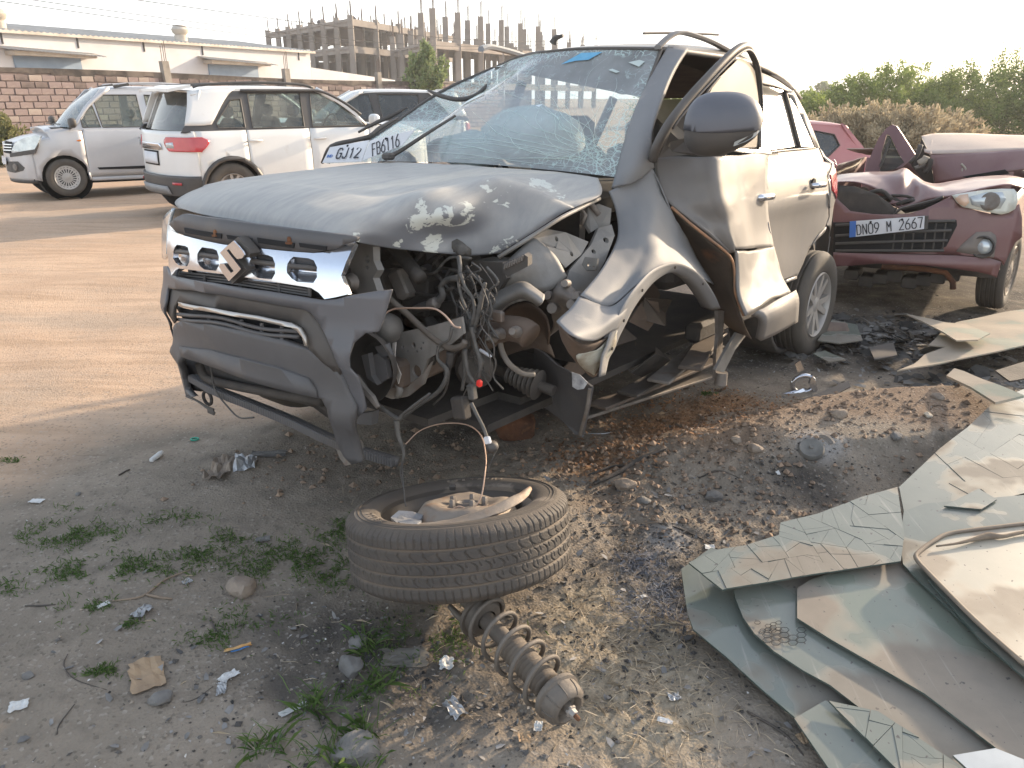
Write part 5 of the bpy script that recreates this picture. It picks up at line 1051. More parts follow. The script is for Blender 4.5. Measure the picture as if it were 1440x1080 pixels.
MB().tube([H.x(504, 186, .95), H.x(530, 172, .9), H.x(550, 163, .84), H.x(573, 151, .8)], [.006, .010, .012, .004], 6, smooth_path=4).obj('loose_wiper_blade', m_blackpl, suv, smooth=True)
# interior
q = MB(); q.bbox((.55, 0, 1.00), (.62, 1.25, .16), .05); q.bbox((.38, 0, .85), (.3, 1.25, .3), .05); q.obj('dashboard', m_black, suv, smooth='auto')
def balloon(c_, r_, name, mat, seed):
    bm = bmesh.new(); bmesh.ops.create_icosphere(bm, subdivisions=3, radius=1)
    for v in bm.verts:
        v.co = Vector((v.co.x * r_[0], v.co.y * r_[1], v.co.z * r_[2])) * (1 + .16 * mnoise.fractal(v.co * 1.7 + Vector((seed, 0, 0)), 1, 2, 3)) + Vector(c_)
    me = D.meshes.new(name); bm.to_mesh(me); bm.free(); return link(name, me, mat, suv, True)
m_bag = M('airbag_cloth', (.80, .84, .84), (.70, .75, .76), sc=6, rough=.9, bump=.3, bsc=12)
balloon(F1.x(745, 192, .50), (.13, .27, .13), 'airbag', m_bag, 1); balloon(F1.x(660, 212, .60), (.10, .18, .09), 'airbag', m_bag, 4)
for y_ in (-.38, .38):
    for x_ in (-.15, -1.0):
        q = MB(); q.bbox((x_, y_, .62), (.5, .5, .16), .05); q.bbox((x_ - .28, y_, .92), (.14, .48, .58), .05, Matrix.Rotation(-.25, 3, 'Y')); q.bbox((x_ - .37, y_, 1.28), (.10, .26, .18), .04); q.obj('seat', m_seat, suv, smooth='auto')
pts = [Vector((.28, -.38, 1.02)) + Vector((math.sin(t_) * .07, math.cos(t_) * .18, math.sin(t_) * .17)) for t_ in np.linspace(0, 2 * math.pi, 24)]
MB().tube(pts, .014, 6).obj('steering_wheel', m_black, suv, smooth=True)
q = MB(); q.add([(.1, -.5, 1.60), (.1, .5, 1.60), (-1.6, .48, 1.50), (-1.6, -.48, 1.50)], [(0, 1, 2, 3)]); q.obj('headliner', M('dark_headliner', (.10, .07, .055), (.06, .04, .035), rough=1), suv)
# --- rear door, quarter, D pillar (intact body surface)
def ysd(x_, z_):
    y_ = .885 - .10 * max(0, .5 - z_) ** 1.2 - .55 * max(0, z_ - 1.0) ** 1.25 + .012 * math.exp(-((z_ - .93) / .05) ** 2)
    if z_ > 1.12: y_ = .80 - (z_ - 1.12) * .44
    y_ -= .30 * max(0, -1.35 - x_) ** 1.6
    return y_ - .018 * math.exp(-((x_ + .85) / .28) ** 2 - ((z_ - .72) / .16) ** 2)
def ps(u, v, off=0): return F1.surf(u, v, lambda a_, b_: ysd(a_, b_) + off)
def PS(lst, off=0): return [ps(u, v, off) for u, v in lst]
def ysf(off): return lambda a_, b_: ysd(a_, b_) + off
rd = [(1060, 216), (1084, 214), (1120, 210.5), (1151, 208), (1158, 225), (1163, 247), (1165.5, 275), (1165, 305), (1158, 325), (1146, 338), (1137, 352), (1129, 372), (1121, 389), (1101, 396), (1085, 402), (1070, 404), (1060, 330)]
door_r = panel('rear_door', PS(rd), m_side, suv, ax=1, fn=ysf(0), step=.035, thick=.01)
qp = [(1152.5, 208), (1163, 221), (1173, 230), (1177, 266), (1178, 308), (1177.5, 330), (1174, 363), (1172.8, 340), (1172, 325), (1166, 318), (1160, 319), (1150, 330), (1140, 346), (1147, 337.5), (1159, 325.5), (1166.5, 305), (1167, 275), (1164.5, 247), (1159.5, 225)]
panel('rear_quarter', PS(qp), m_side, suv, ax=1, fn=ysf(0), step=.05, thick=.006)
panel('tail_lamp', PS([(1166, 224), (1174, 229), (1177.5, 266), (1176, 280), (1171, 268), (1168, 245)], .006), m_red_lamp, suv, ax=1, fn=ysf(.006), step=.05, thick=.006)
gd_ = glass('dust_caked_glass', (.4, .38, .34), .10, (.19, .155, .115), rough=.35)
panel('rear_door_glass', PS([(1068, 119), (1101, 127), (1122.5, 205), (1085, 210.5), (1068, 212)], -.006), gd_, suv, ax=1, fn=ysf(-.006), step=.2, thick=0)
panel('quarter_glass', PS([(1110, 134), (1117, 144), (1144, 206), (1126, 205.5)], -.002), gd_, suv, ax=1, fn=ysf(-.002), step=.2, thick=0)
def stripe(name, pts, r, mat, parent=suv, off=.004, k=4): return MB().tube(PS(pts, off), r, 6, smooth_path=k).obj(name, mat, parent, smooth=True)
stripe('window_bar', [(1103, 128), (1112, 160), (1124, 206)], .012, m_blackpl)
stripe('belt_moulding', [(1068, 216), (1100, 212), (1146, 208)], .006, m_side)
panel('d_pillar', PS([(1109, 126), (1116, 127), (1136, 165), (1153, 208), (1146, 207), (1120, 150), (1108, 132)], 0), m_side, suv, ax=1, fn=ysf(0), step=.1, thick=.006)
sheet('rain_visor', [[ps(1066, 101, .03), ps(1090, 112, .03), ps(1113, 128, .02)], [ps(1066, 117, .05), ps(1090, 122, .05), ps(1108, 129, .03)]], M('smoked_visor', (.30, .28, .25), (.22, .20, .18), sc=4, rough=.4, dust=.6), suv, k=3, thick=.004)
panel('door_sill_trim', PS([(1100, 396), (1121, 388), (1121, 392), (1101, 400)], .012), m_side, suv, ax=1, fn=ysf(.012), step=.1, thick=.01)
panel('rear_bumper_side', PS([(1172, 368), (1174.5, 365), (1169, 398), (1161, 410), (1156, 412), (1164, 385)], -.01), m_side, suv, ax=1, fn=ysf(-.01), step=.1, thick=.02)
def handle(p, parent, tilt=0, dirx=Vector((1, 0, 0))):
    q = MB(); q.lathe([(0, .0), (.03, 0), (.032, -.01)], p + Vector((-.0, -.012, .004)), (0, 1, 0), 14); q.obj('handle_cup', m_black, parent)
    u_ = dirx.normalized(); q = MB(); q.tube([p - u_ * .085 + Vector((0, -.004, 0)), p - u_ * .07 + Vector((0, .022, 0)), p + u_ * .05 + Vector((0, .026, .002)), p + u_ * .08 + Vector((0, -.004, 0))], [.012, .017, .017, .012], 8, smooth_path=4); q.obj('door_handle', m_chrome, parent, smooth=True)
handle(ps(1148, 260, .02), door_r)
stripe('door_lock_slot', [(1164.5, 272), (1166, 282), (1166.5, 292)], .004, m_chrome)
# dark wheel house and rear wheel
q = MB(); c_ = Vector((-1.25, .55, .36)); q.lathe([(.39, -.02), (.39, .24), (.36, .24), (.36, -.02)], c_, (0, 1, 0), 24, closed=True); q.lathe([(0, 0), (.39, 0)], c_ + Vector((0, -.02, 0)), (0, 1, 0), 20); q.obj('wheel_house', m_grime, suv, smooth=True)
wheel(suv, F1.surf(1131, 425, lambda a_, b_: .80) + Vector((0, 0, -.005)), (0.03, 1, .0), R=.335, W=.205)
wheel(suv, (-1.25, -.78, .30), (0, -1, 0), R=.335, W=.205, label='rear wheel on the hidden side')
wheel(suv, (1.25, -.76, .31), (0, -1, 0), R=.335, W=.205, label='front wheel still fitted, half hidden under the bumper')
# rear, right side and tailgate (seen from a step to the side)
for nm, rows_ in (('tailgate', [[Vector((-1.86, y_, z_)) for y_ in (-.7, -.3, .3, .7)] for z_ in (.35, .7, 1.05)]), ('rear_window', [[Vector((-1.86, y_ * .95, 1.08)) for y_ in (-.7, -.3, .3, .7)], [Vector((-1.70, y_ * .72, 1.50)) for y_ in (-.7, -.3, .3, .7)]])):
    sheet(nm, rows_, m_side if nm == 'tailgate' else glass('dusty_rear_screen', (.2, .22, .22), .35, (.22, .20, .17), rough=.3), suv, k=3, thick=.01 if nm == 'tailgate' else 0)
for nm, x0, x1 in (('rear_door', -1.3, -.3), ('front_door', -.28, .85)):
    sheet(nm, [[Vector((x_, -.86, z_)) for x_ in (x0, (x0 + x1) / 2, x1)] for z_ in (.32, .6)] + [[Vector((x_, -.80, 1.08)) for x_ in (x0, (x0 + x1) / 2, x1)]], m_paint, suv, k=3, thick=.01, label='door on the hidden side')
sheet('rear_quarter', [[Vector((-1.3, -.86, z_)), Vector((-1.6, -.84, z_)), Vector((-1.86, -.72, z_))] for z_ in (.68, 1.08)], m_paint, suv, k=3, thick=.01)
sheet('front_wing', [[Vector((.86, -.84, .70)), Vector((1.3, -.86, .72)), Vector((1.75, -.74, .70))], [Vector((.86, -.80, .90)), Vector((1.3, -.80, .93)), Vector((1.72, -.68, .90))], [Vector((.86, -.70, 1.04)), Vector((1.3, -.70, 1.02)), Vector((1.7, -.62, .97))]], m_paint, suv, k=4, thick=.01, label='undamaged wing on the hidden side')
MB().tube([(-.28, -.80, 1.08), (-.3, -.60, 1.55)], .03, 6).obj('b_pillar', m_blackpl, suv); MB().tube([(-1.3, -.80, 1.08), (-1.32, -.60, 1.5)], .03, 6).obj('c_pillar', m_blackpl, suv)
MB().tube([(-.35, .78, .4), (-.36, .80, 1.08), (-.38, .62, 1.58)], .04, 6).obj('b_pillar', m_brownm, suv)
# headlamp sliver on the far front corner
sheet('headlamp', [[H.x(233, 306, 1.80), H.x(238, 300, 1.84), H.x(247, 293, 1.87)], [H.x(231, 330, 1.80), H.x(235, 328, 1.84), H.x(240, 320, 1.88)], [H.x(231, 362, 1.80), H.x(235, 365, 1.84), H.x(238, 355, 1.9)]], m_clear_lamp, suv, k=4, thick=.01)
# --- front door: bent open, folded along its middle
dL = [(922, 222, .74), (921, 245, .75), (932, 277, .80), (944, 290, .84), (968, 310, .90), (993, 331, .96), (1025, 358, 1.0)]
dC = [(1004, 221, .93), (1006, 245, .955), (1009, 266, .97), (1014, 288, .985), (1021, 308, .99), (1027, 330, 1.0), (1033, 352, 1.01)]
dR = [(1077, 215, .855), (1076, 232, .87), (1075.5, 252, .88), (1076, 272, .885), (1078, 297, .89), (1081, 322, .90), (1085, 347, .93)]
rows = []
for l_, c_, r_ in zip(dL, dC, dR):
    a_, b_, d_ = S1(*l_), S1(*c_), S1(*r_); rows.append([a_, a_.lerp(b_, .38) + Vector((0, -.012, 0)), a_.lerp(b_, .72) + Vector((0, .006, 0)), b_, b_.lerp(d_, .18) + Vector((0, .006, 0)), b_.lerp(d_, .55) + Vector((0, -.010, 0)), d_])
fd = sheet('front_door', rows, m_side, suv, k=6, kk=5, thick=.012, nz=.010, nsc=5)
rows2 = [[S1(1033, 352, 1.01), S1(1052, 352, .975), S1(1070, 350, .945), S1(1085, 347, .93)], [S1(1034, 385, 1.02), S1(1055, 380, 1.0), S1(1076, 374, .985), S1(1093, 370, .97)], [S1(1036, 415, 1.04), S1(1058, 408, 1.04), S1(1082, 398, 1.03), S1(1100, 392, 1.02)], [S1(1046, 443, 1.08), S1(1068, 432, 1.09), S1(1092, 420, 1.08), S1(1110, 411, 1.07)]]
sheet('door_skin_lower', rows2, m_side, fd, k=6, thick=.008, nz=.010, nsc=7)
cl_ = [[S1(1056, 444, 1.11), S1(1080, 430, 1.12), S1(1112, 412, 1.10)], [S1(1066, 450, 1.13), S1(1090, 438, 1.14), S1(1115, 424, 1.12)], [S1(1062, 475, 1.10), S1(1088, 464, 1.11), S1(1114, 450, 1.09)]]
sheet('door_cladding', cl_, m_side, fd, k=5, thick=.03)
m_inner = M('door_inner_metal', (.045, .038, .034), (.10, .075, .058), sc=5, rough=.75, dust=.3, dustc=(.2, .15, .11), spots=[((.2, .09, .05), 6, .62, .74)])
inn = [[S1(924, 250, .74), S1(945, 292, .82), S1(993, 333, .95), S1(1027, 362, .99)], [S1(938, 290, .72), S1(958, 325, .80), S1(1003, 360, .92), S1(1034, 392, .99)], [S1(950, 318, .70), S1(972, 352, .78), S1(1008, 395, .90), S1(1036, 425, 1.0)], [S1(965, 345, .70), S1(990, 385, .78), S1(1010, 430, .88), S1(1048, 462, 1.02)], [S1(1000, 400, .72), S1(1005, 425, .78), S1(1022, 455, .88), S1(1056, 476, 1.04)]]
sheet('door_inner_panel', inn, m_inner, fd, k=5, thick=.006, nz=.008, nsc=8)
MB().tube([S1(944, 291, .85), S1(968, 312, .905), S1(994, 333, .965), S1(1026, 360, 1.005), S1(1033, 384, 1.015), S1(1034, 412, 1.03), S1(1046, 444, 1.07)], .006, 6, smooth_path=4).obj('door_hem', M('rust_chipped_edge', (.20, .13, .09), (.40, .20, .10), sc=14, rough=.8), fd, smooth=True)
handle(S1(1071, 277, .905), fd, dirx=Vector((1, -.05, .0)))
MB().tube([S1(1079, 312, .905), S1(1081, 323, .912), S1(1084, 334, .918)], .006, 6).obj('door_edge_slot', m_chrome, fd)
MB().tube([S1(1030, 210, .90), S1(1050, 212, .885), S1(1082, 215, .87)], .010, 6).obj('belt_moulding', m_chrome, fd)
fo = [(918, 224, .80), (924, 205, .83), (940, 175, .86), (965, 142, .88), (992, 112, .90), (1015, 88, .91), (1035, 70, .91), (1049, 65, .90), (1058, 76, .88), (1064, 96, .87), (1067.5, 136, .86), (1068.5, 175, .86), (1068, 208, .87)]
fP = crv([S1(*p) for p in fo], 5); q = MB(); q.tube(fP, [.020, .019, .018, .018, .017, .016, .017, .014, .010, .009, .009], 8); q.obj('window_frame', M('door_frame_black', (.035, .033, .033), (.055, .05, .047), sc=9, rough=.5, dust=.22, dustc=(.3, .25, .2), upd=.3), fd, smooth=True)
q = MB(); q.tube([p + Vector((-.012, .012, -.014)) for p in fP[10:55]], [.006] * 3, 5); q.obj('window_seal', m_charcoal, fd, smooth=True)
gpoly = [S1(u, v, y_) for u, v, y_ in ((1043, 80, .885), (1053, 86, .88), (1061, 100, .87), (1064, 140, .86), (1065, 207, .868), (1030, 208, .885), (985, 215, .89), (978, 170, .885), (985, 150, .885), (1010, 112, .89))]
panel('door_glass', gpoly, gd_, fd, ax=1, step=.1, thick=0)
MB().tube([S1(976, 165, .90), S1(984, 148, .90), S1(996, 128, .905), S1(1012, 108, .91)], .006, 5).obj('glass_runner', m_blackpl, fd)
q = MB(); q.prism([S1(u, v, y_) for u, v, y_ in ((926, 222, .82), (942, 180, .865), (968, 146, .885), (985, 150, .89), (978, 175, .89), (980, 216, .9))], (0, -.015, 0)); sail = q.obj('mirror_sail', m_blackpl, fd)
MB().lathe([(0, .004), (.012, .004), (.014, 0)], S1(974, 160, .90), (0, 1, 0), 10).obj('sail_bolt', m_steel, sail)
# mirror
MB().prism([S1(u, v, y_) for u, v, y_ in ((942, 200, .92), (972, 191, .95), (1005, 204, 1.02), (1006, 219, 1.03), (975, 219, .97), (945, 213, .92), (940, 206, .92))], (-.05, .0, 0)).obj('mirror_arm', m_blackpl, fd)
mc = S1(1016, 180, 1.10); bm = bmesh.new(); bmesh.ops.create_icosphere(bm, subdivisions=4, radius=1); ex = F1.R.T @ np.array([1, 0, 0]); ex = Vector(ex); ez = Vector((0, 0, 1)); ez = Vector(F1.R.T @ np.array([0, 0, 1])); ey = ez.cross(ex)
cap_f = []; low = []
ms = F1.y(1060, 180, 1.10) - F1.y(972, 180, 1.10); hw = abs(ms.dot(ex)) / 2 * .80
def mshape(v):
    X_, Y_, Z_ = v
    X_ = math.copysign(abs(X_) ** .8, X_); Z_ = math.copysign(abs(Z_) ** .82, Z_)
    zs = .118 * (1 - .10 * X_) if Z_ > 0 else .095 * (1 - .32 * max(0, X_))
    if X_ < -.2: zs *= 1 + .10 * (-X_ - .2)
    return mc + ex * X_ * hw + ey * Y_ * .085 + ez * (Z_ * zs + .012 * X_)
for v in bm.verts: v.co = mshape(tuple(v.co))
me = D.meshes.new('mirror_shell'); bm.to_mesh(me); bm.free(); link('mirror_shell', me, m_blackpl, fd, True)
bm = bmesh.new(); bmesh.ops.create_icosphere(bm, subdivisions=4, radius=1)
bmesh.ops.bisect_plane(bm, geom=bm.verts[:] + bm.edges[:] + bm.faces[:], plane_co=(0, 0, -.08), plane_no=(.10, 0, 1), clear_inner=True)
for v in bm.verts: v.co = mc + (mshape(tuple(v.co)) - mc) * 1.03
me = D.meshes.new('mirror_cap'); bm.to_mesh(me); bm.free(); link('mirror_cap', me, M('mirror_paint', (.085, .09, .105), (.10, .10, .115), rough=.4, metal=.4, dust=.35, dustc=(.24, .24, .25), upd=.9, dsc=3), fd, True, .004)
ind = [mc + (mshape((a_, -math.sqrt(max(0, 1 - a_ * a_ - b_ * b_)), b_)) - mc) * 1.035 for a_, b_ in ((.12, -.42), (.45, -.30), (.72, -.18), (.90, -.02), (.90, -.16), (.72, -.36), (.45, -.52), (.12, -.60))]
ind2 = MB().add(ind, [tuple(range(8))]).obj('indicator_lens', m_clear_lamp, fd)
# hanging struts below the door
plate('hanging_strut', [F1.y(u, v, .93) for u, v in ((1009, 437), (1019, 437), (1017, 470), (1016, 500), (1018, 535), (1006, 533), (1007, 500), (1010, 470))], m_steel, (0, -.015, 0))
plate('hanging_strut', [F1.y(u, v, 1.0) for u, v in ((1036, 468), (1049, 472), (1034, 492), (1018, 524), (1006, 520), (1020, 494))], m_primer, (0, -.012, 0))
q = MB(); q.lathe([(.0, .03), (.028, .03), (.03, -.03), (0, -.04)], F1.y(1014, 532, .95), (0, 0, 1), 12); q.obj('strut_foot', m_steel, suv, smooth='auto')
# sill, floor edge and torn scrap inside the empty arch
q = MB(); q.bbox((-.55, .76, .36), (1.3, .08, .10), .02); q.obj('door_sill', m_grime, suv)
for k_ in range(16):
    c_ = Vector((rr_.uniform(.1, .9), rr_.uniform(.35, .75), rr_.uniform(.20, .62))); a_ = [c_ + Vector((rr_.uniform(-.16, .16), rr_.uniform(-.05, .05), rr_.uniform(-.09, .09))) for _ in range(3)]
    a_ = [c_ + Vector((math.cos(t_) * rr_.uniform(.07, .2), rr_.uniform(-.05, .05), math.sin(t_) * rr_.uniform(.03, .11))) for t_ in (0, 1.2, 2.3, 3.4, 4.6)]
    plate('torn_scrap', a_, (m_inner, m_grime, m_brownm)[k_ % 3], (0, -.006, .002))
for k_ in range(5):
    a_ = Vector((.85 - .1 * k_, .62 + .03 * k_, .10 + .05 * k_)); b_ = a_ + Vector((-.9, .12, .02)); MB().bbox((a_ + b_) / 2, (1.0, .10, .015), .003, Matrix.Rotation(.12 * k_ - .2, 3, 'Z')).obj('sill_strip', (m_steel, m_inner, m_grime)[k_ % 3], suv)
# --- number plate lying on the windscreen
pl = empty('number_plate', (0, 0, 0), (0, 0, 0), 'bent white number plate resting against the cracked windscreen base', 'number plate')
pl.location = F1.w(H.x(515, 208, 1.03)); base = Vector(pl.location)
def wp_(u, v, xx): return F1.w(H.x(u, v, xx)) - base
A0, A1, A2, A3 = wp_(453, 229, 1.10), wp_(508, 227, 1.07), wp_(519, 197, 1.02), wp_(464, 207, 1.05)
B0, B1, B2, B3 = wp_(509, 226, 1.075), wp_(565, 205, 1.01), wp_(584, 182, .97), wp_(520, 198, 1.03)
n1 = (A1 - A0).cross(A3 - A0).normalized(); n2 = (B1 - B0).cross(B3 - B0).normalized()
pa = MB().prism([A0, A1, A2, A3], n1 * -.002).obj('plate_half', m_white_pl, pl); pb_ = MB().prism([B0, B1, B2, B3], n2 * -.002).obj('plate_half', m_white_pl, pl)
ew = (A1 - A0).length; eh = (A3 - A0).length
strokes('GJ12', A0.lerp(A1, .60).lerp(A3.lerp(A2, .60), .46), A1 - A0, A3 - A0, eh * .62, ew * .155, m_ink, pa)
put_text('IND', A0.lerp(A1, .13).lerp(A3.lerp(A2, .13), .38), A1 - A0, A3 - A0, eh * .26, m_bluepl, pa, .9)
strokes('FB6116', B0.lerp(B1, .48).lerp(B3.lerp(B2, .48), .46), B1 - B0, B3 - B0, (B3 - B0).length * .62, (B1 - B0).length * .118, m_ink, pb_)
for a_, n_ in ((A3.lerp(A2, .55).lerp(A0, .12), n1), (B3.lerp(B2, .42).lerp(B0, .10), n2)): MB().lathe([(0, .002), (.006, .001), (.006, 0)], a_, n_, 8).obj('plate_screw', m_black, pl)
# ================================================================ OTHER VEHICLES
def arcp(cx, cz, r, a0, a1, n=12): return [(cx + r * math.cos(math.radians(a0 + (a1 - a0) * i / n)), cz + r * math.sin(math.radians(a0 + (a1 - a0) * i / n))) for i in range(n + 1)]
def car(F, name, label, cat, P, group=None):
    e = empty(name, F.loc, F.e, label, cat, group); mt = P['mat']; hw = P['hw']; xf, xr = P['xf'], P['xr']; zb, zr = P['zb'], P['zr']; zs = P.get('zs', .24)
    xa, xb = P['ax']; ra = P['Rw'] + .055
    def ys(x_, z_):
        y_ = hw - .10 * max(0, .45 - z_) - .04 * max(0, z_ - .75) / max(.1, zb - .75) + .010 * math.exp(-((z_ - zb + .16) / .035) ** 2)
        if z_ > zb: y_ = hw - .045 - (z_ - zb) * P.get('tum', .30)
        y_ -= P.get('ft', .42) * max(0, x_ - (xf - .62)) ** 1.7 + P.get('rt', .40) * max(0, (xr + .5) - x_) ** 1.8
        return y_
    e_sides = P.get('sides', (1, -1)); near = P['near']
    xd1, xd2, xd3 = P['doors']
    g = .006
    for sgn in (1, -1):
        fn = lambda a_, b_, s_=sgn: s_ * ys(a_, b_)
        def pn(nm, poly, mat=mt, off=0, thick=.02, step=.12, parent=e, smooth=True):
            f2 = lambda a_, b_: sgn * (ys(a_, b_) + off)
            return panel(nm, [Vector((x_, sgn * hw, z_)) for x_, z_ in poly], mat, parent, ax=1, fn=f2, step=step if sgn == near else .25, thick=thick, smooth=smooth)
        wf = xf - .30; wr = xr + .28
        fa = [p for p in arcp(xa, P['Rw'], ra, 0, 180) if p[1] > zs - .3]
        zw = P.get('zw', zb)   # bonnet edge height falls towards the nose
        zn = P['zn']
        pn('front_wing', [(xd1 + g, zb - .02), (P['wsb'] + .02, zb + .02), (P['wsb'] + .25, zb), (xf - .55, zn + .10), (wf, zn + .02), (wf, .36), (wf, zs + .02), (xa + ra, zs)] + [p for p in fa] + [(xa - ra, zs), (xd1 + g, zs)])
        pn('front_door', [(xd1 - g, zs + .05), (xd1 - g, zb), (xd2 + g, zb), (xd2 + g, zs + .05)])
        rb_ = arcp(xb, P['Rw'], ra, 0, 90)
        pn('rear_door', [(xd2 - g, zs + .05), (xd2 - g, zb), (xd3 + g, zb)] + [(xd3 + g, P['Rw'] + math.sqrt(max(0, ra * ra - (xd3 - xb) ** 2)))] + [p for p in rb_[::-1] if p[0] > xd3 + .02] + [(xb + ra, zs + .05)])
        pn('rear_quarter', [(xd3 - g, zb), (wr, zb), (wr, .36), (wr, zs + .06), (xb - ra, zs + .06)] + [p for p in arcp(xb, P['Rw'], ra, 180, 0) if p[0] < xd3 - .02] + [(xd3 - g, P['Rw'] + math.sqrt(max(0, ra * ra - (xd3 - xb) ** 2)))])
        pn('sill', [(xa - ra, zs - .02), (xa - ra, zs + .045), (xb + ra, zs + .045), (xb + ra, zs - .02)], P.get('clad', mt), -.01)
        if 'cladding' in P:
            for xc in (xa, xb):
                o_ = arcp(xc, P['Rw'], ra + .035, -5, 185, 16); i_ = arcp(xc, P['Rw'], ra - .02, 185, -5, 16)
                pn('arch_cladding', o_ + i_, P['clad'], .012, .02)
        gh = panel('pillars', [Vector((x_, sgn * hw, z_)) for x_, z_ in P['green']], P.get('gmat', mt), e, ax=1, fn=fn, step=.12, thick=.03, smooth=False)
        ct = MB()
        for wpoly in P['wins']:
            ct.prism([Vector((x_, sgn * (hw + .3), z_)) for x_, z_ in wpoly], (0, -sgn * .8, 0))
        cut(gh, ct); autosmooth(gh, 30)
        for wpoly in P['wins']:
            pn('side_window', wpoly, P.get('glass', g_clear), -.012, 0, .3)
            q = MB(); pts = [Vector((x_, sgn * (ys(x_, z_) + .002), z_)) for x_, z_ in wpoly]; q.tube(pts + [pts[0]], .009, 5); q.obj('window_rubber', m_blackpl, gh)
        for xh in P['handles']:
            p = Vector((xh, sgn * (ys(xh, zb - .13) + .012), zb - .13)); o = MB().tube([p + Vector((-.09, -.01 * sgn, 0)), p + Vector((-.07, .02 * sgn, 0)), p + Vector((.07, .02 * sgn, 0)), p + Vector((.09, -.01 * sgn, 0))], [.012, .016, .016, .012], 6).obj('door_handle', mt, e, smooth=True)
        for xc in (xa, xb):
            if P.get('wheels', True): wheel(e, (xc, sgn * (hw - P['ww'] * .55), P['Rw']), (0, sgn, 0), R=P['Rw'], W=P['ww'], rr=P['rr'], style=P['style'], mat_rim=P.get('rim'), detail=(sgn == near))
        for xc in (xa, xb):
            if P.get('wheels', True): MB().lathe([(0, 0), (ra + .03, 0), (ra + .03, sgn * .3)], (xc, sgn * (hw - .36), P['Rw']), (0, 1, 0), 18).obj('wheel_house', m_black, e, smooth=True, fix=False)
        # mirror
        p = Vector((P['wsb'] - .12, sgn * (hw + .09), zb + .10)); bm = bmesh.new(); bmesh.ops.create_icosphere(bm, subdivisions=3, radius=1)
        for v in bm.verts:
            c_ = v.co; v.co = Vector((math.copysign(abs(c_.x) ** .7, c_.x) * .055, math.copysign(abs(c_.y) ** .7, c_.y) * .10, math.copysign(abs(c_.z) ** .7, c_.z) * .075)) + p
        me = D.meshes.new('mirror'); bm.to_mesh(me); bm.free(); mo = link('mirror', me, P.get('mirm', mt), e, True)
        MB().tube([p + Vector((.02, -sgn * .14, -.08)), p + Vector((0, -sgn * .04, -.05))], .022, 6).obj('mirror_foot', m_blackpl, mo)
    # nose
    zn = P['zn']; nose = lambda y_, z_: xf - .30 * min(1.2, abs(y_) / hw) ** 2.6 - .10 * max(0, (z_ - .55)) ** 1.2 - .16 * max(0, .36 - z_)
    tail = lambda y_, z_: xr + .26 * min(1.2, abs(y_) / hw) ** 2.8 + P.get('tg', .10) * max(0, z_ - .70) ** 1.2 + .2 * max(0, .36 - z_)
    e_y = lambda x_, z_: ys(x_, z_)
    def endp(fn_, x0_, z_, s_, sg): # point on an end at fraction s_ of the half width
        y_ = s_ * hw; 
        return Vector((fn_(y_, z_), y_, z_))
    def endrows(fn_, xe, zs_):
        rows = []
        for z_ in zs_:
            ye = ys(xe, z_); r = [Vector((xe, -ye, z_))]
            for s_ in (-.93, -.8, -.55, -.25, 0, .25, .55, .8, .93):
                y_ = s_ * ye; x_ = fn_(y_, z_); r.append(Vector((x_, y_, z_)))
            r.append(Vector((xe, ye, z_))); rows.append(r)
        return rows
    zz = [zs + .02, .34, .46, .58, zn - .1, zn]
    fbp = sheet('front_bumper', endrows(nose, xf - .30, zz), P.get('noseM', mt), e, k=3, kk=3, thick=.01)
    sheet('front_bumper_lower', endrows(lambda a_, b_: nose(a_, b_) - .0, xf - .30, [zs - .03, zs + .02]), m_blackpl, e, k=2, thick=.01)
    if P.get('twotone'):
        sheet('rear_bumper', endrows(lambda a_, b_: tail(a_, b_) - .03, xr + .28, [zs, .32, .44, .53]), P['clad'], e, k=3, thick=.012)
        tgate = sheet('tailgate', endrows(tail, xr + .28, [.50, .60, .75, .9, zb]), mt, e, k=3, thick=.012)
    else:
        sheet('rear_bumper', endrows(lambda a_, b_: tail(a_, b_) - .02, xr + .28, [zs, .36, .48]), mt, e, k=3, thick=.012)
        tgate = sheet('tailgate', endrows(tail, xr + .28, [.48, .60, .8, zb]), mt, e, k=3, thick=.012)
    # bonnet, screens, roof
    wsb, wst, rwb, rwt = P['wsb'], P['wst'], P['rwb'], P['rwt']
    rows = []
    for x_, z_ in ((xf - .09, zn), (xf - .3, zn + .055), (xf - .6, zn + .12), (wsb + .25, zb - .015), (wsb, zb + .015)):
        ye = ys(min(x_, xf - .3), min(z_, zb)) - .01; crown = .035 if x_ < xf - .2 else .015
        rows.append([Vector(((x_ if abs(s_) < .9 else min(x_, xf - .30)) - (.05 if abs(s_) > .7 else 0) * (x_ > xf - .4), s_ * ye, z_ + crown * (1 - s_ * s_) - (.02 if abs(s_) > .9 else 0))) for s_ in (-1, -.75, -.4, 0, .4, .75, 1)])
    sheet('bonnet', rows, mt, e, k=4, thick=.01)
    yb_ = ys(wsb, zb) - .06; yt_ = ys(wst, zr - .07) - .03
    sheet('windscreen', [[Vector((wsb - .16 * s_ * s_, s_ * yb_, zb + .03)) for s_ in (-1, -.5, 0, .5, 1)], [Vector(((wsb + wst) / 2 + .05 - .12 * s_ * s_, s_ * (yb_ + yt_) / 2, (zb + zr) / 2 + .01)) for s_ in (-1, -.5, 0, .5, 1)], [Vector((wst - .08 * s_ * s_, s_ * yt_, zr - .045)) for s_ in (-1, -.5, 0, .5, 1)]], g_ws, e, k=4, thick=0)
    for sgn in (1, -1): MB().tube([(wsb - .17, sgn * (yb_ + .02), zb + .02), ((wsb + wst) / 2 - .08, sgn * ((yb_ + yt_) / 2 + .02), (zb + zr) / 2 + .01), (wst - .09, sgn * (yt_ + .015), zr - .045)], .034, 8, smooth_path=4).obj('a_pillar', mt, e, smooth=True)
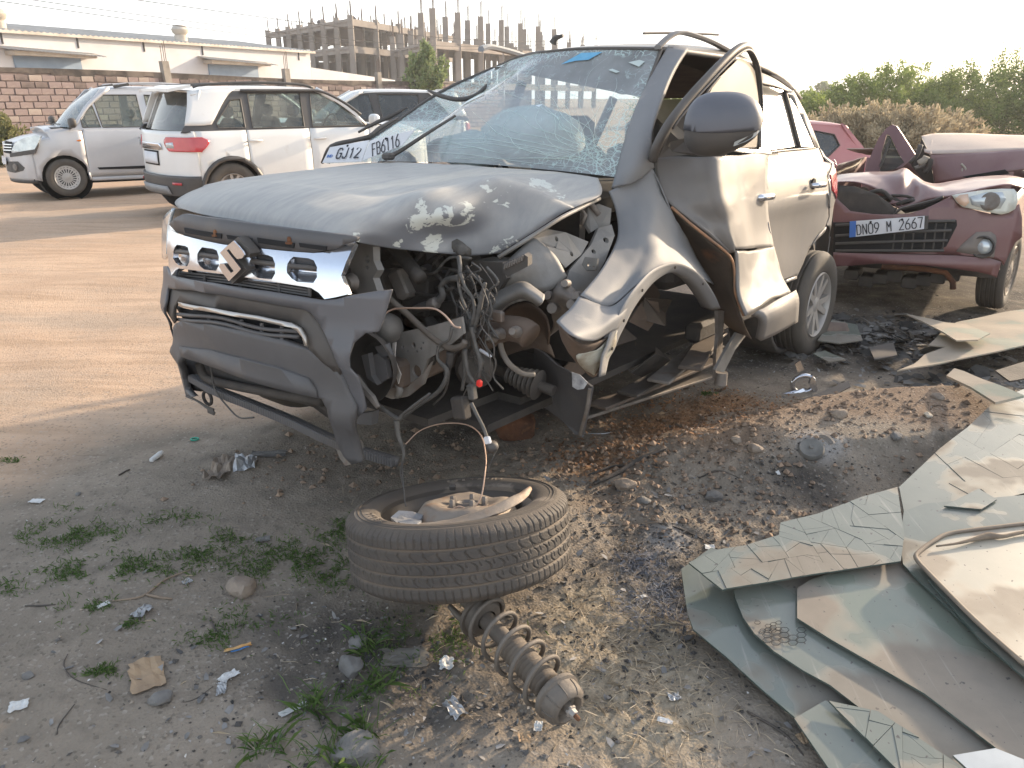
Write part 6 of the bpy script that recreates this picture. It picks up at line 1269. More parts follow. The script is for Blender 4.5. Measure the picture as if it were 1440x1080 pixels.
    MB().tube([(wsb + .02, -yb_ * .8, zb + .065), (wsb + .02, -.05, zb + .075)], .009, 5).obj('wiper', m_blackpl, e); MB().tube([(wsb + .02, .0, zb + .07), (wsb + .0, yb_ * .85, zb + .075)], .009, 5).obj('wiper', m_blackpl, e)
    q = MB(); q.box((wsb + .06, 0, zb + .02), (.16, yb_ * 1.9, .02)); q.obj('scuttle', m_blackpl, e)
    rows = []
    for f_, dz in ((0, -.045), (.12, -.008), (.45, 0), (.8, -.02), (1, -.06)):
        x_ = wst + (rwt - wst) * f_; ye = ys(x_, zr - .06 + dz) + .005
        rows.append([Vector((x_, s_ * ye, zr + dz - (.055 if abs(s_) == 1 else .02 * abs(s_)))) for s_ in (-1, -.86, -.4, 0, .4, .86, 1)])
    sheet('roof', rows, P.get('roofm', mt), e, k=4, thick=.02)
    yb2 = ys(rwb, zb) - .05; yt2 = ys(rwt, zr - .08) - .04
    sheet('rear_window', [[Vector((rwb + .10 * s_ * s_, s_ * yb2, zb)) for s_ in (-1, -.5, 0, .5, 1)], [Vector((rwt + .08 * s_ * s_, s_ * yt2, zr - .07)) for s_ in (-1, -.5, 0, .5, 1)]], P.get('rglass', g_dark), e, k=4, thick=0)
    for sgn in (1, -1):
        sheet('rear_pillar', [[Vector((rwb + .10, sgn * yb2, zb)), Vector((rwb + .14, sgn * (yb2 + .05), zb))], [Vector((rwt + .08, sgn * yt2, zr - .07)), Vector((rwt + .12, sgn * (yt2 + .06), zr - .06))]], P.get('pilm', mt), e, k=3, thick=.02)
    # cabin
    for sx_, n_ in ((xd2 + .35, 1), (xd3 + .30, 0)):
        for sgn in ((1, -1)):
            q = MB(); q.bbox((sx_, sgn * hw * .46, zb - .42), (.48, .46, .14), .05); q.bbox((sx_ - .27, sgn * hw * .46, zb - .12), (.13, .44, .52), .05, Matrix.Rotation(-.22, 3, 'Y')); q.bbox((sx_ - .34, sgn * hw * .46, zb + .22), (.09, .24, .16), .04); q.obj('seat', P.get('seatm', m_seat), e, smooth='auto')
    q = MB(); q.bbox((wsb - .25, 0, zb - .06), (.4, hw * 1.7, .16), .05); q.obj('dashboard', P.get('dashm', m_seat), e)
    c0 = Vector((wsb - .52, -hw * .46, zb - .0)); pts = [c0 + Vector((math.sin(t_) * .06, math.cos(t_) * .18, math.sin(t_) * .17)) for t_ in np.linspace(0, 2 * math.pi, 20)]
    MB().tube(pts, .014, 6).obj('steering_wheel', m_seat, e, smooth=True)
    q = MB(); q.bbox((wst - .02, 0, zr - .15), (.03, .22, .06), .012); q.obj('inner_mirror', m_seat, e)
    q = MB(); q.box(((xf + xr) / 2, 0, zs + .02), (xf - xr - .5, hw * 1.75, .03)); q.box(((xf + xr) / 2, 0, zs - .04), (2.0, hw * 1.0, .08)); q.obj('underbody', m_black, e)
    return e, ys, nose, tail, tgate
def decal(F, e, name, pts, fn, mat, off=.006, ax=1, thick=.004, parent=None, step=.1):
    f2 = lambda a_, b_: fn(a_, b_) + off
    return panel(name, [F.surf(u, v, f2, ax=ax) for u, v in pts], mat, parent or e, ax=ax, fn=f2, step=step, thick=thick, smooth=False)
# ---- silver hatchback
m_silver = M('silver_paint', (.56, .56, .57), (.50, .50, .51), sc=2, rough=.32, metal=.25, dust=.22, dustc=(.45, .38, .30), upd=.5, coat=.4, dsc=3)
m_hub = M('hubcap_silver', (.55, .54, .52), (.42, .41, .39), sc=8, rough=.45, metal=.4, dust=.3)
F2 = Frame((-6.49, 13.59, .02), math.radians(218.6), math.radians(-.8))
P2 = dict(mat=m_silver, hw=.745, xf=1.90, xr=-1.69, zb=1.00, zr=1.66, ax=(1.2, -1.2), Rw=.285, ww=.155, rr=.18, style='cover', rim=m_hub, zn=.80, wsb=1.14, wst=.46, rwb=-1.62, rwt=-1.50, doors=(.88, -.12, -1.02), near=1,
          green=[(1.04, .99), (.90, 1.18), (.50, 1.60), (-1.45, 1.60), (-1.60, .99)],
          wins=[[(.86, 1.03), (.86, 1.16), (.66, 1.36), (.60, 1.03)], [(.57, 1.03), (.62, 1.40), (.48, 1.51), (-.02, 1.52), (-.04, 1.03)], [(-.16, 1.03), (-.14, 1.52), (-.92, 1.50), (-.98, 1.03)]],
          handles=(-.02, -.9), tum=.24, seatm=m_beige, mirm=m_blackpl)
hb, ys2, ns2, tl2, _ = car(F2, 'parked_car', 'silver hatchback parked nose left in front of the block wall', 'car', P2)
s2 = lambda a_, b_: ys2(a_, b_)
decal(F2, hb, 'headlight', [(16, 213), (22, 200), (34, 194), (50, 190), (58, 191), (53, 203), (49, 210), (30, 213)], ns2, m_clear_lamp, .02, 0, .03)
decal(F2, hb, 'lamp_surround', [(14, 216), (30, 213), (49, 209), (54, 200), (54, 205), (49, 216), (30, 219), (14, 221)], ns2, m_blackpl, .015, 0, .02)
decal(F2, hb, 'grille', [(5, 214), (7, 200), (17, 199), (18, 206), (15, 216)], ns2, m_black, .012, 0)
for v_ in (203, 207, 211): MB().tube([F2.surf(6, v_, lambda a_, b_: ns2(a_, b_) + .02, ax=0), F2.surf(17, v_ + .5, lambda a_, b_: ns2(a_, b_) + .02, ax=0)], .012, 5).obj('grille_bar', m_chrome, hb)
decal(F2, hb, 'fog_lamp_recess', [(8, 227), (25, 227), (35, 236), (33, 240), (22, 243), (10, 240)], ns2, m_blackpl, .008, 0)
MB().lathe([(0, .02), (.05, .015), (.055, 0)], F2.surf(22, 235, lambda a_, b_: ns2(a_, b_) + .012, ax=0), (1, .5, 0), 12).obj('fog_lamp', m_steel, hb)
decal(F2, hb, 'number_plate', [(2, 219), (8, 221), (9, 231), (3, 229)], ns2, m_white_pl, .03, 0)
decal(F2, hb, 'side_indicator', [(108, 197), (113, 196), (115, 198), (112, 199), (108, 198.5)], s2, m_amber, .004, 1)
decal(F2, hb, 'door_rub_strip', [(137, 235.5), (200, 233), (222, 232), (222, 236), (200, 237), (140, 238.5)], s2, m_black, .006, 1, .012)
q = MB()
for sgn in (1, -1):
    y_ = .54 * sgn; pts = [Vector((.25, y_, 1.645)), Vector((.12, y_, 1.685)), Vector((-.5, y_, 1.70)), Vector((-1.3, y_, 1.66))]; MB().tube(pts, .018, 7, smooth_path=4).obj('roof_rail', m_silver, hb, smooth=True)
    MB().bbox((.17, y_, 1.66), (.24, .045, .045), .01, Matrix.Rotation(.18, 3, 'Y')).obj('rail_foot', m_blackpl, hb)
# ---- white SUV, rear towards the camera
m_white = M('white_paint', (.74, .74, .72), (.68, .68, .66), sc=2, rough=.28, dust=.22, dustc=(.52, .46, .38), upd=.4, coat=.5, dsc=3, spots=[((.50, .46, .40), 5, .66, .82)])
m_dgrey = M('dark_grey_trim', (.040, .039, .040), (.03, .029, .03), sc=3, rough=.45, dust=.14, dustc=(.3, .26, .21))
F3 = Frame((-3.21, 11.5, .05), math.radians(41.7))
P3 = dict(mat=m_white, hw=.885, xf=2.08, xr=-1.93, zb=1.06, zr=1.60, ax=(1.25, -1.25), Rw=.335, ww=.205, rr=.205, style='spoke5', zn=.95, wsb=.95, wst=.22, rwb=-1.80, rwt=-1.58, doors=(.80, -.12, -1.0), near=-1, clad=m_dgrey, cladding=1, twotone=1, zs=.28,
          gmat=m_dgrey, green=[(.88, 1.05), (.55, 1.25), (.18, 1.545), (-1.0, 1.545), (-1.20, 1.50), (-1.45, 1.13), (-1.74, 1.12), (-1.80, 1.05)],
          wins=[[(.76, 1.08), (.70, 1.16), (.24, 1.49), (.02, 1.505), (-.06, 1.08)], [(-.18, 1.08), (-.13, 1.505), (-.86, 1.50), (-.90, 1.08)], [(-1.0, 1.09), (-.97, 1.43), (-1.10, 1.42), (-1.36, 1.15), (-1.34, 1.09)]],
          handles=(.02, -.9), tum=.36, seatm=m_seat, rt=.34)
sv, ys3, ns3, tl3, tg3 = car(F3, 'parked_suv', 'white SUV seen from its rear corner, red tail lamp and dark lower bumper', 'car', P3)
for sgn in (1, -1):
    sheet('c_pillar_panel', [[Vector((-1.02, sgn * (ys3(-1.02, 1.545) + .01), 1.555)), Vector((-1.3, sgn * (ys3(-1.3, 1.545) + .01), 1.55)), Vector((-1.60, sgn * (ys3(-1.5, 1.5) - .04), 1.52))], [Vector((-1.18, sgn * (ys3(-1.18, 1.42) + .012), 1.42)), Vector((-1.4, sgn * (ys3(-1.4, 1.35) + .012), 1.34)), Vector((-1.66, sgn * (ys3(-1.6, 1.3) - .01), 1.34))], [Vector((-1.42, sgn * (ys3(-1.42, 1.13) + .015), 1.14)), Vector((-1.55, sgn * (ys3(-1.55, 1.13) + .015), 1.13)), Vector((-1.74, sgn * (ys3(-1.7, 1.12) + .0), 1.13))]], m_white, sv, k=4, thick=.02)
n3 = lambda a_, b_: -ys3(a_, b_)
t3 = lambda a_, b_: tl3(a_, b_)
def both(F, e, nm, poly_yz, mat, off, thick=.02, sides=(1, -1), ax=0, fn=None):
    for s_ in sides: 
        f2 = lambda a_, b_: fn(a_, b_) + off
        panel(nm, [Vector((0, y_ * s_, z_)) for y_, z_ in poly_yz], mat, e, ax=0, fn=f2, step=.06, thick=thick, flip=True)
for sgn in (1, -1):
    # lamp: a sheet that wraps the corner
    rows = []
    for z_, ya, xe in ((.99, .50, -1.58), (.94, .46, -1.50), (.87, .49, -1.55), (.82, .55, -1.62)):
        r = []
        for y_ in (ya, .60, .72, .79): r.append(Vector((tl3(y_, z_) - .022, sgn * y_, z_)))
        for x_ in (xr_ := -1.70, -1.62, xe): r.append(Vector((x_, sgn * (ys3(x_, z_) + .014), z_)))
        rows.append(r)
    lo_ = sheet('tail_lamp', rows, m_red_lamp, sv, k=4, thick=.02)
    f2 = lambda a_, b_: tl3(a_, b_) - .034
    panel('reversing_lens', [Vector((0, sgn * y_, z_)) for y_, z_ in ((.50, .86), (.50, .92), (.62, .93), (.64, .86))], m_clear_lamp, lo_, ax=0, fn=f2, step=.1, thick=.01, flip=True)
for nm, poly, mat, off in (('number_plate', [(-.24, .66), (-.24, .80), (.24, .80), (.24, .66)], m_white_pl, -.020), ('plate_frame', [(-.26, .64), (-.26, .82), (.26, .82), (.26, .64)], m_black, -.012), ('chrome_garnish', [(-.38, .84), (-.34, .91), (.34, .91), (.38, .84), (.30, .83), (-.30, .83)], m_chrome, -.018)):
    panel(nm, [Vector((0, y_, z_)) for y_, z_ in poly], mat, sv, ax=0, fn=lambda a_, b_: tl3(a_, b_) + off, step=.1, thick=.01, flip=True)
q = MB(); q.prism([(-1.52, -.56, 1.60), (-1.80, -.54, 1.545), (-1.84, -.30, 1.555), (-1.84, .30, 1.555), (-1.80, .54, 1.545), (-1.52, .56, 1.60)], (0, 0, -.035)); q.obj('roof_spoiler', m_white, sv)
for sgn in (1, -1):
    MB().tube([Vector((.12, sgn * .60, 1.575)), Vector((-.1, sgn * .60, 1.615)), Vector((-.7, sgn * .60, 1.63)), Vector((-1.35, sgn * .58, 1.60)), Vector((-1.5, sgn * .57, 1.57))], .018, 7, smooth_path=4).obj('roof_rail', m_dgrey, sv, smooth=True)
    panel('reflector', [Vector((0, sgn * y_, z_)) for y_, z_ in ((.56, .42), (.56, .45), (.70, .45), (.70, .42))], m_red_lamp, sv, ax=0, fn=lambda a_, b_: tl3(a_, b_) - .05, step=.1, thick=.01, flip=True)
    pts = [Vector((x_, sgn * (ys3(x_, z_) + .03), z_)) for x_, z_ in ((.72, 1.22), (.50, 1.38), (.2, 1.52), (-.1, 1.535), (-.95, 1.53))]; MB().tube(pts, .020, 5, smooth_path=4).obj('rain_visor', m_dgrey, sv, smooth=True)
panel('bumper_guard', [Vector((0, y_, z_)) for y_, z_ in ((-.5, .30), (-.45, .40), (.45, .40), (.5, .30))], M('skid_silver', (.25, .25, .25), rough=.5), sv, ax=0, fn=lambda a_, b_: tl3(a_, b_) - .05, step=.1, thick=.01, flip=True)
# ---- second white SUV behind, facing the other way
F6 = Frame((-2.75, 15.0, .05), math.radians(200))
P6_ = dict(P3); P6_['near'] = 1; P6_['glass'] = g_dark
sv2, ys6, ns6, tl6, _ = car(F6, 'parked_suv', 'white SUV farther back with only its roof, side glass and rear spoiler showing', 'car', P6_)
for sgn in (1, -1):
    sheet('c_pillar_panel', [[Vector((-1.02, sgn * (ys3(-1.02, 1.545) + .01), 1.555)), Vector((-1.3, sgn * (ys3(-1.3, 1.545) + .01), 1.55)), Vector((-1.60, sgn * (ys3(-1.5, 1.5) - .04), 1.52))], [Vector((-1.18, sgn * (ys3(-1.18, 1.42) + .012), 1.42)), Vector((-1.4, sgn * (ys3(-1.4, 1.35) + .012), 1.34)), Vector((-1.66, sgn * (ys3(-1.6, 1.3) - .01), 1.34))], [Vector((-1.42, sgn * (ys3(-1.42, 1.13) + .015), 1.14)), Vector((-1.55, sgn * (ys3(-1.55, 1.13) + .015), 1.13)), Vector((-1.74, sgn * (ys3(-1.7, 1.12) + .0), 1.13))]], m_white, sv2, k=3, thick=.02)
    panel('tail_lamp', [Vector((0, sgn * y_, z_)) for y_, z_ in ((.50, .82), (.46, 1.0), (.80, 1.02), (.80, .84))], m_red_lamp, sv2, ax=0, fn=lambda a_, b_: tl6(a_, b_) - .02, step=.1, thick=.02, flip=True)
q = MB(); q.prism([(-1.52, -.56, 1.60), (-1.86, -.54, 1.575), (-1.90, -.30, 1.585), (-1.90, .30, 1.585), (-1.86, .54, 1.575), (-1.52, .56, 1.60)], (0, 0, -.04)); q.obj('roof_spoiler', m_white, sv2)
# ---- pink-red hatchback beyond the grey wreck
m_pink = M('faded_red_paint', (.42, .10, .11), (.36, .08, .09), sc=2, rough=.35, dust=.45, dustc=(.55, .38, .34), upd=.4, coat=.3, dsc=3)
F5 = Frame((3.05, 10.9, -.26), math.radians(187))
P5 = dict(mat=m_pink, hw=.85, xf=1.95, xr=-1.85, zb=.98, zr=1.50, ax=(1.2, -1.2), Rw=.30, ww=.18, rr=.19, style='cover', zn=.80, wsb=.95, wst=.25, rwb=-1.62, rwt=-1.25, doors=(.85, -.1, -.95), near=1, wheels=False,
          green=[(.88, .97), (.5, 1.22), (.2, 1.44), (-1.20, 1.43), (-1.62, .97)], gmat=m_pink, wins=[[(.70, 1.01), (.2, 1.38), (.0, 1.39), (-.04, 1.01)], [(-.16, 1.01), (-.12, 1.39), (-.72, 1.37), (-.74, 1.01)], [(-.80, 1.01), (-.78, 1.36), (-1.05, 1.31), (-1.12, 1.18), (-.92, 1.01)]],
          handles=(.0,), tum=.34, glass=g_dark)
rd_, ys5, ns5, tl5, _ = car(F5, 'salvage_car', 'pinkish red hatchback, dusty, its rear quarter showing past the grey wreck', 'car', P5)
decal(F5, rd_, 'tail_lamp', [(1203, 232), (1212, 231), (1219, 240), (1218, 247), (1206, 243)], ys5, m_red_lamp, .012, 1, .02)
# ---- maroon wreck
F4 = Frame((3.58, 6.83, .06), math.radians(-122), math.radians(-.6), math.radians(1.1))
mw = empty('wrecked_car', F4.loc, F4.e, 'maroon wrecked hatchback with flattened roof, crumpled bonnet and one clouded headlight', 'car')
m_mar = M('maroon_paint', (.115, .016, .028), (.09, .012, .022), sc=2, rough=.40, metal=.2, dust=.55, dustc=(.34, .25, .215), upd=.5, coat=.35, dsc=3, bump=.03, bsc=12)
m_mard = M('dusty_maroon', (.14, .03, .04), (.11, .025, .03), sc=2, rough=.5, metal=.1, dust=1.15, dustc=(.50, .40, .33), upd=.5, dsc=3)
def m4(cx, cy): return 1100 + cx / 3., 120 + cy / 3.
f4 = lambda y_, z_: 1.86 - .30 * y_ * y_ - .12 * max(0, .34 - z_) - .10 * max(0, z_ - .6)
def S4(lst, off=0): return [F4.surf(*m4(*p), (lambda a_, b_: f4(a_, b_) + off), ax=0) for p in lst]
def D4(name, lst, mat, off=0, thick=.012, parent=mw, step=.06, smooth=True): return panel(name, S4(lst, off), mat, parent, ax=0, fn=lambda a_, b_: f4(a_, b_) + off, step=step, thick=thick, smooth=smooth)
bo = [(215, 465), (285, 530), (380, 543), (470, 545), (540, 540), (600, 522), (690, 480), (716, 466), (745, 510), (830, 530), (905, 548), (960, 540), (1000, 500), (1012, 560), (1012, 640), (985, 662), (960, 705), (935, 760), (925, 742), (880, 728), (740, 716), (600, 712), (400, 708), (215, 702)]
mb4 = D4('front_bumper', bo, m_mar)
D4('bumper_lip', [(215, 705), (400, 711), (600, 715), (740, 719), (880, 731), (925, 745), (905, 812), (880, 800), (830, 788), (700, 770), (600, 760), (400, 752), (215, 765)], m_mar, .02)
D4('grille_opening', [(215, 578), (600, 566), (735, 568), (738, 590), (692, 680), (640, 702), (215, 704)], m_black, .003, .004)
for k_, (y0_, y1_) in enumerate(((590, 572), (635, 612), (668, 655), (698, 697))):
    MB().tube([S4([(x_, y0_ + (y1_ - y0_) * t_)], .012)[0] for x_, t_ in ((225, 0), (400, .5), (560, .8), (730 - k_ * 16, 1))], .010, 6, smooth_path=3).obj('grille_slat', m_blackpl, mb4)
for x_ in (480, 520, 560, 610, 650, 690):
    MB().tube(S4([(x_ - (x_ - 600) * .0, 575), (x_ - 15, 700)], .004), .006, 5).obj('grille_post', m_blackpl, mb4)
pl4 = [F4.surf(*m4(*p), (lambda a_, b_: f4(a_, b_) + .045), ax=0) for p in ((283, 642), (598, 606), (601, 551), (285, 574))]
n_ = (pl4[1] - pl4[0]).cross(pl4[3] - pl4[0]).normalized(); n_ = n_ if n_.x > 0 else -n_
np4 = MB().prism(pl4, n_ * -.003).obj('number_plate', m_white_pl, mw); L_ = (pl4[1] - pl4[0]).length; h_ = (pl4[3] - pl4[0]).length
bl = [pl4[0], pl4[0].lerp(pl4[1], .09), pl4[3].lerp(pl4[2], .09), pl4[3]]; MB().prism([p + n_ * .001 for p in bl], n_ * .001).obj('blue_band', m_bluepl, np4)
strokes('DN09 M 2667', pl4[0].lerp(pl4[1], .54).lerp(pl4[3].lerp(pl4[2], .54), .47), pl4[1] - pl4[0], pl4[3] - pl4[0], h_ * .60, L_ * .082, m_ink, np4, .003)
for t_ in (.29, .71): MB().lathe([(0, .004), (.008, .003), (.008, 0)], pl4[0].lerp(pl4[1], t_).lerp(pl4[3].lerp(pl4[2], t_), .86), n_, 8).obj('plate_screw', m_black, np4)
q = MB(); q.prism([p + n_ * -.01 for p in [pl4[1].lerp(pl4[0], .06), pl4[1] + Vector((0, .02, 0)), pl4[2] + Vector((0, .02, 0)), pl4[2].lerp(pl4[3], .06)]], n_ * -.03); q.obj('plate_bracket', m_blackpl, mw)
D4('fog_lamp_recess', [(733, 702), (760, 670), (820, 619), (880, 617), (900, 632), (905, 655), (893, 727)], M('recess_grey', (.10, .10, .11), (.13, .12, .12), rough=.6, dust=.5), .004, .006)
fp = F4.surf(*m4(852, 680), lambda a_, b_: f4(a_, b_), ax=0); q = MB(); q.lathe([(.075, .03), (.068, .035), (.052, .01), (.05, -.02)], fp, (1, -.25, 0), 20); fl = q.obj('fog_lamp_ring', m_blackpl, mw, smooth='auto'); MB().lathe([(0, .03), (.03, .026), (.050, .01), (.052, -.01)], fp, (1, -.25, 0), 18).obj('fog_lamp_lens', m_clear_lamp, fl, smooth=True)
hlp = [(718, 464), (740, 459), (800, 449), (860, 441), (930, 436), (978, 437), (993, 455), (994, 490), (983, 522), (955, 538), (925, 545), (860, 532), (765, 514), (738, 495)]
h4 = D4('headlight', hlp, M('clouded_lens', (.52, .52, .44), (.70, .70, .64), sc=6, rough=.25, coat=.7), .02, .03)
D4('headlight_reflector', [(790, 470), (860, 452), (930, 450), (945, 480), (920, 520), (850, 520), (800, 505)], m_clear_lamp, .026, .003, h4)
MB().lathe([(.06, .0), (.055, .012), (.035, .004), (0, .01)], F4.surf(*m4(875, 490), lambda a_, b_: f4(a_, b_) + .03, ax=0), (1, 0, .1), 16).obj('headlight_bulb', m_steel, h4, smooth=True)
D4('indicator', [(728, 478), (750, 462), (784, 458), (790, 495), (770, 512), (745, 500)], M('pale_amber', (.72, .50, .36), rough=.25, coat=.6), .027, .003, h4)
def X(p, x_): return F4.x(*m4(*p), x_)
def XR(lst, xs_): return [X(p, xs_[i] if isinstance(xs_, (list, tuple)) else xs_) for i, p in enumerate(lst)]
sheet('bonnet', [
    XR([(215, 402), (300, 404), (360, 425), (430, 460), (490, 518), (545, 505), (600, 482), (680, 468), (720, 462), (840, 440), (960, 420), (1030, 440)], [1.5, 1.55, 1.58, 1.6, 1.62, 1.66, 1.68, 1.72, 1.72, 1.68, 1.6, 1.4]),
    XR([(215, 393), (300, 388), (370, 398), (440, 425), (500, 470), (550, 455), (605, 440), (680, 445), (730, 436), (840, 412), (960, 395), (1030, 415)], [1.4, 1.42, 1.45, 1.48, 1.56, 1.5, 1.58, 1.6, 1.58, 1.5, 1.42, 1.28]),
    XR([(225, 384), (300, 376), (380, 372), (450, 374), (505, 385), (550, 395), (600, 415), (660, 425), (730, 415), (840, 394), (960, 386), (1030, 400)], [1.25, 1.25, 1.25, 1.3, 1.42, 1.3, 1.45, 1.4, 1.38, 1.3, 1.24, 1.15]),
    XR([(235, 380), (310, 371), (390, 364), (470, 360), (518, 346), (556, 372), (600, 404), (650, 416), (720, 404), (840, 385), (960, 380), (1030, 392)], [1.1, 1.1, 1.1, 1.1, 1.12, 1.12, 1.2, 1.15, 1.1, 1.05, 1.0, .98])], m_mar, mw, k=4, kk=5, thick=.006, nz=.012, nsc=5)
D4('radiator_panel', [(215, 420), (300, 425), (400, 460), (480, 520), (480, 545), (215, 545)], m_grime, -.12, .01)
for p_, r_ in (((370, 500), .055), ((290, 490), .035), ((430, 525), .02)): MB().lathe([(0, .03), (r_ * .3, .03), (r_ * .35, .02), (r_ * .8, .02), (r_, .0), (r_ * .9, -.02)], X(p_, 1.62), (1, -.1, .1), 18).obj('horn', m_steel, mw, smooth='auto')
for k_ in range(12):
    c_ = X((240 + 22 * k_, 455 + (k_ * 37) % 60), 1.55 + (k_ % 3) * .03); MB().tube([c_, c_ + Vector((0, .10, .03 * ((k_ % 3) - 1))), c_ + Vector((.0, .18, -.03))], .010 + .006 * (k_ % 2), 6, smooth_path=3).obj('bay_hose', m_mar if k_ % 4 == 0 else m_grime, mw, smooth=True)
MB().tube(XR([(470, 548), (500, 520), (560, 505), (640, 485), (680, 470)], 1.74), .010, 5).obj('black_trim_strip', m_blackpl, mw)
panel('dark_gap', XR([(495, 522), (600, 490), (685, 472), (660, 500), (600, 525), (520, 540)], 1.70), m_black, mw, ax=0, step=.2, thick=.004)
# open door standing up
MB().prism(XR([(352, 366), (365, 320), (380, 280), (405, 225), (440, 180), (463, 166), (482, 172), (505, 205), (560, 291), (535, 318), (505, 345), (480, 352), (515, 325), (490, 285), (455, 212), (440, 206), (418, 285), (411, 365)], .55), (-.05, 0, 0)).obj('bent_door', M('purple_shade_paint', (.10, .035, .055), (.12, .05, .07), rough=.35, metal=.3, dust=.45, dustc=(.35, .28, .26)), mw)
panel('door_glass', XR([(411, 365), (418, 288), (442, 212), (455, 214), (490, 290), (515, 325), (480, 352), (440, 362)], .53), g_dark, mw, ax=0, step=.3, thick=0)
MB().tube(XR([(414, 345), (455, 228)], .56), .012, 5).obj('window_bar', m_blackpl, mw)
# flattened roof
Yr = lambda p, x_: X(p, x_)
rt = [XR([(588, 218), (640, 208), (720, 206), (850, 208), (1000, 216), (1060, 220)], [-.60, -.62, -.64, -.66, -.66, -.66]), XR([(592, 245), (640, 240), (730, 238), (850, 238), (1000, 240), (1060, 242)], [-.25, -.25, -.25, -.25, -.25, -.25]), XR([(600, 285), (635, 292), (730, 290), (850, 284), (1000, 277), (1060, 276)], [.10, .14, .16, .16, .16, .14])]
sheet('crushed_roof', rt, m_mard, mw, k=4, kk=4, thick=.01, nz=.006, nsc=5)
MB().tube(XR([(640, 208), (632, 240), (628, 292)], [-.6, -.25, .15]), .012, 5).obj('roof_seam', m_mard, mw)
sheet('roof_header', [XR([(628, 296), (740, 293), (850, 287), (1000, 279), (1060, 277)], [.16, .18, .18, .18, .17]), XR([(635, 360), (740, 345), (850, 325), (1000, 315), (1060, 310)], [.2, .24, .26, .26, .26]), XR([(650, 418), (740, 400), (850, 385), (1000, 360), (1060, 350)], [.22, .28, .32, .34, .34])], m_mar, mw, k=4, thick=.01, nz=.012, nsc=4)
plate('dark_cabin', XR([(560, 292), (590, 225), (625, 300), (640, 415), (600, 405), (545, 340)], .0), m_grime, (-.03, 0, 0), parent=mw)
for a_, b_, r_, mt_ in (((575, 330), (610, 300), .03, m_beige), ((560, 350), (600, 330), .018, m_steel), ((540, 330), (585, 250), .02, m_blackpl), ((600, 370), (625, 310), .022, m_grime), ((755, 330), (775, 370), .008, m_beige), ((760, 350), (740, 390), .006, m_beige)):
    MB().tube(XR([a_, ((a_[0] + b_[0]) / 2 + 8, (a_[1] + b_[1]) / 2), b_], .27), r_, 6, smooth_path=3).obj('torn_cabin_trim', mt_, mw, smooth=True)
plate('black_gap_trim', XR([(760, 385), (940, 355), (960, 372), (800, 398)], .36), m_black, (-.02, 0, 0), parent=mw)
wheel(mw, (1.02, .70, .215), (.16, 1, 0), R=.29, W=.18, rr=.18, style='cover', mat_rim=m_steel)
wheel(mw, (1.02, -.68, .22), (0, -1, 0), R=.29, W=.18, rr=.18, style='cover', mat_rim=m_steel)
for s_ in (1, -1): wheel(mw, (-1.25, s_ * .66, .29), (0, s_, 0), R=.29, W=.18, rr=.18, style='cover', mat_rim=m_steel, detail=False)
sheet('side_panel', [[Vector((1.55, .74, .55)), Vector((.6, .80, .5)), Vector((-.6, .80, .45)), Vector((-1.7, .72, .5))], [Vector((1.5, .70, .78)), Vector((.6, .78, .85)), Vector((-.6, .80, .85)), Vector((-1.75, .70, .85))]], m_mar, mw, k=4, thick=.01, nz=.02, nsc=3)
sheet('side_panel', [[Vector((1.55, -.74, .35)), Vector((.6, -.80, .3)), Vector((-.6, -.80, .3)), Vector((-1.7, -.72, .4))], [Vector((1.3, -.70, .70)), Vector((.6, -.78, .8)), Vector((-.6, -.78, .85)), Vector((-1.75, -.70, .85))]], m_mar, mw, k=4, thick=.01, nz=.02, nsc=3)
sheet('tail_panel', [[Vector((-1.75, y_, .35)) for y_ in (-.72, 0, .72)], [Vector((-1.8, y_, .85)) for y_ in (-.7, 0, .7)]], m_mar, mw, k=3, thick=.01)
sheet('rear_deck', [[Vector((-.6, y_, 1.0)) for y_ in (-.72, 0, .72)], [Vector((-1.75, y_, .88)) for y_ in (-.7, 0, .7)]], m_mard, mw, k=4, thick=.01, nz=.02, nsc=3)
q = MB(); q.box((.0, 0, .28), (3.2, 1.4, .06)); q.box((1.45, 0, .45), (.3, 1.1, .4)); q.obj('underbody', m_grime, mw)
MB().tube(XR([(420, 765), (600, 775), (690, 790), (720, 830), (720, 860)], 1.6), .02, 6).obj('hanging_pipe', m_rust, mw, smooth=True)
for k_ in range(8): MB().bbox(X((300 + 60 * k_, 790 + (k_ * 29) % 40), 1.45), (.2, .1, .08), .01).obj('underside_casting', m_grime, mw)
# ================================================================ TORN-OFF WHEEL WITH ITS STRUT
tw = empty('detached_wheel', (-.164, 2.062, 0), (0, 0, 0), 'torn-off wheel with bent steel rim lying on the dirt, its coil spring strut attached', 'car wheel')
TC = Vector((0, 0, .222)); TN = Vector((-.091, .274, 1)).normalized(); TA = Vector((1, 0, 0)); TA = (TA - TN * TA.dot(TN)).normalized(); TB = TN.cross(TA)
R_, W_ = .345, .212
def groove_mat():
    m = M('dusty_tread_rubber', (.030, .028, .027), (.050, .045, .040), sc=7, rough=.7, dust=.20, dustc=(.20, .155, .115), upd=.5, dsc=5, bump=.25, bsc=160).copy(); n = m.node_tree.nodes; l = m.node_tree.links; b = n['Principled BSDF']; src = b.inputs['Base Color'].links[0].from_socket
    at = n.new('ShaderNodeAttribute'); at.attribute_name = 'soil'; mx = n.new('ShaderNodeMix'); mx.data_type = 'RGBA'; l.new(at.outputs['Fac'], mx.inputs[0]); l.new(src, mx.inputs[6]); mx.inputs[7].default_value = (.22, .165, .115, 1); l.new(mx.outputs[2], b.inputs['Base Color']); return m
NA = 1260; hs_ = np.concatenate([np.linspace(.5, .42, 5), np.linspace(.418, -.418, 92), np.linspace(-.42, -.5, 5)]) * W_
th = np.linspace(0, 2 * np.pi, NA, endpoint=False); TH, HH = np.meshgrid(th, hs_, indexing='ij'); u_ = HH / W_
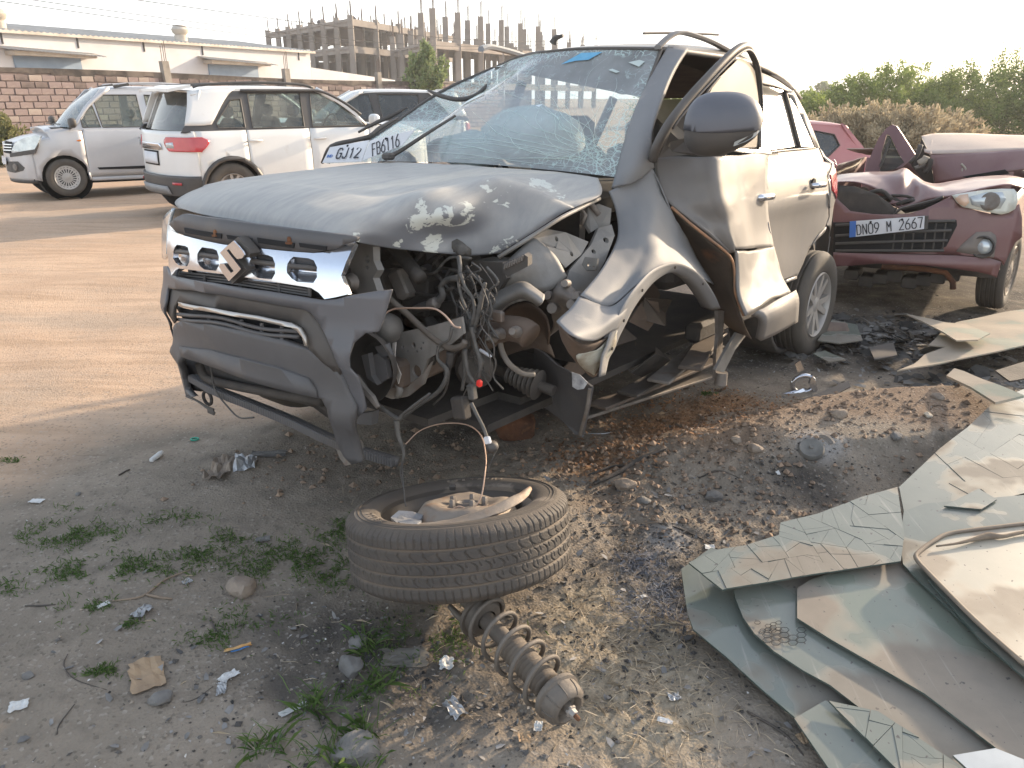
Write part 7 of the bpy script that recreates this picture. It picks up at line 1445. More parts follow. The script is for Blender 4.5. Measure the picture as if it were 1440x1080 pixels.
base = R_ - .030 * np.clip((np.abs(u_) - .36) / .14, 0, 1) ** 2
dep = np.zeros_like(TH); soil = np.zeros_like(TH)
for g0, gw in ((-.25, .022), (-.085, .018), (.085, .018), (.25, .022)):
    q_ = np.clip(1 - np.abs(u_ - g0) / gw, 0, 1); q_ = np.clip(q_ * 2.5, 0, 1); dep = np.maximum(dep, q_ * .0075); soil = np.maximum(soil, q_ * .5)
def sipe(n_, phase, slant, lo, hi, depth, wid, curve=0):
    ph = (TH * n_ / (2 * np.pi) + phase + slant * u_ + curve * np.sin((u_ - lo) / (hi - lo) * np.pi)) % 1; d = np.minimum(ph, 1 - ph) / n_ * 2 * np.pi * R_
    return np.clip(1.6 - d / wid, 0, 1) * depth * ((u_ > lo) & (u_ < hi))
for s_ in (sipe(92, 0, .5, .27, .47, .0045, .0016), sipe(92, .2, .5, -.47, -.27, .0045, .0016), sipe(46, .5, .0, .30, .40, .004, .0016),
           sipe(56, .1, 3.0, .105, .235, .005, .0021, .25), sipe(56, .6, 1.0, .10, .17, .004, .0015), sipe(56, .4, 3.0, -.065, .065, .005, .0021, -.2), sipe(56, .9, 1.5, .0, .06, .004, .0015), sipe(56, .0, 3.0, -.235, -.105, .005, .0021, .25), sipe(56, .5, 1.0, -.17, -.10, .004, .0015)):
    dep = np.maximum(dep, s_); soil = np.maximum(soil, (s_ > .003) * .12)
soil = np.clip(soil + .16 * np.clip(fbm(TH * 6, u_ * 9, 3, 31), 0, 1) + .15 * np.clip((np.abs(u_) - .40) * 12, 0, 1), 0, 1)
RR = base - dep; T3 = np.array(TC); a3, b3, n3_ = np.array(TA), np.array(TB), np.array(TN)
Vt = T3 + RR[..., None] * (np.cos(TH)[..., None] * a3 + np.sin(TH)[..., None] * b3) + HH[..., None] * n3_
nh = len(hs_); ii = (np.arange(NA)[:, None] * nh + np.arange(nh - 1)).ravel(); jj = (((np.arange(NA) + 1) % NA)[:, None] * nh + np.arange(nh - 1)).ravel()
me = D.meshes.new('tread'); me.from_pydata(Vt.reshape(-1, 3).tolist(), [], np.stack([ii, jj, jj + 1, ii + 1], 1).tolist()); setattr_(me, 'soil', soil)
tyre = MB().lathe([(R_ - .030, W_ * .5), (R_ - .036, W_ * .507), (R_ - .042, W_ * .50), (R_ - .048, W_ * .508), (R_ - .070, W_ * .510), (R_ - .090, W_ * .49), (R_ - .102, W_ * .46), (R_ - .108, W_ * .43), (R_ - .106, W_ * .34), (R_ - .09, W_ * .40), (R_ - .03, W_ * .38), (R_ - .022, 0), (R_ - .03, -W_ * .40), (R_ - .10, -W_ * .42), (R_ - .13, -W_ * .40), (R_ - .12, -W_ * .48), (R_ - .06, -W_ * .52), (R_ - .030, -W_ * .5)], TC, TN, 96).obj('tyre', M('sidewall_rubber', (.040, .036, .033), (.062, .054, .046), sc=4, rough=.75, dust=.30, dustc=(.24, .195, .15), upd=.3, dsc=3.2, bump=.15, bsc=60, spots=[((.21, .175, .14), 3.2, .54, .57)]), tw, smooth='auto')
o = link('tread', me, groove_mat(), tyre, True)
for r0, nm in ((R_ - .040, 'sidewall_ring'), (R_ - .052, 'sidewall_ring')): MB().lathe([(r0 - .0015, W_ * .505), (r0, W_ * .516), (r0 + .0015, W_ * .505)], TC, TN, 90).obj(nm, m_rubber, tyre, smooth=True)
def tp(ang, r, h, rs=1.13): r = r * (rs if r < .24 else 1); return TC + (TA * math.cos(ang) + TB * math.sin(ang)) * r + TN * h
# worn lettering on the sidewall
for txt, a0 in (('STEEL', math.radians(200)), ('TUBELESS', math.radians(60))):
    for k_, ch in enumerate(txt):
        an = a0 + k_ * .10; c_ = tp(an, R_ - .071, W_ * .512); rad = (TA * math.cos(an) + TB * math.sin(an)); tang = TN.cross(rad); 
        me_ = text_mesh(ch, .026, .0012); mt = Matrix((tang, -rad, TN)).transposed() if False else Matrix((tang, -rad, tang.cross(-rad))).transposed()
        for v in me_.vertices: v.co = mt @ v.co + c_
        link('sidewall_letter', me_, M('letter_dust', (.26, .21, .16), (.16, .13, .10), sc=40, rough=.9), tyre, False)
m_rim = M('scraped_steel_rim', (.34, .30, .26), (.22, .19, .165), sc=10, rough=.5, metal=.55, dust=.55, dustc=(.30, .24, .18), upd=.4, spots=[((.24, .11, .05), 7, .56, .66), ((.55, .53, .50), 11, .66, .72)], bump=.25, bsc=50)
rimp = MB().lathe([(.232, W_ * .43), (.239, W_ * .45), (.242, W_ * .41), (.234, W_ * .34), (.220, W_ * .28), (.210, W_ * .05), (.210, -W_ * .40), (.235, -W_ * .46)], TC + TA * .006, TN, 80, a0=math.radians(188), a1=math.radians(345)).obj('rim', m_rim, tw, smooth='auto')
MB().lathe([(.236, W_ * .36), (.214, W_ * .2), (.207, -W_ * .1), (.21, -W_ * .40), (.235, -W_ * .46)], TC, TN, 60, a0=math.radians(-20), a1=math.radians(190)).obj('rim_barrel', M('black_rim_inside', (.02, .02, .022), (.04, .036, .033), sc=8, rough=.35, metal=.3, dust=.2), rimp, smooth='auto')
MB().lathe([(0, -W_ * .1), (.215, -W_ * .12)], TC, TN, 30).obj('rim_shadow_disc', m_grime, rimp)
# torn flange curling up across the front right
def fl(lst): return [tp(math.radians(a_), r, h) for a_, r, h in lst]
sheet('torn_flange', [fl([(205, .150, .045), (225, .150, .060), (250, .135, .072), (275, .125, .082), (300, .132, .092), (325, .150, .104), (345, .172, .112), (2, .198, .120)]), fl([(205, .168, .050), (225, .165, .070), (250, .152, .080), (275, .142, .088), (300, .150, .100), (325, .168, .114), (345, .188, .120), (2, .205, .124)]), fl([(205, .185, .062), (225, .188, .072), (250, .180, .076), (275, .175, .080), (300, .180, .086), (325, .190, .098), (345, .200, .108), (2, .208, .115)])], m_rim, rimp, k=5, thick=.004, nz=.003, nsc=30)
HN = (TN + TA * .06 + TB * .05).normalized(); HC = TC + TA * .028 + TB * .030 + TN * .072
disc = MB().lathe([(.030, -.004), (.036, .008), (.042, .008), (.048, .002), (.066, .003), (.084, .014), (.112, .022), (.138, .014), (.156, -.012), (.168, -.040), (.182, -.050), (.192, -.040)], HC, HN, 60).obj('wheel_disc', m_rim, rimp, smooth=True)
for v in disc.data.vertices:
    d = mnoise.fractal(v.co * 9, 1, 2, 3); v.co += TN * d * .010 + Vector(mnoise.noise_vector(v.co * 12)) * .004
ha = HN.orthogonal().normalized(); hb_ = HN.cross(ha)
MB().lathe([(0, -.01), (.012, .004), (.02, .002), (.029, .004), (.033, .014), (.038, .014), (.040, -.004)], HC + HN * .004, HN, 24).obj('hub_bore', m_steel, disc, smooth='auto')
for k_ in range(5):
    an = 2 * math.pi * k_ / 5 + .5; p = HC + (ha * math.cos(an) + hb_ * math.sin(an)) * .056 + HN * .002; MB().lathe([(0, .030), (.007, .030), (.0095, .026), (.0105, .006), (.013, .004), (.013, -.004)], p, HN, 6).obj('lug_nut', m_steel, disc, smooth='auto')
plate('broken_rim_piece', [tp(math.radians(a_), r, h) for a_, r, h in ((198, .185, .085), (193, .16, .098), (197, .125, .092), (206, .10, .080), (214, .115, .075), (222, .135, .072), (226, .165, .078), (214, .185, .082))], M('torn_aluminium', (.38, .42, .46), (.25, .27, .30), sc=12, rough=.45, metal=.5, dust=.3, bump=.3, bsc=60), -TN * .008, parent=rimp)
plate('broken_rim_piece', [tp(math.radians(a_), r, h) for a_, r, h in ((222, .195, .092), (228, .165, .094), (236, .150, .088), (238, .175, .086), (232, .20, .088))], M('torn_aluminium'), -TN * .006, parent=rimp)
MB().bbox(tp(math.radians(98), .185, .100), (.022, .016, .02), .004).obj('wheel_clip', m_blackpl, rimp)
# loose wire lying across the hub and up to the car (belongs to the harness above)
def wpx(lst): return [GY(u, v, y_) - Vector((tw.location.x, tw.location.y, 0)) for u, v, y_ in lst]
MB().tube(wpx([(633, 719, 2.02), (645, 712, 2.03), (662, 716, 2.02), (676, 700, 2.04), (682, 665, 2.10), (683, 640, 2.18), (676, 612, 2.28), (655, 597, 2.36), (620, 596, 2.40), (590, 606, 2.42), (570, 625, 2.38)]), [.0022] * 11, 6, smooth_path=6).obj('copper_wire', M('bare_copper'), tw, smooth=True)
MB().tube(wpx([(570, 625, 2.38), (566, 650, 2.3), (569, 700, 2.18), (571, 712, 2.14)]), .0020, 5, smooth_path=5).obj('thin_wire', m_wire, tw)
# strut
oS = Vector((tw.location.x, tw.location.y, 0)); A0_ = G(664, 850, .115) - oS; A1_ = G(803, 1000, .070) - oS; ax_ = (A1_ - A0_); SL = ax_.length; ax_.normalize()
m_strut = M('dusty_strut', (.11, .098, .085), (.06, .053, .047), sc=8, rough=.6, metal=.2, dust=.45, dustc=(.25, .205, .16), upd=.5, bump=.25, bsc=60)
m_bell = M('bellows_rubber', (.06, .052, .045), (.10, .085, .07), sc=9, rough=.8, dust=.38, dustc=(.28, .22, .16), upd=.4, bump=.2, bsc=60)
st0 = MB().tube([A0_ - ax_ * .10, A0_ + ax_ * SL * .5], .025, 16).obj('strut_tube', m_strut, tw, smooth='auto')
bl_ = []; t_ = SL * .40
while t_ < SL * .80: bl_ += [(.034, t_), (.039, t_ + .004), (.039, t_ + .007), (.033, t_ + .011)]; t_ += .014
MB().lathe([(.02, SL * .39)] + bl_ + [(.02, t_)], A0_, ax_, 30).obj('bellows', m_bell, tw, smooth=True)
pts = []; e1 = ax_.orthogonal().normalized(); e2 = ax_.cross(e1); nt_ = 5.3
for k_ in range(int(nt_ * 28)):
    f_ = k_ / (nt_ * 28); r_ = .066 if .06 < f_ < .94 else .060; an = f_ * nt_ * 2 * math.pi; pts.append(A0_ + ax_ * SL * (.08 + .75 * f_) + (e1 * math.cos(an) + e2 * math.sin(an)) * r_)
MB().tube(pts, .0068, 8).obj('coil_spring', m_strut, tw, smooth=True)
MB().lathe([(.024, SL * .06), (.062, SL * .08), (.072, SL * .10), (.072, SL * .125), (.060, SL * .12), (.05, SL * .16), (.03, SL * .17)], A0_, ax_, 36).obj('lower_spring_seat', m_strut, tw, smooth='auto')
mt_ = MB().lathe([(.03, SL * .84), (.058, SL * .845), (.065, SL * .86), (.066, SL * .885), (.059, SL * .895), (.058, SL * .935), (.054, SL * .965), (.046, SL * .985), (.038, SL * .99), (.032, SL * .975), (.028, SL * .955), (.016, SL * .95), (.014, SL * 1.0), (0, SL * 1.0)], A0_, ax_, 40).obj('top_mount', m_strut, tw, smooth='auto')
for k_ in range(9):
    an = 2 * math.pi * k_ / 9; d_ = e1 * math.cos(an) + e2 * math.sin(an); MB().tube([A0_ + ax_ * SL * .90 + d_ * .0590, A0_ + ax_ * SL * .935 + d_ * .0585, A0_ + ax_ * SL * .965 + d_ * .0545, A0_ + ax_ * SL * .988 + d_ * .044], .0018, 5).obj('mount_rib', m_strut, mt_, smooth=True)
MB().lathe([(0, SL * 1.0 + .032), (.004, SL * 1.0 + .032), (.006, SL * 1.0 + .028), (.006, SL * 1.0 + .014)], A0_, ax_, 10).obj('rod_end', m_rust, mt_, smooth='auto'); MB().lathe([(0, SL + .016), (.011, SL + .016), (.012, SL + .003), (.016, SL + .002), (.016, SL - .004)], A0_, ax_, 6).obj('top_nut', m_alloy, mt_, smooth='auto')
def gw(u, v, z): return G(u, v, z) - oS
plate('knuckle_bracket', [gw(654, 858, .10), (gw(672, 850, .11)), gw(695, 852, .115), gw(702, 868, .10), gw(680, 884, .09), (gw(664, 878, .09)), gw(660, 868, .09)], m_strut, Vector((.01, .02, -.012)), parent=tw)
MB().lathe([(0, .02), (.010, .02), (.011, .004), (.016, .003), (.016, -.01)], gw(666, 869, .11), (-.3, -.6, .7), 6).obj('knuckle_bolt', m_steel, tw, smooth='auto')
MB().tube([gw(632, 852, .06), gw(645, 866, .05), gw(660, 880, .035), gw(672, 890, .02)], [.008, .012, .012, .01], 8, smooth_path=3).obj('tie_rod', m_strut, tw, smooth=True)
MB().tube([TC - TN * .10, TC - TN * .02], .075, 20).obj('hub_back', m_strut, tw); MB().tube([TC - TN * .09 + TA * .02, A0_ - ax_ * .06], [.05, .03], 10).obj('steering_knuckle', m_strut, tw)

# ================================================================ GLASS PILE
SY = .098
def pz(z0): return lambda x_, y_: z0 + SY * (y_ - 1.35)
def PLN(u, v, z0):
    r = ray(u, v); t = (z0 + SY * (0 - 1.35) - CAMH) / (r[2] - SY * r[1]); return Vector(CAM + r * t)
def lam(name, g1, g2, d1, thr=.5, sc=2.2, rough=.16):
    m = D.materials.new(name); m.use_nodes = True; n = m.node_tree.nodes; l = m.node_tree.links; b = n['Principled BSDF']; tc = n.new('ShaderNodeTexCoord')
    def no(s, d=7, r=.6, di=0):
        t = n.new('ShaderNodeTexNoise'); t.inputs['Scale'].default_value = s; t.inputs['Detail'].default_value = d; t.inputs['Roughness'].default_value = r; t.inputs['Distortion'].default_value = di; l.new(tc.outputs['Object'], t.inputs['Vector']); return t.outputs[0]
    def rp(s, a, c, ca, cb):
        r = n.new('ShaderNodeValToRGB'); r.color_ramp.elements[0].position = a; r.color_ramp.elements[1].position = c; r.color_ramp.elements[0].color = lin(ca); r.color_ramp.elements[1].color = lin(cb); l.new(s, r.inputs[0]); return r.outputs[0]
    def mx(f, a, c):
        x = n.new('ShaderNodeMix'); x.data_type = 'RGBA'; l.new(f, x.inputs[0]); l.new(a, x.inputs[6])
        if isinstance(c, tuple): x.inputs[7].default_value = lin(c)
        else: l.new(c, x.inputs[7])
        return x.outputs[2]
    fac = rp(no(sc, 4, .5, .4), thr - .03, thr + .04, (0, 0, 0), (1, 1, 1))
    col = mx(fac, rp(no(7), .3, .7, g1, g2), rp(no(9), .3, .7, d1, tuple(v * .8 for v in d1)))
    sp = rp(no(55, 3, .5), .68, .72, (0, 0, 0), (1, 1, 1)); col = mx(sp, col, (.10, .09, .08))
    # wiped streaks
    mp = n.new('ShaderNodeMapping'); mp.inputs['Scale'].default_value = (30, 2, 1); mp.inputs['Rotation'].default_value = (0, 0, .7); l.new(tc.outputs['Object'], mp.inputs[0]); t = n.new('ShaderNodeTexNoise'); t.inputs['Scale'].default_value = 1.5; t.inputs['Detail'].default_value = 6; l.new(mp.outputs[0], t.inputs['Vector'])
    col = mx(rp(t.outputs[0], .62, .75, (0, 0, 0), (.5, .5, .5)), col, (.40, .38, .33))
    l.new(col, b.inputs['Base Color']); r2 = n.new('ShaderNodeMapRange'); r2.inputs['To Min'].default_value = rough; r2.inputs['To Max'].default_value = .75; l.new(fac, r2.inputs['Value']); l.new(r2.outputs[0], b.inputs['Roughness']); b.inputs['Specular IOR Level'].default_value = .5
    bp = n.new('ShaderNodeBump'); bp.inputs['Strength'].default_value = .1; bp.inputs['Distance'].default_value = .01; l.new(no(4), bp.inputs['Height']); l.new(bp.outputs[0], b.inputs['Normal']); return m
m_g1 = lam('dusty_laminate', (.175, .188, .158), (.21, .22, .185), (.235, .208, .17), .50)
m_g2 = lam('tan_laminate', (.175, .20, .16), (.21, .225, .18), (.26, .22, .175), .46, 1.6)
m_g3 = lam('greenish_laminate', (.15, .168, .145), (.185, .20, .17), (.21, .19, .155), .56, 2.6, .12)
m_g4 = lam('sand_coated_glass', (.36, .33, .26), (.42, .38, .30), (.40, .33, .25), .5, 2.5, .4)
m_edge = M('glass_edge', (.05, .07, .06), (.09, .11, .095), sc=20, rough=.4)
gp = 'laminated glass panes piled on the right'
def polyclip(P_, a_, nn, keep):
    out = []
    for i in range(len(P_)):
        p, q_ = P_[i], P_[(i + 1) % len(P_)]; dp = (p - a_).dot(nn) * keep; dq = (q_ - a_).dot(nn) * keep
        if dp >= 0: out.append(p)
        if dp * dq < 0: out.append(p.lerp(q_, dp / (dp - dq)))
    return out
def area2(P_): return abs(sum(P_[i].x * P_[(i + 1) % len(P_)].y - P_[(i + 1) % len(P_)].x * P_[i].y for i in range(len(P_)))) / 2
def shatter(P_, n_, rg, focus=None):
    L_ = [P_]
    while len(L_) < n_:
        L_.sort(key=lambda q_: -area2(q_) * rg.uniform(.3, 1)); q_ = L_.pop(0); c_ = sum(q_, Vector((0, 0))) / len(q_); c_ = c_ + Vector((rg.gauss(0, .02), rg.gauss(0, .02)))
        far = max(q_, key=lambda p_: (p_ - c_).length) - c_; d_ = (focus - c_).normalized() if focus and rg.random() < .2 else (Vector((-far.y, far.x)).normalized() + Vector((rg.gauss(0, .45), rg.gauss(0, .45)))).normalized(); nn = Vector((-d_.y, d_.x)); A_ = polyclip(q_, c_, nn, 1); B_ = polyclip(q_, c_, nn, -1)
        if len(A_) < 3 or len(B_) < 3 or area2(A_) < 1e-4 or area2(B_) < 1e-4: L_.append(q_); n_ -= 0 if rg.random() < .9 else 1; continue
        L_ += [A_, B_]
    return L_
def pane(label, px, z0, mat, thick=.006, shards=0, focus=None, name='glass_pane', curv=0, group=gp, tilt=None, cat='glass pane'):
    P3 = [PLN(u, v, z0) for u, v in px]; c_ = sum(P3, Vector()) / len(P3); e = empty(name, (c_.x, c_.y, c_.z - .003), (0, 0, 0), label, cat, group)
    zf = lambda x_, y_: z0 + SY * (y_ - 1.35) + curv * ((x_ - c_.x) ** 2 + (y_ - c_.y) ** 2) + (tilt[0] * (x_ - c_.x) + tilt[1] * (y_ - c_.y) if tilt else 0)
    loc = Vector(e.location)
    def mk(nm, P_, dz=0, rot=0):
        pl = [Vector((p.x, p.y, 0)) for p in P_]
        o = panel(nm, pl, mat, e, ax=2, fn=lambda a_, b_: zf(a_, b_) + dz + rot * (a_ - P_[0].x), step=.05 if not shards else .3, thick=thick, smooth=False)
        for v in o.data.vertices: v.co -= loc
        s_ = o.modifiers.get('solid'); o.data.materials.append(m_edge)
        if s_: s_.offset = -1; s_.material_offset_rim = 1
        return o
    if shards:
        rg = random.Random(len(px) + int(z0 * 1000)); poly = [Vector((p.x, p.y)) for p in P3]; fo = None
        if focus: f3 = PLN(*focus, z0); fo = Vector((f3.x, f3.y))
        for q_ in shatter(poly, shards, rg, fo):
            cc_ = sum(q_, Vector((0, 0))) / len(q_); q2 = [cc_ + (p - cc_) * (1 - .0009 / max(.02, (p - cc_).length)) for p in q_]
            mk('glass_shard', [Vector((p.x, p.y, 0)) for p in q2], rg.uniform(-.001, .0012), rg.gauss(0, .005))
    else: mk('pane', P3)
    return e, zf, P3
e7, _, _ = pane('lowest glass pane, its curved left edge nearest the burnt straw', [(958, 800), (962, 830), (967, 863), (975, 885), (1022, 924), (1070, 968), (1117, 1008), (1167, 1080), (1500, 1200), (1300, 900), (1100, 800), (1000, 770)], .004, m_g3)
e8, _, _ = pane('dark edged narrow pane at the bottom edge of the photo', [(1117, 1010), (1160, 985), (1230, 1010), (1300, 1080), (1360, 1150), (1230, 1180), (1165, 1080)], .018, m_g1)
e6, _, _ = pane('wide pane with a small honeycomb of dark cracks near its curved corner', [(1032, 830), (1034, 841), (1045, 868), (1061, 891), (1089, 916), (1130, 943), (1167, 963), (1211, 997), (1260, 1035), (1311, 1080), (1400, 1150), (1600, 1100), (1300, 800), (1100, 790)], .032, m_g1)
e2, _, _ = pane('large cracked pane leaning up on the dirt mound, farthest back in the pile', [(1264, 685), (1322, 630), (1361, 600), (1400, 563), (1440, 547), (1540, 520), (1600, 700), (1440, 694), (1400, 704), (1379, 688), (1328, 712), (1271, 720)], .055, m_g1, shards=26, focus=(1330, 680))
e3, _, _ = pane('broad smooth pane with a rounded corner directly below the framed one', [(1271, 719), (1300, 708), (1440, 696), (1600, 690), (1700, 900), (1500, 1010), (1440, 952), (1360, 880), (1289, 813), (1270, 793), (1265, 760)], .070, m_g3)
e5, _, _ = pane('broad tan and green pane with a blunt left corner, middle of the pile', [(1121, 827), (1140, 815), (1161, 808), (1210, 800), (1264, 790), (1283, 808), (1340, 860), (1440, 948), (1500, 1000), (1480, 1110), (1440, 1082), (1367, 1026), (1300, 975), (1233, 936), (1170, 900), (1121, 869)], .050, m_g2)
e1, _, _ = pane('long shattered pane on the left of the pile, broken into many shards', [(968, 791), (1016, 829), (1140, 808), (1267, 789), (1272, 752), (1262, 684), (1211, 699), (1150, 722), (1097, 735), (1095, 752), (1050, 766), (1011, 772)], .082, m_g1, shards=64, focus=(1190, 770))
e4, z4, P4 = pane('framed windscreen thick with pale dust, topmost of the pile', [(1287, 786), (1292, 776), (1310, 763), (1333, 752), (1380, 745), (1440, 737), (1540, 725), (1620, 850), (1560, 990), (1500, 975), (1440, 935), (1370, 872), (1311, 812)], .105, m_g4, name='framed_windscreen', group=None, cat='windscreen')
loc4 = Vector(e4.location)
def on4(u, v, dz): 
    p = PLN(u, v, .105); p.z = z4(p.x, p.y) + dz; return p - loc4
MB().tube([on4(*p, .004) for p in ((1440, 936), (1370, 873), (1311, 813), (1288, 787), (1294, 776), (1312, 763), (1334, 752), (1380, 745), (1440, 738), (1540, 726))], .007, 7, smooth_path=4).obj('windscreen_frame', M('dusty_black_frame', (.05, .045, .04), (.16, .13, .10), sc=14, rough=.75, dust=.6), e4, smooth=True)
MB().tube([on4(*p, .010) for p in ((1316, 772), (1345, 768), (1370, 762), (1390, 757), (1410, 758), (1440, 752), (1500, 745))], [.003, .004, .007, .012, .007, .006, .005], 7, smooth_path=4).obj('rolled_rubber_strip', M('dusty_rubber_strip', (.22, .17, .12), (.15, .115, .085), sc=20, rough=.9, bump=.4), e4, smooth=True)
pane('thin green pane peeping from under the framed one', [(1305, 815), (1330, 812), (1440, 915), (1440, 952), (1380, 900)], .085, m_g3)
pane('small triangular pane standing between the mound pane and the smooth one', [(1328, 711), (1376, 687), (1402, 702), (1380, 716)], .080, m_g1)
pane('pale offcut lying at the bottom right corner of the photo', [(1340, 1062), (1400, 1052), (1440, 1068), (1440, 1100), (1370, 1090)], .085, M('pale_offcut', (.40, .44, .46), (.30, .33, .35), sc=6, rough=.4))
pane('cracked narrow pane filling the gap between the dark edged pane and the pale offcut', [(1165, 985), (1235, 1000), (1330, 1062), (1400, 1110), (1350, 1150), (1260, 1080)], .040, m_g1, shards=18, focus=(1280, 1060))
# honeycomb crack drawn in real grooves
loc6 = Vector(e6.location); q = MB()
for (cu, cv, s_) in ((1103, 893, 8), (1080, 880, 5)):
    for a_ in range(-2, 3):
        for b_ in range(-1, 2):
            c_ = (cu + a_ * s_ * 1.5, cv + b_ * s_ * .9 + (a_ % 2) * s_ * .45)
            ring = [PLN(c_[0] + s_ * .85 * math.cos(k_ * math.pi / 3), c_[1] + s_ * .5 * math.sin(k_ * math.pi / 3), .0385) for k_ in range(7)]
            if random.random() < .7: q.tube([p - loc6 for p in ring], .0009, 3, cap=False)
q.obj('honeycomb_cracks', m_black, e6, fix=False)['kind'] = 'stuff'
# flat boards farther back
def slab(label, px, z, mat, thick=.008, name='flat_sheet', cat='sheet', nz=.006, step=.05, group=None):
    P3 = [G(u, v, z if not isinstance(z, list) else z[i]) for i, (u, v) in enumerate(px)]; c_ = sum(P3, Vector()) / len(P3)
    A_ = np.c_[[(p.x, p.y, 1) for p in P3]]; k_, *_ = np.linalg.lstsq(A_, np.array([p.z for p in P3]), rcond=None)
    o = panel(name, P3, mat, None, ax=2, fn=lambda a_, b_: k_[0] * a_ + k_[1] * b_ + k_[2] + nz * mnoise.noise(Vector((a_ * 4, b_ * 4, z if not isinstance(z, list) else 0))), step=step, thick=thick, smooth=False)
    for v in o.data.vertices: v.co -= c_
    o.location = c_; tag(o, label, cat, group); return o
m_board = M('dusty_board', (.42, .345, .26), (.33, .28, .215), sc=3, rough=.85, bump=.15, bsc=20, spots=[((.28, .29, .23), 3, .52, .6)])
slab('big dust covered sheet lying flat in front of the maroon wreck', [(1262, 520), (1330, 508), (1440, 484), (1520, 470), (1540, 420), (1440, 433), (1400, 440), (1345, 452), (1322, 470), (1306, 486), (1330, 490), (1300, 500), (1285, 512)], [.10, .12, .16, .18, .18, .16, .14, .12, .1, .1, .1, .1, .1], m_board)
slab('torn upper sheet with a ragged end overlapping the big dusty sheet', [(1275, 443), (1320, 462), (1345, 478), (1375, 478), (1392, 470), (1360, 455), (1330, 452), (1300, 446)], [.12, .17, .19, .19, .18, .17, .16, .14], m_board)
slab('narrow dusty board at the crest of the mound beside the glass pile', [(1331, 528), (1342, 518), (1356, 521), (1410, 543), (1440, 556), (1400, 564), (1365, 545)], [.24, .25, .26, .28, .29, .27, .25], m_board, thick=.012)
for i, (px, z, lb) in enumerate((([(1170, 450), (1205, 456), (1213, 478), (1180, 482), (1150, 478)], .06, 'grey green flat scrap right beside the broken log'), ([(1143, 497), (1160, 493), (1190, 505), (1165, 508)], .03, 'pale green glass scrap in front of the rear wheel of the grey wreck'), ([(1222, 488), (1256, 482), (1262, 500), (1230, 505)], .05, 'dark grey flat scrap in the rubbish before the big dusty sheet'), ([(1400, 520), (1440, 508), (1450, 530), (1420, 536)], .14, 'dark plank ends under the edge of the big dusty sheet'))):
    slab(lb, px, z, (m_g1, m_g1, m_blackpl, m_grime)[i], name='flat_scrap', cat='scrap')
# ================================================================ SINGLE THINGS ON THE GROUND
def groundp(u, v, lift=0):
    r = ray(u, v); t = np.linspace(CAMH * .55 / -r[2], CAMH * 1.12 / -r[2], 500); P_ = CAM + r * t[:, None]; d = P_[:, 2] - gz(P_[:, 0], P_[:, 1]) - lift
    i = int(np.argmax(d <= 0)); return Vector(P_[i])
q = MB(); c_ = groundp(1157, 478); q.lathe([(0, -.16), (.05, -.16), (.062, -.14), (.065, 0), (.06, .14), (.05, .15), (0, .155)], (0, 0, .06), (1, -.05, 0), 12)
o = q.obj('broken_log', M('weathered_log', (.22, .16, .125), (.12, .09, .075), sc=8, rough=.95, bump=.8, bsc=18), smooth=True)
for v in o.data.vertices: v.co += Vector(mnoise.noise_vector(v.co * 22)) * .012
o.location = (c_.x, c_.y, c_.z); tag(o, 'short weathered log end behind the rear wheel of the grey wreck', 'log')
c_ = groundp(1140, 634); q = MB(); q.lathe([(0, .030), (.008, .031), (.010, .024), (.016, .020), (.030, .018), (.040, .024), (.048, .024), (.054, .012), (.052, 0), (0, 0)], (0, 0, 0), (0, 0, 1), 32); o = q.obj('rubber_mount', M('ash_grey_rubber', (.20, .19, .17), (.12, .115, .105), sc=9, rough=.9, bump=.3), smooth='auto'); o.location = c_; o.rotation_euler = (.45, -.15, 0); tag(o, 'round grey rubber mount with a centre dimple lying on the ash of the mound', 'rubber mount')
c_ = groundp(1158, 628); o = MB().lathe([(.03, 0), (.04, .012), (.05, .012)], (0, 0, 0), (0, 0, 1), 16, a0=-.5, a1=1.5).obj('bent_strip', m_steel); o.location = c_ + Vector((0, 0, .01)); o.rotation_euler = (.6, .3, 0); tag(o, 'bent metal strip curled behind the round rubber mount', 'scrap')
c_ = groundp(1132, 552); e = empty('fog_lamp_bezel', c_, (0, 0, 0), 'broken chrome fog lamp bezel with an open ring near the rear wheel', 'lamp bezel'); F_ = lambda u, v, h: groundp(u, v) * 1.0 + Vector((0, 0, h)) - c_
cy = GY(1130, 540, c_.y + .02) - c_; pts = [cy + Vector((math.cos(a_) * .062, .0, math.sin(a_) * .050)) for a_ in np.linspace(0, 2 * math.pi, 22)]
MB().tube(pts, .013, 8, cap=False).obj('chrome_ring', m_chrome, e, smooth=True)
g0 = lambda u, v, dy=0: GY(u, v, c_.y + dy) - c_
MB().prism([g0(1118, 512), g0(1125, 507), g0(1131, 520), g0(1122, 524)], (0, .012, 0)).obj('chrome_fin', m_chrome, e)
MB().prism([g0(1143, 527), g0(1150, 548), g0(1146, 556), g0(1138, 540)], (0, .02, 0)).obj('chrome_side', m_chrome, e)
MB().prism([g0(1100, 556, -.02), g0(1130, 548, .02), g0(1152, 552, .04), g0(1150, 558, 0), g0(1098, 563, -.05)], (0, 0, .01)).obj('chrome_foot', m_chrome, e)
slab('black bent plastic trim strip lying beside the chrome bezel', [(1140, 556), (1166, 546), (1193, 536), (1196, 543), (1175, 556), (1150, 562), (1122, 563)], [.09, .11, .13, .12, .09, .08, .07], m_blackpl, thick=.006, name='trim_strip', cat='trim strip', nz=0)
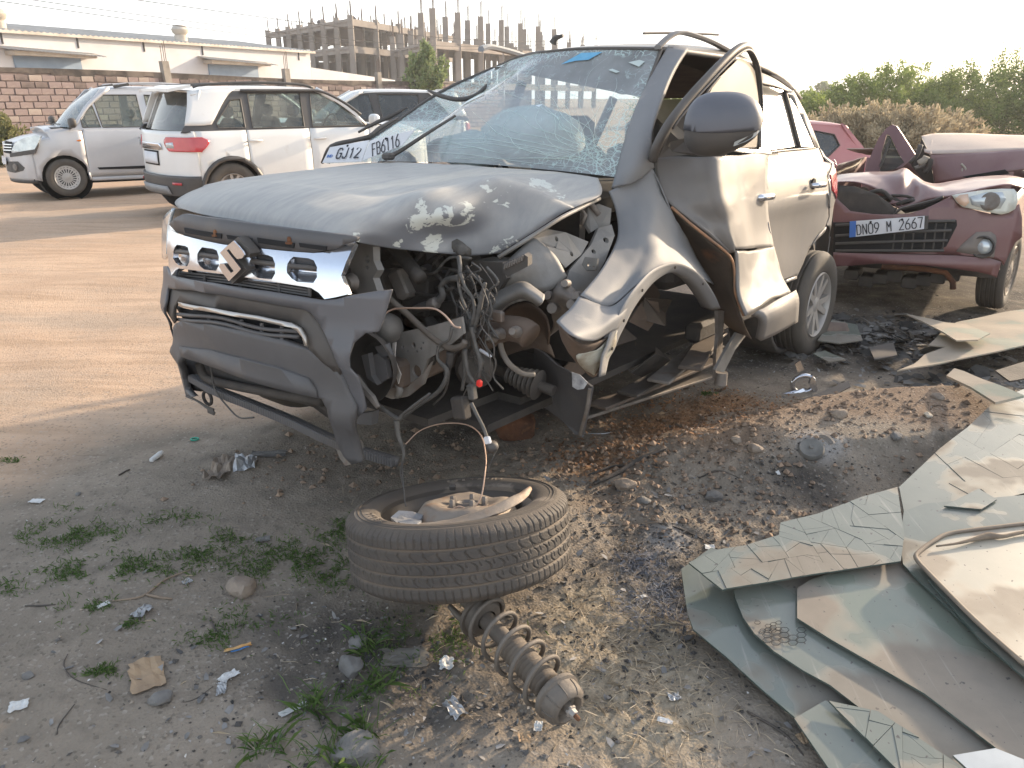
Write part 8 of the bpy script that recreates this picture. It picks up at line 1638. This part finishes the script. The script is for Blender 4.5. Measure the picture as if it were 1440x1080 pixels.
# rusty block and scraps under the car
c_ = groundp(725, 612); bm = bmesh.new(); bmesh.ops.create_icosphere(bm, subdivisions=3, radius=.1)
for v in bm.verts: v.co = Vector((math.copysign(abs(v.co.x / .1) ** .5, v.co.x) * .085, math.copysign(abs(v.co.y / .1) ** .5, v.co.y) * .07, math.copysign(abs(v.co.z / .1) ** .5, v.co.z) * .062)) * (1 + .25 * mnoise.noise(v.co * 18)) + Vector(mnoise.noise_vector(v.co * 40)) * .008
me = D.meshes.new('rusty_lump'); bm.to_mesh(me); bm.free(); o = link('rusty_lump', me, m_rust, None, True); o.location = c_ + Vector((0, 0, .05)); o.rotation_euler = (.2, .3, .4); tag(o, 'rust red crumpled lump on the ground under the torn front corner', 'scrap metal')
# stones
def stone(u, v, s, label, mat, seed, flat=.6, name='stone'):
    c_ = groundp(u, v); bm = bmesh.new(); bmesh.ops.create_icosphere(bm, subdivisions=3, radius=1)
    for w_ in bm.verts:
        p = w_.co.copy(); w_.co = Vector((p.x, p.y * .8, p.z * flat)) * s * (1 + .35 * mnoise.noise(p * 1.1 + Vector((seed * 7, 0, 0))) + .12 * mnoise.noise(p * 3.5 + Vector((seed, 3, 0))))
    me = D.meshes.new(name); bm.to_mesh(me); bm.free(); o = link(name, me, mat, None, True); autosmooth(o, 28); o.location = c_ + Vector((0, 0, s * flat * .35)); o.rotation_euler = (0, 0, seed); return tag(o, label, 'stone')
m_st = M('earthy_stone', (.30, .24, .185), (.21, .17, .135), sc=14, rough=.95, bump=.6, bsc=60); m_st2 = M('grey_stone', (.20, .19, .175), (.13, .12, .11), sc=14, rough=.95, bump=.6, bsc=60); m_st3 = M('pale_stone', (.42, .37, .30), (.32, .28, .22), sc=14, rough=.95, bump=.5, bsc=60)
for i, (u, v, s, lb, m_) in enumerate(((1035, 620, .028, 'round tan stone left of the round rubber mount', m_st), (1062, 633, .033, 'flatter tan stone just below the round tan one on the mound', m_st), (1180, 585, .04, 'earth brown clod on the mound behind the rubber mount', m_st), (1305, 586, .022, 'pale egg shaped stone high on the mound', m_st3), (1318, 560, .03, 'long pale stone at the mound crest near the board', m_st), (1003, 700, .035, 'broken dark stone at the foot of the mound', m_st2), (1260, 615, .028, 'dark charred clump on the right part of the mound', m_st2), (340, 830, .055, 'flat half buried rock in the grass left of the tyre', m_st), (905, 707, .03, 'grey angular chip of stone in the ashes', m_st2), (505, 905, .032, 'grey angular stone by the grass below the tyre', m_st2), (494, 940, .040, 'dark crumbly stone next to the grey angular one', m_st2), (40, 952, .018, 'small dark pebble at the lower left edge', m_st2), (228, 985, .03, 'dark lump of earth under the cardboard scrap', m_st2), (110, 696, .014, 'smooth pebble above the grass at left', m_st2), (880, 685, .045, 'half buried tan rock beside the dark stick', m_st), (500, 1060, .06, 'flat buried rock at the bottom edge below the strut', m_st2), (1400, 590, .02, 'little stone beside the mound pane', m_st))): stone(u, v, s, lb, m_, i + 1.3)
# scraps of paper, card and plastic
m_paper = M('white_paper', (.62, .62, .60), (.48, .47, .45), sc=20, rough=.9); m_card = M('torn_cardboard', (.40, .28, .17), (.30, .215, .14), sc=10, rough=.95, bump=.3); m_foil = M('grey_foil', (.42, .42, .42), (.25, .25, .25), sc=25, rough=.4, metal=.4)
def scrap(u, v, w_, h_, label, mat, seed, name='paper_scrap', cat='litter', crump=.25, lift=.004, rot=None):
    rg = random.Random(seed); c_ = groundp(u, v); n_ = 7; V_ = []; an = rg.uniform(0, 3.1) if rot is None else rot; ca, sa = math.cos(an), math.sin(an); cut_ = [rg.uniform(.75, 1.15) for _ in range(8)]
    for i in range(n_):
        for j in range(n_):
            a_ = (i / (n_ - 1) - .5); b_ = (j / (n_ - 1) - .5); k_ = 1 + .25 * mnoise.noise(Vector((a_ * 4 + seed, b_ * 4, 0))); x_, y_ = a_ * w_ * k_, b_ * h_ * k_
            z_ = lift + crump * min(w_, h_) * abs(mnoise.noise(Vector((a_ * 3, b_ * 3, seed * 1.7)))) ; X_ = x_ * ca - y_ * sa; Y_ = x_ * sa + y_ * ca; V_.append((X_, Y_, z_ + gzs(c_.x + X_, c_.y + Y_) - c_.z))
    me = D.meshes.new(name); me.from_pydata(V_, [], [(i * n_ + j, i * n_ + j + 1, (i + 1) * n_ + j + 1, (i + 1) * n_ + j) for i in range(n_ - 1) for j in range(n_ - 1)]); o = link(name, me, mat, None, False, .0008); o.location = c_; return tag(o, label, cat)
m_wrap = M('orange_wrapper', (.62, .30, .08), (.55, .42, .22), sc=14, rough=.5); m_wb = M('blue_wrapper', (.04, .18, .42), rough=.5); m_shoe = M('worn_sole', (.17, .155, .13), (.115, .105, .09), sc=9, rough=.95, bump=.3)
for i, (u, v, w_, h_, lb, mt_, nm, cr) in enumerate((
    (27, 994, .045, .035, 'crumpled white paper scrap at the lower left edge', m_paper, 'paper_scrap', .35), (412, 1000, .075, .018, 'narrow white paper strip left of the strut at the bottom', m_paper, 'paper_strip', .25), (322, 953, .055, .03, 'upper of two crumpled white foil scraps near the wrapper', m_paper, 'foil_scrap', .4), (312, 970, .045, .025, 'lower of two crumpled white foil scraps near the wrapper', m_foil, 'foil_scrap', .4),
    (146, 852, .035, .016, 'small white label fragment on the grass at left', m_paper, 'label_fragment', .2), (264, 820, .03, .02, 'pale crumpled film scrap beside the long twig', m_foil, 'film_scrap', .5), (207, 950, .13, .085, 'torn brown cardboard piece in the bare earth at lower left', m_card, 'cardboard_piece', .22), (52, 706, .055, .03, 'white leaf shaped scrap at the left edge above the grass', m_paper, 'paper_scrap', .25),
    (200, 862, .06, .04, 'clear crumpled film beside the grass patch', m_foil, 'film_scrap', .5), (370, 760, .05, .035, 'flat grey leaf scrap in the grass left of the tyre', m_st2, 'leaf_scrap', .15), (570, 928, .13, .07, 'worn grey foam insole lying below the tyre', m_shoe, 'foam_insole', .12), (628, 937, .045, .04, 'tuft of white fluff beside the foam insole', m_paper, 'fluff_tuft', .5),
    (640, 1000, .08, .04, 'pale crumpled plastic bag piece left of the strut mount', m_foil, 'bag_piece', .5), (757, 1024, .03, .022, 'small white shard touching the strut mount', m_paper, 'white_shard', .2), (737, 1040, .03, .03, 'tan dry leaf below the strut mount', m_card, 'dry_leaf', .3), (935, 1016, .04, .014, 'thin white paper strip on the dry straw', m_paper, 'paper_strip', .2),
    (948, 982, .035, .03, 'grey foil scrap on the straw near the lowest pane', m_foil, 'foil_scrap', .4), (998, 771, .035, .028, 'printed white card scrap at the tip of the shattered pane', m_paper, 'card_scrap', .1), (1094, 667, .014, .016, 'tiny white chip on the ash below the rubber mount', m_paper, 'white_chip', .2), (345, 650, .12, .09, 'crumpled grey paper heap in front of the bumper', m_foil, 'paper_heap', .6),
    (342, 647, .03, .022, 'small bright white scrap on the crumpled paper heap', m_paper, 'paper_scrap', .3), (310, 664, .15, .09, 'dirty folded cloth at the left of the paper heap', m_st, 'cloth_scrap', .5), (378, 640, .15, .06, 'flattened grey carton in the litter before the bumper', m_st2, 'carton_scrap', .3), (1010, 548, .02, .012, 'yellowish scrap under the wheel arch', m_card, 'card_scrap', .2),
    (930, 583, .045, .022, 'tan cardboard tag on the brown chips under the door', m_card, 'cardboard_tag', .1), (840, 549, .09, .05, 'grey flat scrap under the torn wing tip', m_shoe, 'scrap_sheet', .3), (1130, 1040, .03, .03, 'tan scrap between the lower panes', m_card, 'card_scrap', .3), (905, 840, .02, .014, 'pale chip by the fibre tangle', m_paper, 'white_chip', .2))):
    scrap(u, v, w_, h_, lb, mt_, i * 3 + 1, nm, 'litter', cr)
o = scrap(335, 912, .075, .014, 'orange wrapper strip with a blue edge on bare earth', m_wrap, 77, 'snack_wrapper', 'wrapper', .15, rot=.55); o2 = scrap(338, 916, .05, .005, 'x', m_wb, 78, 'blue_edge', 'w', .1, lift=.006, rot=.55); o2.parent = o; o2.location = (o2.location - o.location); del o2['label']; del o2['category']
c_ = groundp(220, 646); o = MB().lathe([(0, .045), (.009, .043), (.012, .03), (.012, -.03), (.009, -.034), (0, -.034)], (0, 0, .012), (.25, 1, .1), 12).obj('bottle_stub', m_paper, smooth=True); o.location = c_; tag(o, 'small white plastic bottle stub standing out on bare ground', 'plastic stub')
c_ = groundp(274, 619); o = MB().tube([Vector((math.cos(a_) * .018, math.sin(a_) * .014, .006)) for a_ in np.linspace(0, 2 * math.pi, 14)], .004, 6).obj('green_ring', M('green_plastic', (.02, .30, .20), rough=.5)); o.location = c_; tag(o, 'tiny green plastic ring in front of the bumper', 'plastic ring')
# twigs and sticks
m_twig = M('dry_stick', (.30, .23, .165), (.20, .15, .11), sc=14, rough=.95, bump=.5); m_burnt = M('charred_stick', (.05, .045, .04), (.11, .09, .075), sc=14, rough=.95, bump=.5)
for i, (pts, r, lb, mt_) in enumerate(((((158, 845), (200, 838), (232, 815), (268, 801)), .0035, 'long forked twig crossing the grass at left', m_twig), (((205, 836), (225, 840), (242, 842)), .005, 'thick short stick beside the forked twig', m_twig), (((95, 920), (90, 935), (105, 955), (150, 970)), .0015, 'thin looped straw at lower left', m_burnt), (((80, 1033), (84, 1018), (105, 990)), .0018, 'bent dark stalk at lower left', m_burnt), (((35, 852), (55, 852), (78, 850)), .003, 'straight grey twig at the left edge', m_burnt),
    (((835, 680), (870, 664), (900, 645), (938, 630)), .011, 'long charred stick lying between the tyre and the mound', m_burnt), (((828, 668), (860, 656), (885, 655)), .006, 'thin charred stick beside the long one', m_burnt), (((845, 740), (890, 738), (925, 734)), .003, 'pale straight straw across the ashes', m_twig), (((860, 608), (845, 610), (822, 609)), .004, 'pale bent wire on the ground by the hanging liner', m_foil), (((983, 672), (1010, 662), (1040, 672)), .004, 'dark twig at the foot of the mound', m_burnt),
    (((925, 735), (960, 745), (1000, 765)), .004, 'dark edge strip of buried felt beside the fibre tangle', m_burnt), (((1240, 640), (1262, 648), (1270, 660)), .002, 'thin pale root on the mound', m_twig), (((230, 990), (270, 985), (300, 965)), .0012, 'fine dark thread near the cardboard', m_burnt), (((1050, 1000), (1100, 1030), (1130, 1062)), .004, 'dark wire looped at the edge of the lowest pane', m_burnt), (((167, 668), (178, 662), (183, 660)), .004, 'short dark twig above the grass', m_burnt), (((60, 640), (100, 640), (150, 640)), .0012, 'faint straw on bare earth at left', m_twig), (((296, 868), (300, 880), (308, 890)), .003, 'little dark stick near the film scrap', m_burnt), (((370, 840), (400, 836), (430, 838)), .0015, 'pale straw in the grass', m_twig))):
    P_ = crv([groundp(u, v, r * 1.2) for u, v in pts], 4); c_ = P_[0]; o = MB().tube([p - c_ for p in P_], [r * .7, r, r, r * .5], 6).obj('twig', mt_, smooth=True); o.location = c_; tag(o, lb, 'twig')
# ================================================================ UNCOUNTABLE LITTER, GRAVEL, GRASS
def hidden(x, y):   # under the glass pile
    return False
def scatter_stones(name, n_, regions, smin, smax, mat, label):
    C_, S_ = [], []
    for (u, v, rx, ry, wt) in regions:
        g = G(u, v); k_ = int(n_ * wt); C_.append(np.stack([RNG.normal(g.x, rx, k_), RNG.normal(g.y, ry, k_)], 1))
    C_ = np.concatenate(C_); N_ = len(C_); S_ = smin * (smax / smin) ** (RNG.uniform(0, 1, N_) ** 2.6); z = gz(C_[:, 0], C_[:, 1])
    oct_ = np.array([(1, 0, 0), (0, 1, 0), (-1, 0, 0), (0, -1, 0), (0, 0, 1), (0, 0, -1)], float); fc = np.array([(0, 1, 4), (1, 2, 4), (2, 3, 4), (3, 0, 4), (1, 0, 5), (2, 1, 5), (3, 2, 5), (0, 3, 5)])
    V_ = oct_[None] * S_[:, None, None] * RNG.uniform(.55, 1.25, (N_, 6, 1)) * np.array([1, 1, .65]); an = RNG.uniform(0, 6.28, N_); ca, sa = np.cos(an)[:, None], np.sin(an)[:, None]
    X_ = V_[..., 0] * ca - V_[..., 1] * sa; Y_ = V_[..., 0] * sa + V_[..., 1] * ca; V2 = np.stack([X_ + C_[:, 0:1], Y_ + C_[:, 1:2], V_[..., 2] + (z + S_ * .2)[:, None]], -1).reshape(-1, 3)
    F_ = (fc[None] + (np.arange(N_) * 6)[:, None, None]).reshape(-1, 3)
    me = D.meshes.new(name); me.vertices.add(len(V2)); me.vertices.foreach_set('co', V2.ravel()); me.loops.add(F_.size); me.loops.foreach_set('vertex_index', F_.ravel().astype(np.int32)); me.polygons.add(len(F_)); me.polygons.foreach_set('loop_start', np.arange(0, F_.size, 3, dtype=np.int32)); me.polygons.foreach_set('loop_total', np.full(len(F_), 3, np.int32)); me.update(calc_edges=True)
    o = link(name, me, mat, None, False); return tag(o, label, name.replace('_', ' '), kind='stuff')
def scatter_flakes(name, n_, regions, L0, L1, asp, mat, label, up=.35, curl=0, lift=.002):
    C_ = np.concatenate([np.stack([RNG.normal(G(u, v).x, rx, int(n_ * wt)), RNG.normal(G(u, v).y, ry, int(n_ * wt))], 1) for (u, v, rx, ry, wt) in regions]); N_ = len(C_)
    z = gz(C_[:, 0], C_[:, 1]) + lift; an = RNG.uniform(0, 6.28, N_); el = np.abs(RNG.normal(0, up, N_)); d = np.stack([np.cos(an) * np.cos(el), np.sin(an) * np.cos(el), np.sin(el)], 1)
    s = unit(np.stack([-np.sin(an), np.cos(an), RNG.normal(0, .4, N_)], 1)); L_ = L0 * (L1 / L0) ** (RNG.uniform(0, 1, N_) ** 2); asp_ = RNG.uniform(asp * .6, asp * 1.4, N_)
    o = quads(name, np.column_stack([C_, z]), d, s, L_, L_ * asp_, mat, None, curl); return tag(o, label, name.replace('_', ' '), kind='stuff')
m_grv = M('mixed_gravel', (.29, .245, .195), (.18, .155, .13), sc=3, rough=.95, isl=.4); m_grvd = M('dark_clinker', (.10, .09, .08), (.05, .045, .042), sc=3, rough=.95, isl=.7); m_chip = M('bark_chips', (.30, .16, .08), (.16, .085, .045), sc=9, rough=.95, isl=.6); m_strw = M('dry_straw', (.46, .37, .26), (.33, .27, .19), sc=9, rough=.95, isl=.45); m_flake = M('ash_flakes', (.22, .21, .20), (.09, .085, .08), sc=9, rough=.9, isl=.8); m_white = M('white_bits', (.62, .60, .57), (.42, .40, .37), sc=9, rough=.8, isl=.3)
ALLN = [(700, 900, 1.1, .7, .45), (300, 900, .9, .7, .3), (1050, 640, .6, .5, .25)]
scatter_stones('gravel', 5500, ALLN, .0012, .008, m_grv, 'small stones and grains scattered over the grey earth')
scatter_stones('earth_clods', 4200, [(1150, 620, .45, .25, .35), (900, 660, .3, .25, .25), (1000, 700, .35, .2, .2), (560, 640, .4, .2, .2)], .003, .022, M('soil_clods', (.28, .20, .14), (.19, .135, .095), sc=3, rough=.95, isl=.35), 'crumbs and clods of brown earth on and around the mound')
scatter_stones('clinker', 6500, [(940, 790, .22, .3, .4), (1110, 680, .2, .12, .15), (1230, 480, .6, .35, .25), (640, 980, .4, .2, .2)], .0015, .012, m_grvd, 'black burnt crumbs in the ashes')
scatter_flakes('bark_chips', 9000, [(850, 645, .16, .10, .25), (930, 600, .22, .14, .35), (1010, 565, .22, .14, .25), (700, 545, .3, .2, .15)], .004, .026, .45, m_chip, 'reddish brown bark chips and husks strewn under the door and beside the tyre')
scatter_flakes('dark_litter', 7000, [(1200, 470, .55, .35, .35), (1400, 480, .5, .35, .2), (930, 480, .4, .4, .15), (900, 720, .35, .3, .15), (650, 950, .5, .3, .15)], .005, .034, .5, m_flake, 'layers of charred flakes and scraps on the ground')
scatter_flakes('rubbish_layers', 900, [(1200, 468, .40, .22, .4), (1300, 480, .45, .22, .35), (1400, 530, .35, .15, .15), (1130, 450, .25, .2, .1)], .03, .15, .55, M('rubbish', (.16, .15, .135), (.07, .065, .06), sc=9, rough=.9, isl=.9), 'loose layered rubbish and charred sheet scraps before the maroon wreck', up=.22, curl=.1, lift=.012)
scatter_flakes('pale_litter', 500, [(1000, 540, .6, .4, .3), (1200, 480, .5, .3, .25), (600, 950, .6, .35, .25), (250, 850, .6, .5, .2)], .003, .012, .5, m_white, 'tiny pale paper and plastic bits spread over the yard')
scatter_flakes('dry_straw', 4200, [(880, 880, .12, .14, .35), (930, 980, .14, .12, .3), (1250, 560, .35, .06, .15), (700, 880, .5, .35, .2)], .015, .07, .028, m_strw, 'dry straw lying flat to the left of the glass pile', up=.25, curl=.25)
m_fib = M('grey_fibres', (.30, .31, .34), (.16, .165, .19), sc=9, rough=.8, isl=.5)
scatter_flakes('fibre_tangle', 3600, [(905, 780, .055, .05, .35), (935, 820, .05, .05, .25), (890, 840, .04, .07, .2), (955, 850, .035, .05, .2)], .015, .06, .018, m_fib, 'tangled grey fibres matted on a felt scrap left of the glass', up=.35, curl=.5)
m_gr = leaf_mat('fresh_grass', (.065, .125, .03), (.15, .21, .07), .3)
def grass(name, n_, regions, L0, L1, label, mat=m_gr):
    C_ = np.concatenate([np.stack([RNG.normal(G(u, v).x, rx, int(n_ * wt)), RNG.normal(G(u, v).y, ry, int(n_ * wt))], 1) for (u, v, rx, ry, wt) in regions]); keep = fbm(C_[:, 0] * 14, C_[:, 1] * 14, 2, 40) > -.12; C_ = C_[keep]; N_ = len(C_)
    an = RNG.uniform(0, 6.28, N_); el = RNG.uniform(.25, 1.3, N_); d = np.stack([np.cos(an) * np.cos(el), np.sin(an) * np.cos(el), np.sin(el)], 1); s = unit(np.stack([-np.sin(an), np.cos(an), RNG.normal(0, .3, N_)], 1))
    L_ = RNG.uniform(L0, L1, N_); o = quads(name, np.column_stack([C_, gz(C_[:, 0], C_[:, 1])]), d, s, L_, RNG.uniform(.0016, .0032, N_), mat, None, .25); return tag(o, label, 'grass', kind='stuff')
gc = [(70, 750, .10, .05, .7), (120, 755, .09, .04, .6), (115, 805, .08, .04, .7), (200, 800, .11, .04, .9), (125, 860, .05, .03, .4), (165, 880, .04, .02, .4), (245, 730, .07, .03, .25), (280, 780, .06, .03, .4), (320, 755, .05, .03, .3), (390, 785, .09, .06, .9), (425, 775, .07, .06, .6), (480, 740, .05, .06, .6), (470, 800, .06, .05, .6), (300, 895, .05, .03, .3), (145, 945, .04, .015, .35), (600, 885, .14, .05, 1.0), (560, 930, .08, .05, .35), (510, 965, .04, .03, .25), (330, 800, .10, .05, .3), (0, 830, .05, .03, .2), (120, 712, .05, .015, .2), (20, 645, .04, .012, .15), (990, 551, .035, .015, .25), (350, 865, .08, .04, .25), (655, 850, .05, .03, .3)]
tot = sum(g_[4] for g_ in gc); grass('grass', 9500, [(a_, b_, c_, d_, e_ / tot) for a_, b_, c_, d_, e_ in gc], .008, .030, 'low green grass growing in patches left of and under the tyre')
gt2 = [(435, 985, .03, .015, .3), (420, 970, .03, .01, .1), (470, 1060, .05, .03, .5), (370, 1040, .03, .02, .2), (515, 900, .02, .02, .2), (510, 1020, .03, .02, .2), (530, 950, .03, .02, .2)]
tot = sum(g_[4] for g_ in gt2); grass('grass_blades', 420, [(a_, b_, c_, d_, e_ / tot) for a_, b_, c_, d_, e_ in gt2], .04, .11, 'long single grass blades near the bottom edge')
# ---- unseen van added outside the right edge to shade the glass pile and foreground
F7 = Frame((5.75, 3.15, 0), math.radians(129)); P7 = dict(P2); P7.update(mat=M('dull_blue_paint', (.12, .17, .25), rough=.5, dust=.5), zr=1.85, zb=1.05, near=-1)
P7['green'] = [(1.04, 1.04), (.90, 1.22), (.50, 1.79), (-1.45, 1.79), (-1.60, 1.04)]; P7['wins'] = [[(.57, 1.08), (.62, 1.45), (.48, 1.68), (-.02, 1.70), (-.04, 1.08)], [(-.16, 1.08), (-.14, 1.70), (-.92, 1.68), (-.98, 1.08)]]
car(F7, 'shade_van', 'unseen dull blue van added beyond the right edge to shade the glass pile', 'van', P7)
# ---- air
hzb = MB().box((0, 0, 0), (1, 1, 1)).obj('haze', None); hzb.scale = (300, 190, 26); hzb.location = (0, 65, 11.4); tag(hzb, kind='stuff')
hm = D.materials.new('haze_air'); hm.use_nodes = True; n = hm.node_tree.nodes; n.clear(); pv = n.new('ShaderNodeVolumePrincipled'); pv.inputs['Color'].default_value = (.95, .94, .93, 1); pv.inputs['Density'].default_value = .0012; pv.inputs['Anisotropy'].default_value = .3; ou = n.new('ShaderNodeOutputMaterial'); hm.node_tree.links.new(pv.outputs[0], ou.inputs['Volume']); hzb.data.materials.append(hm)
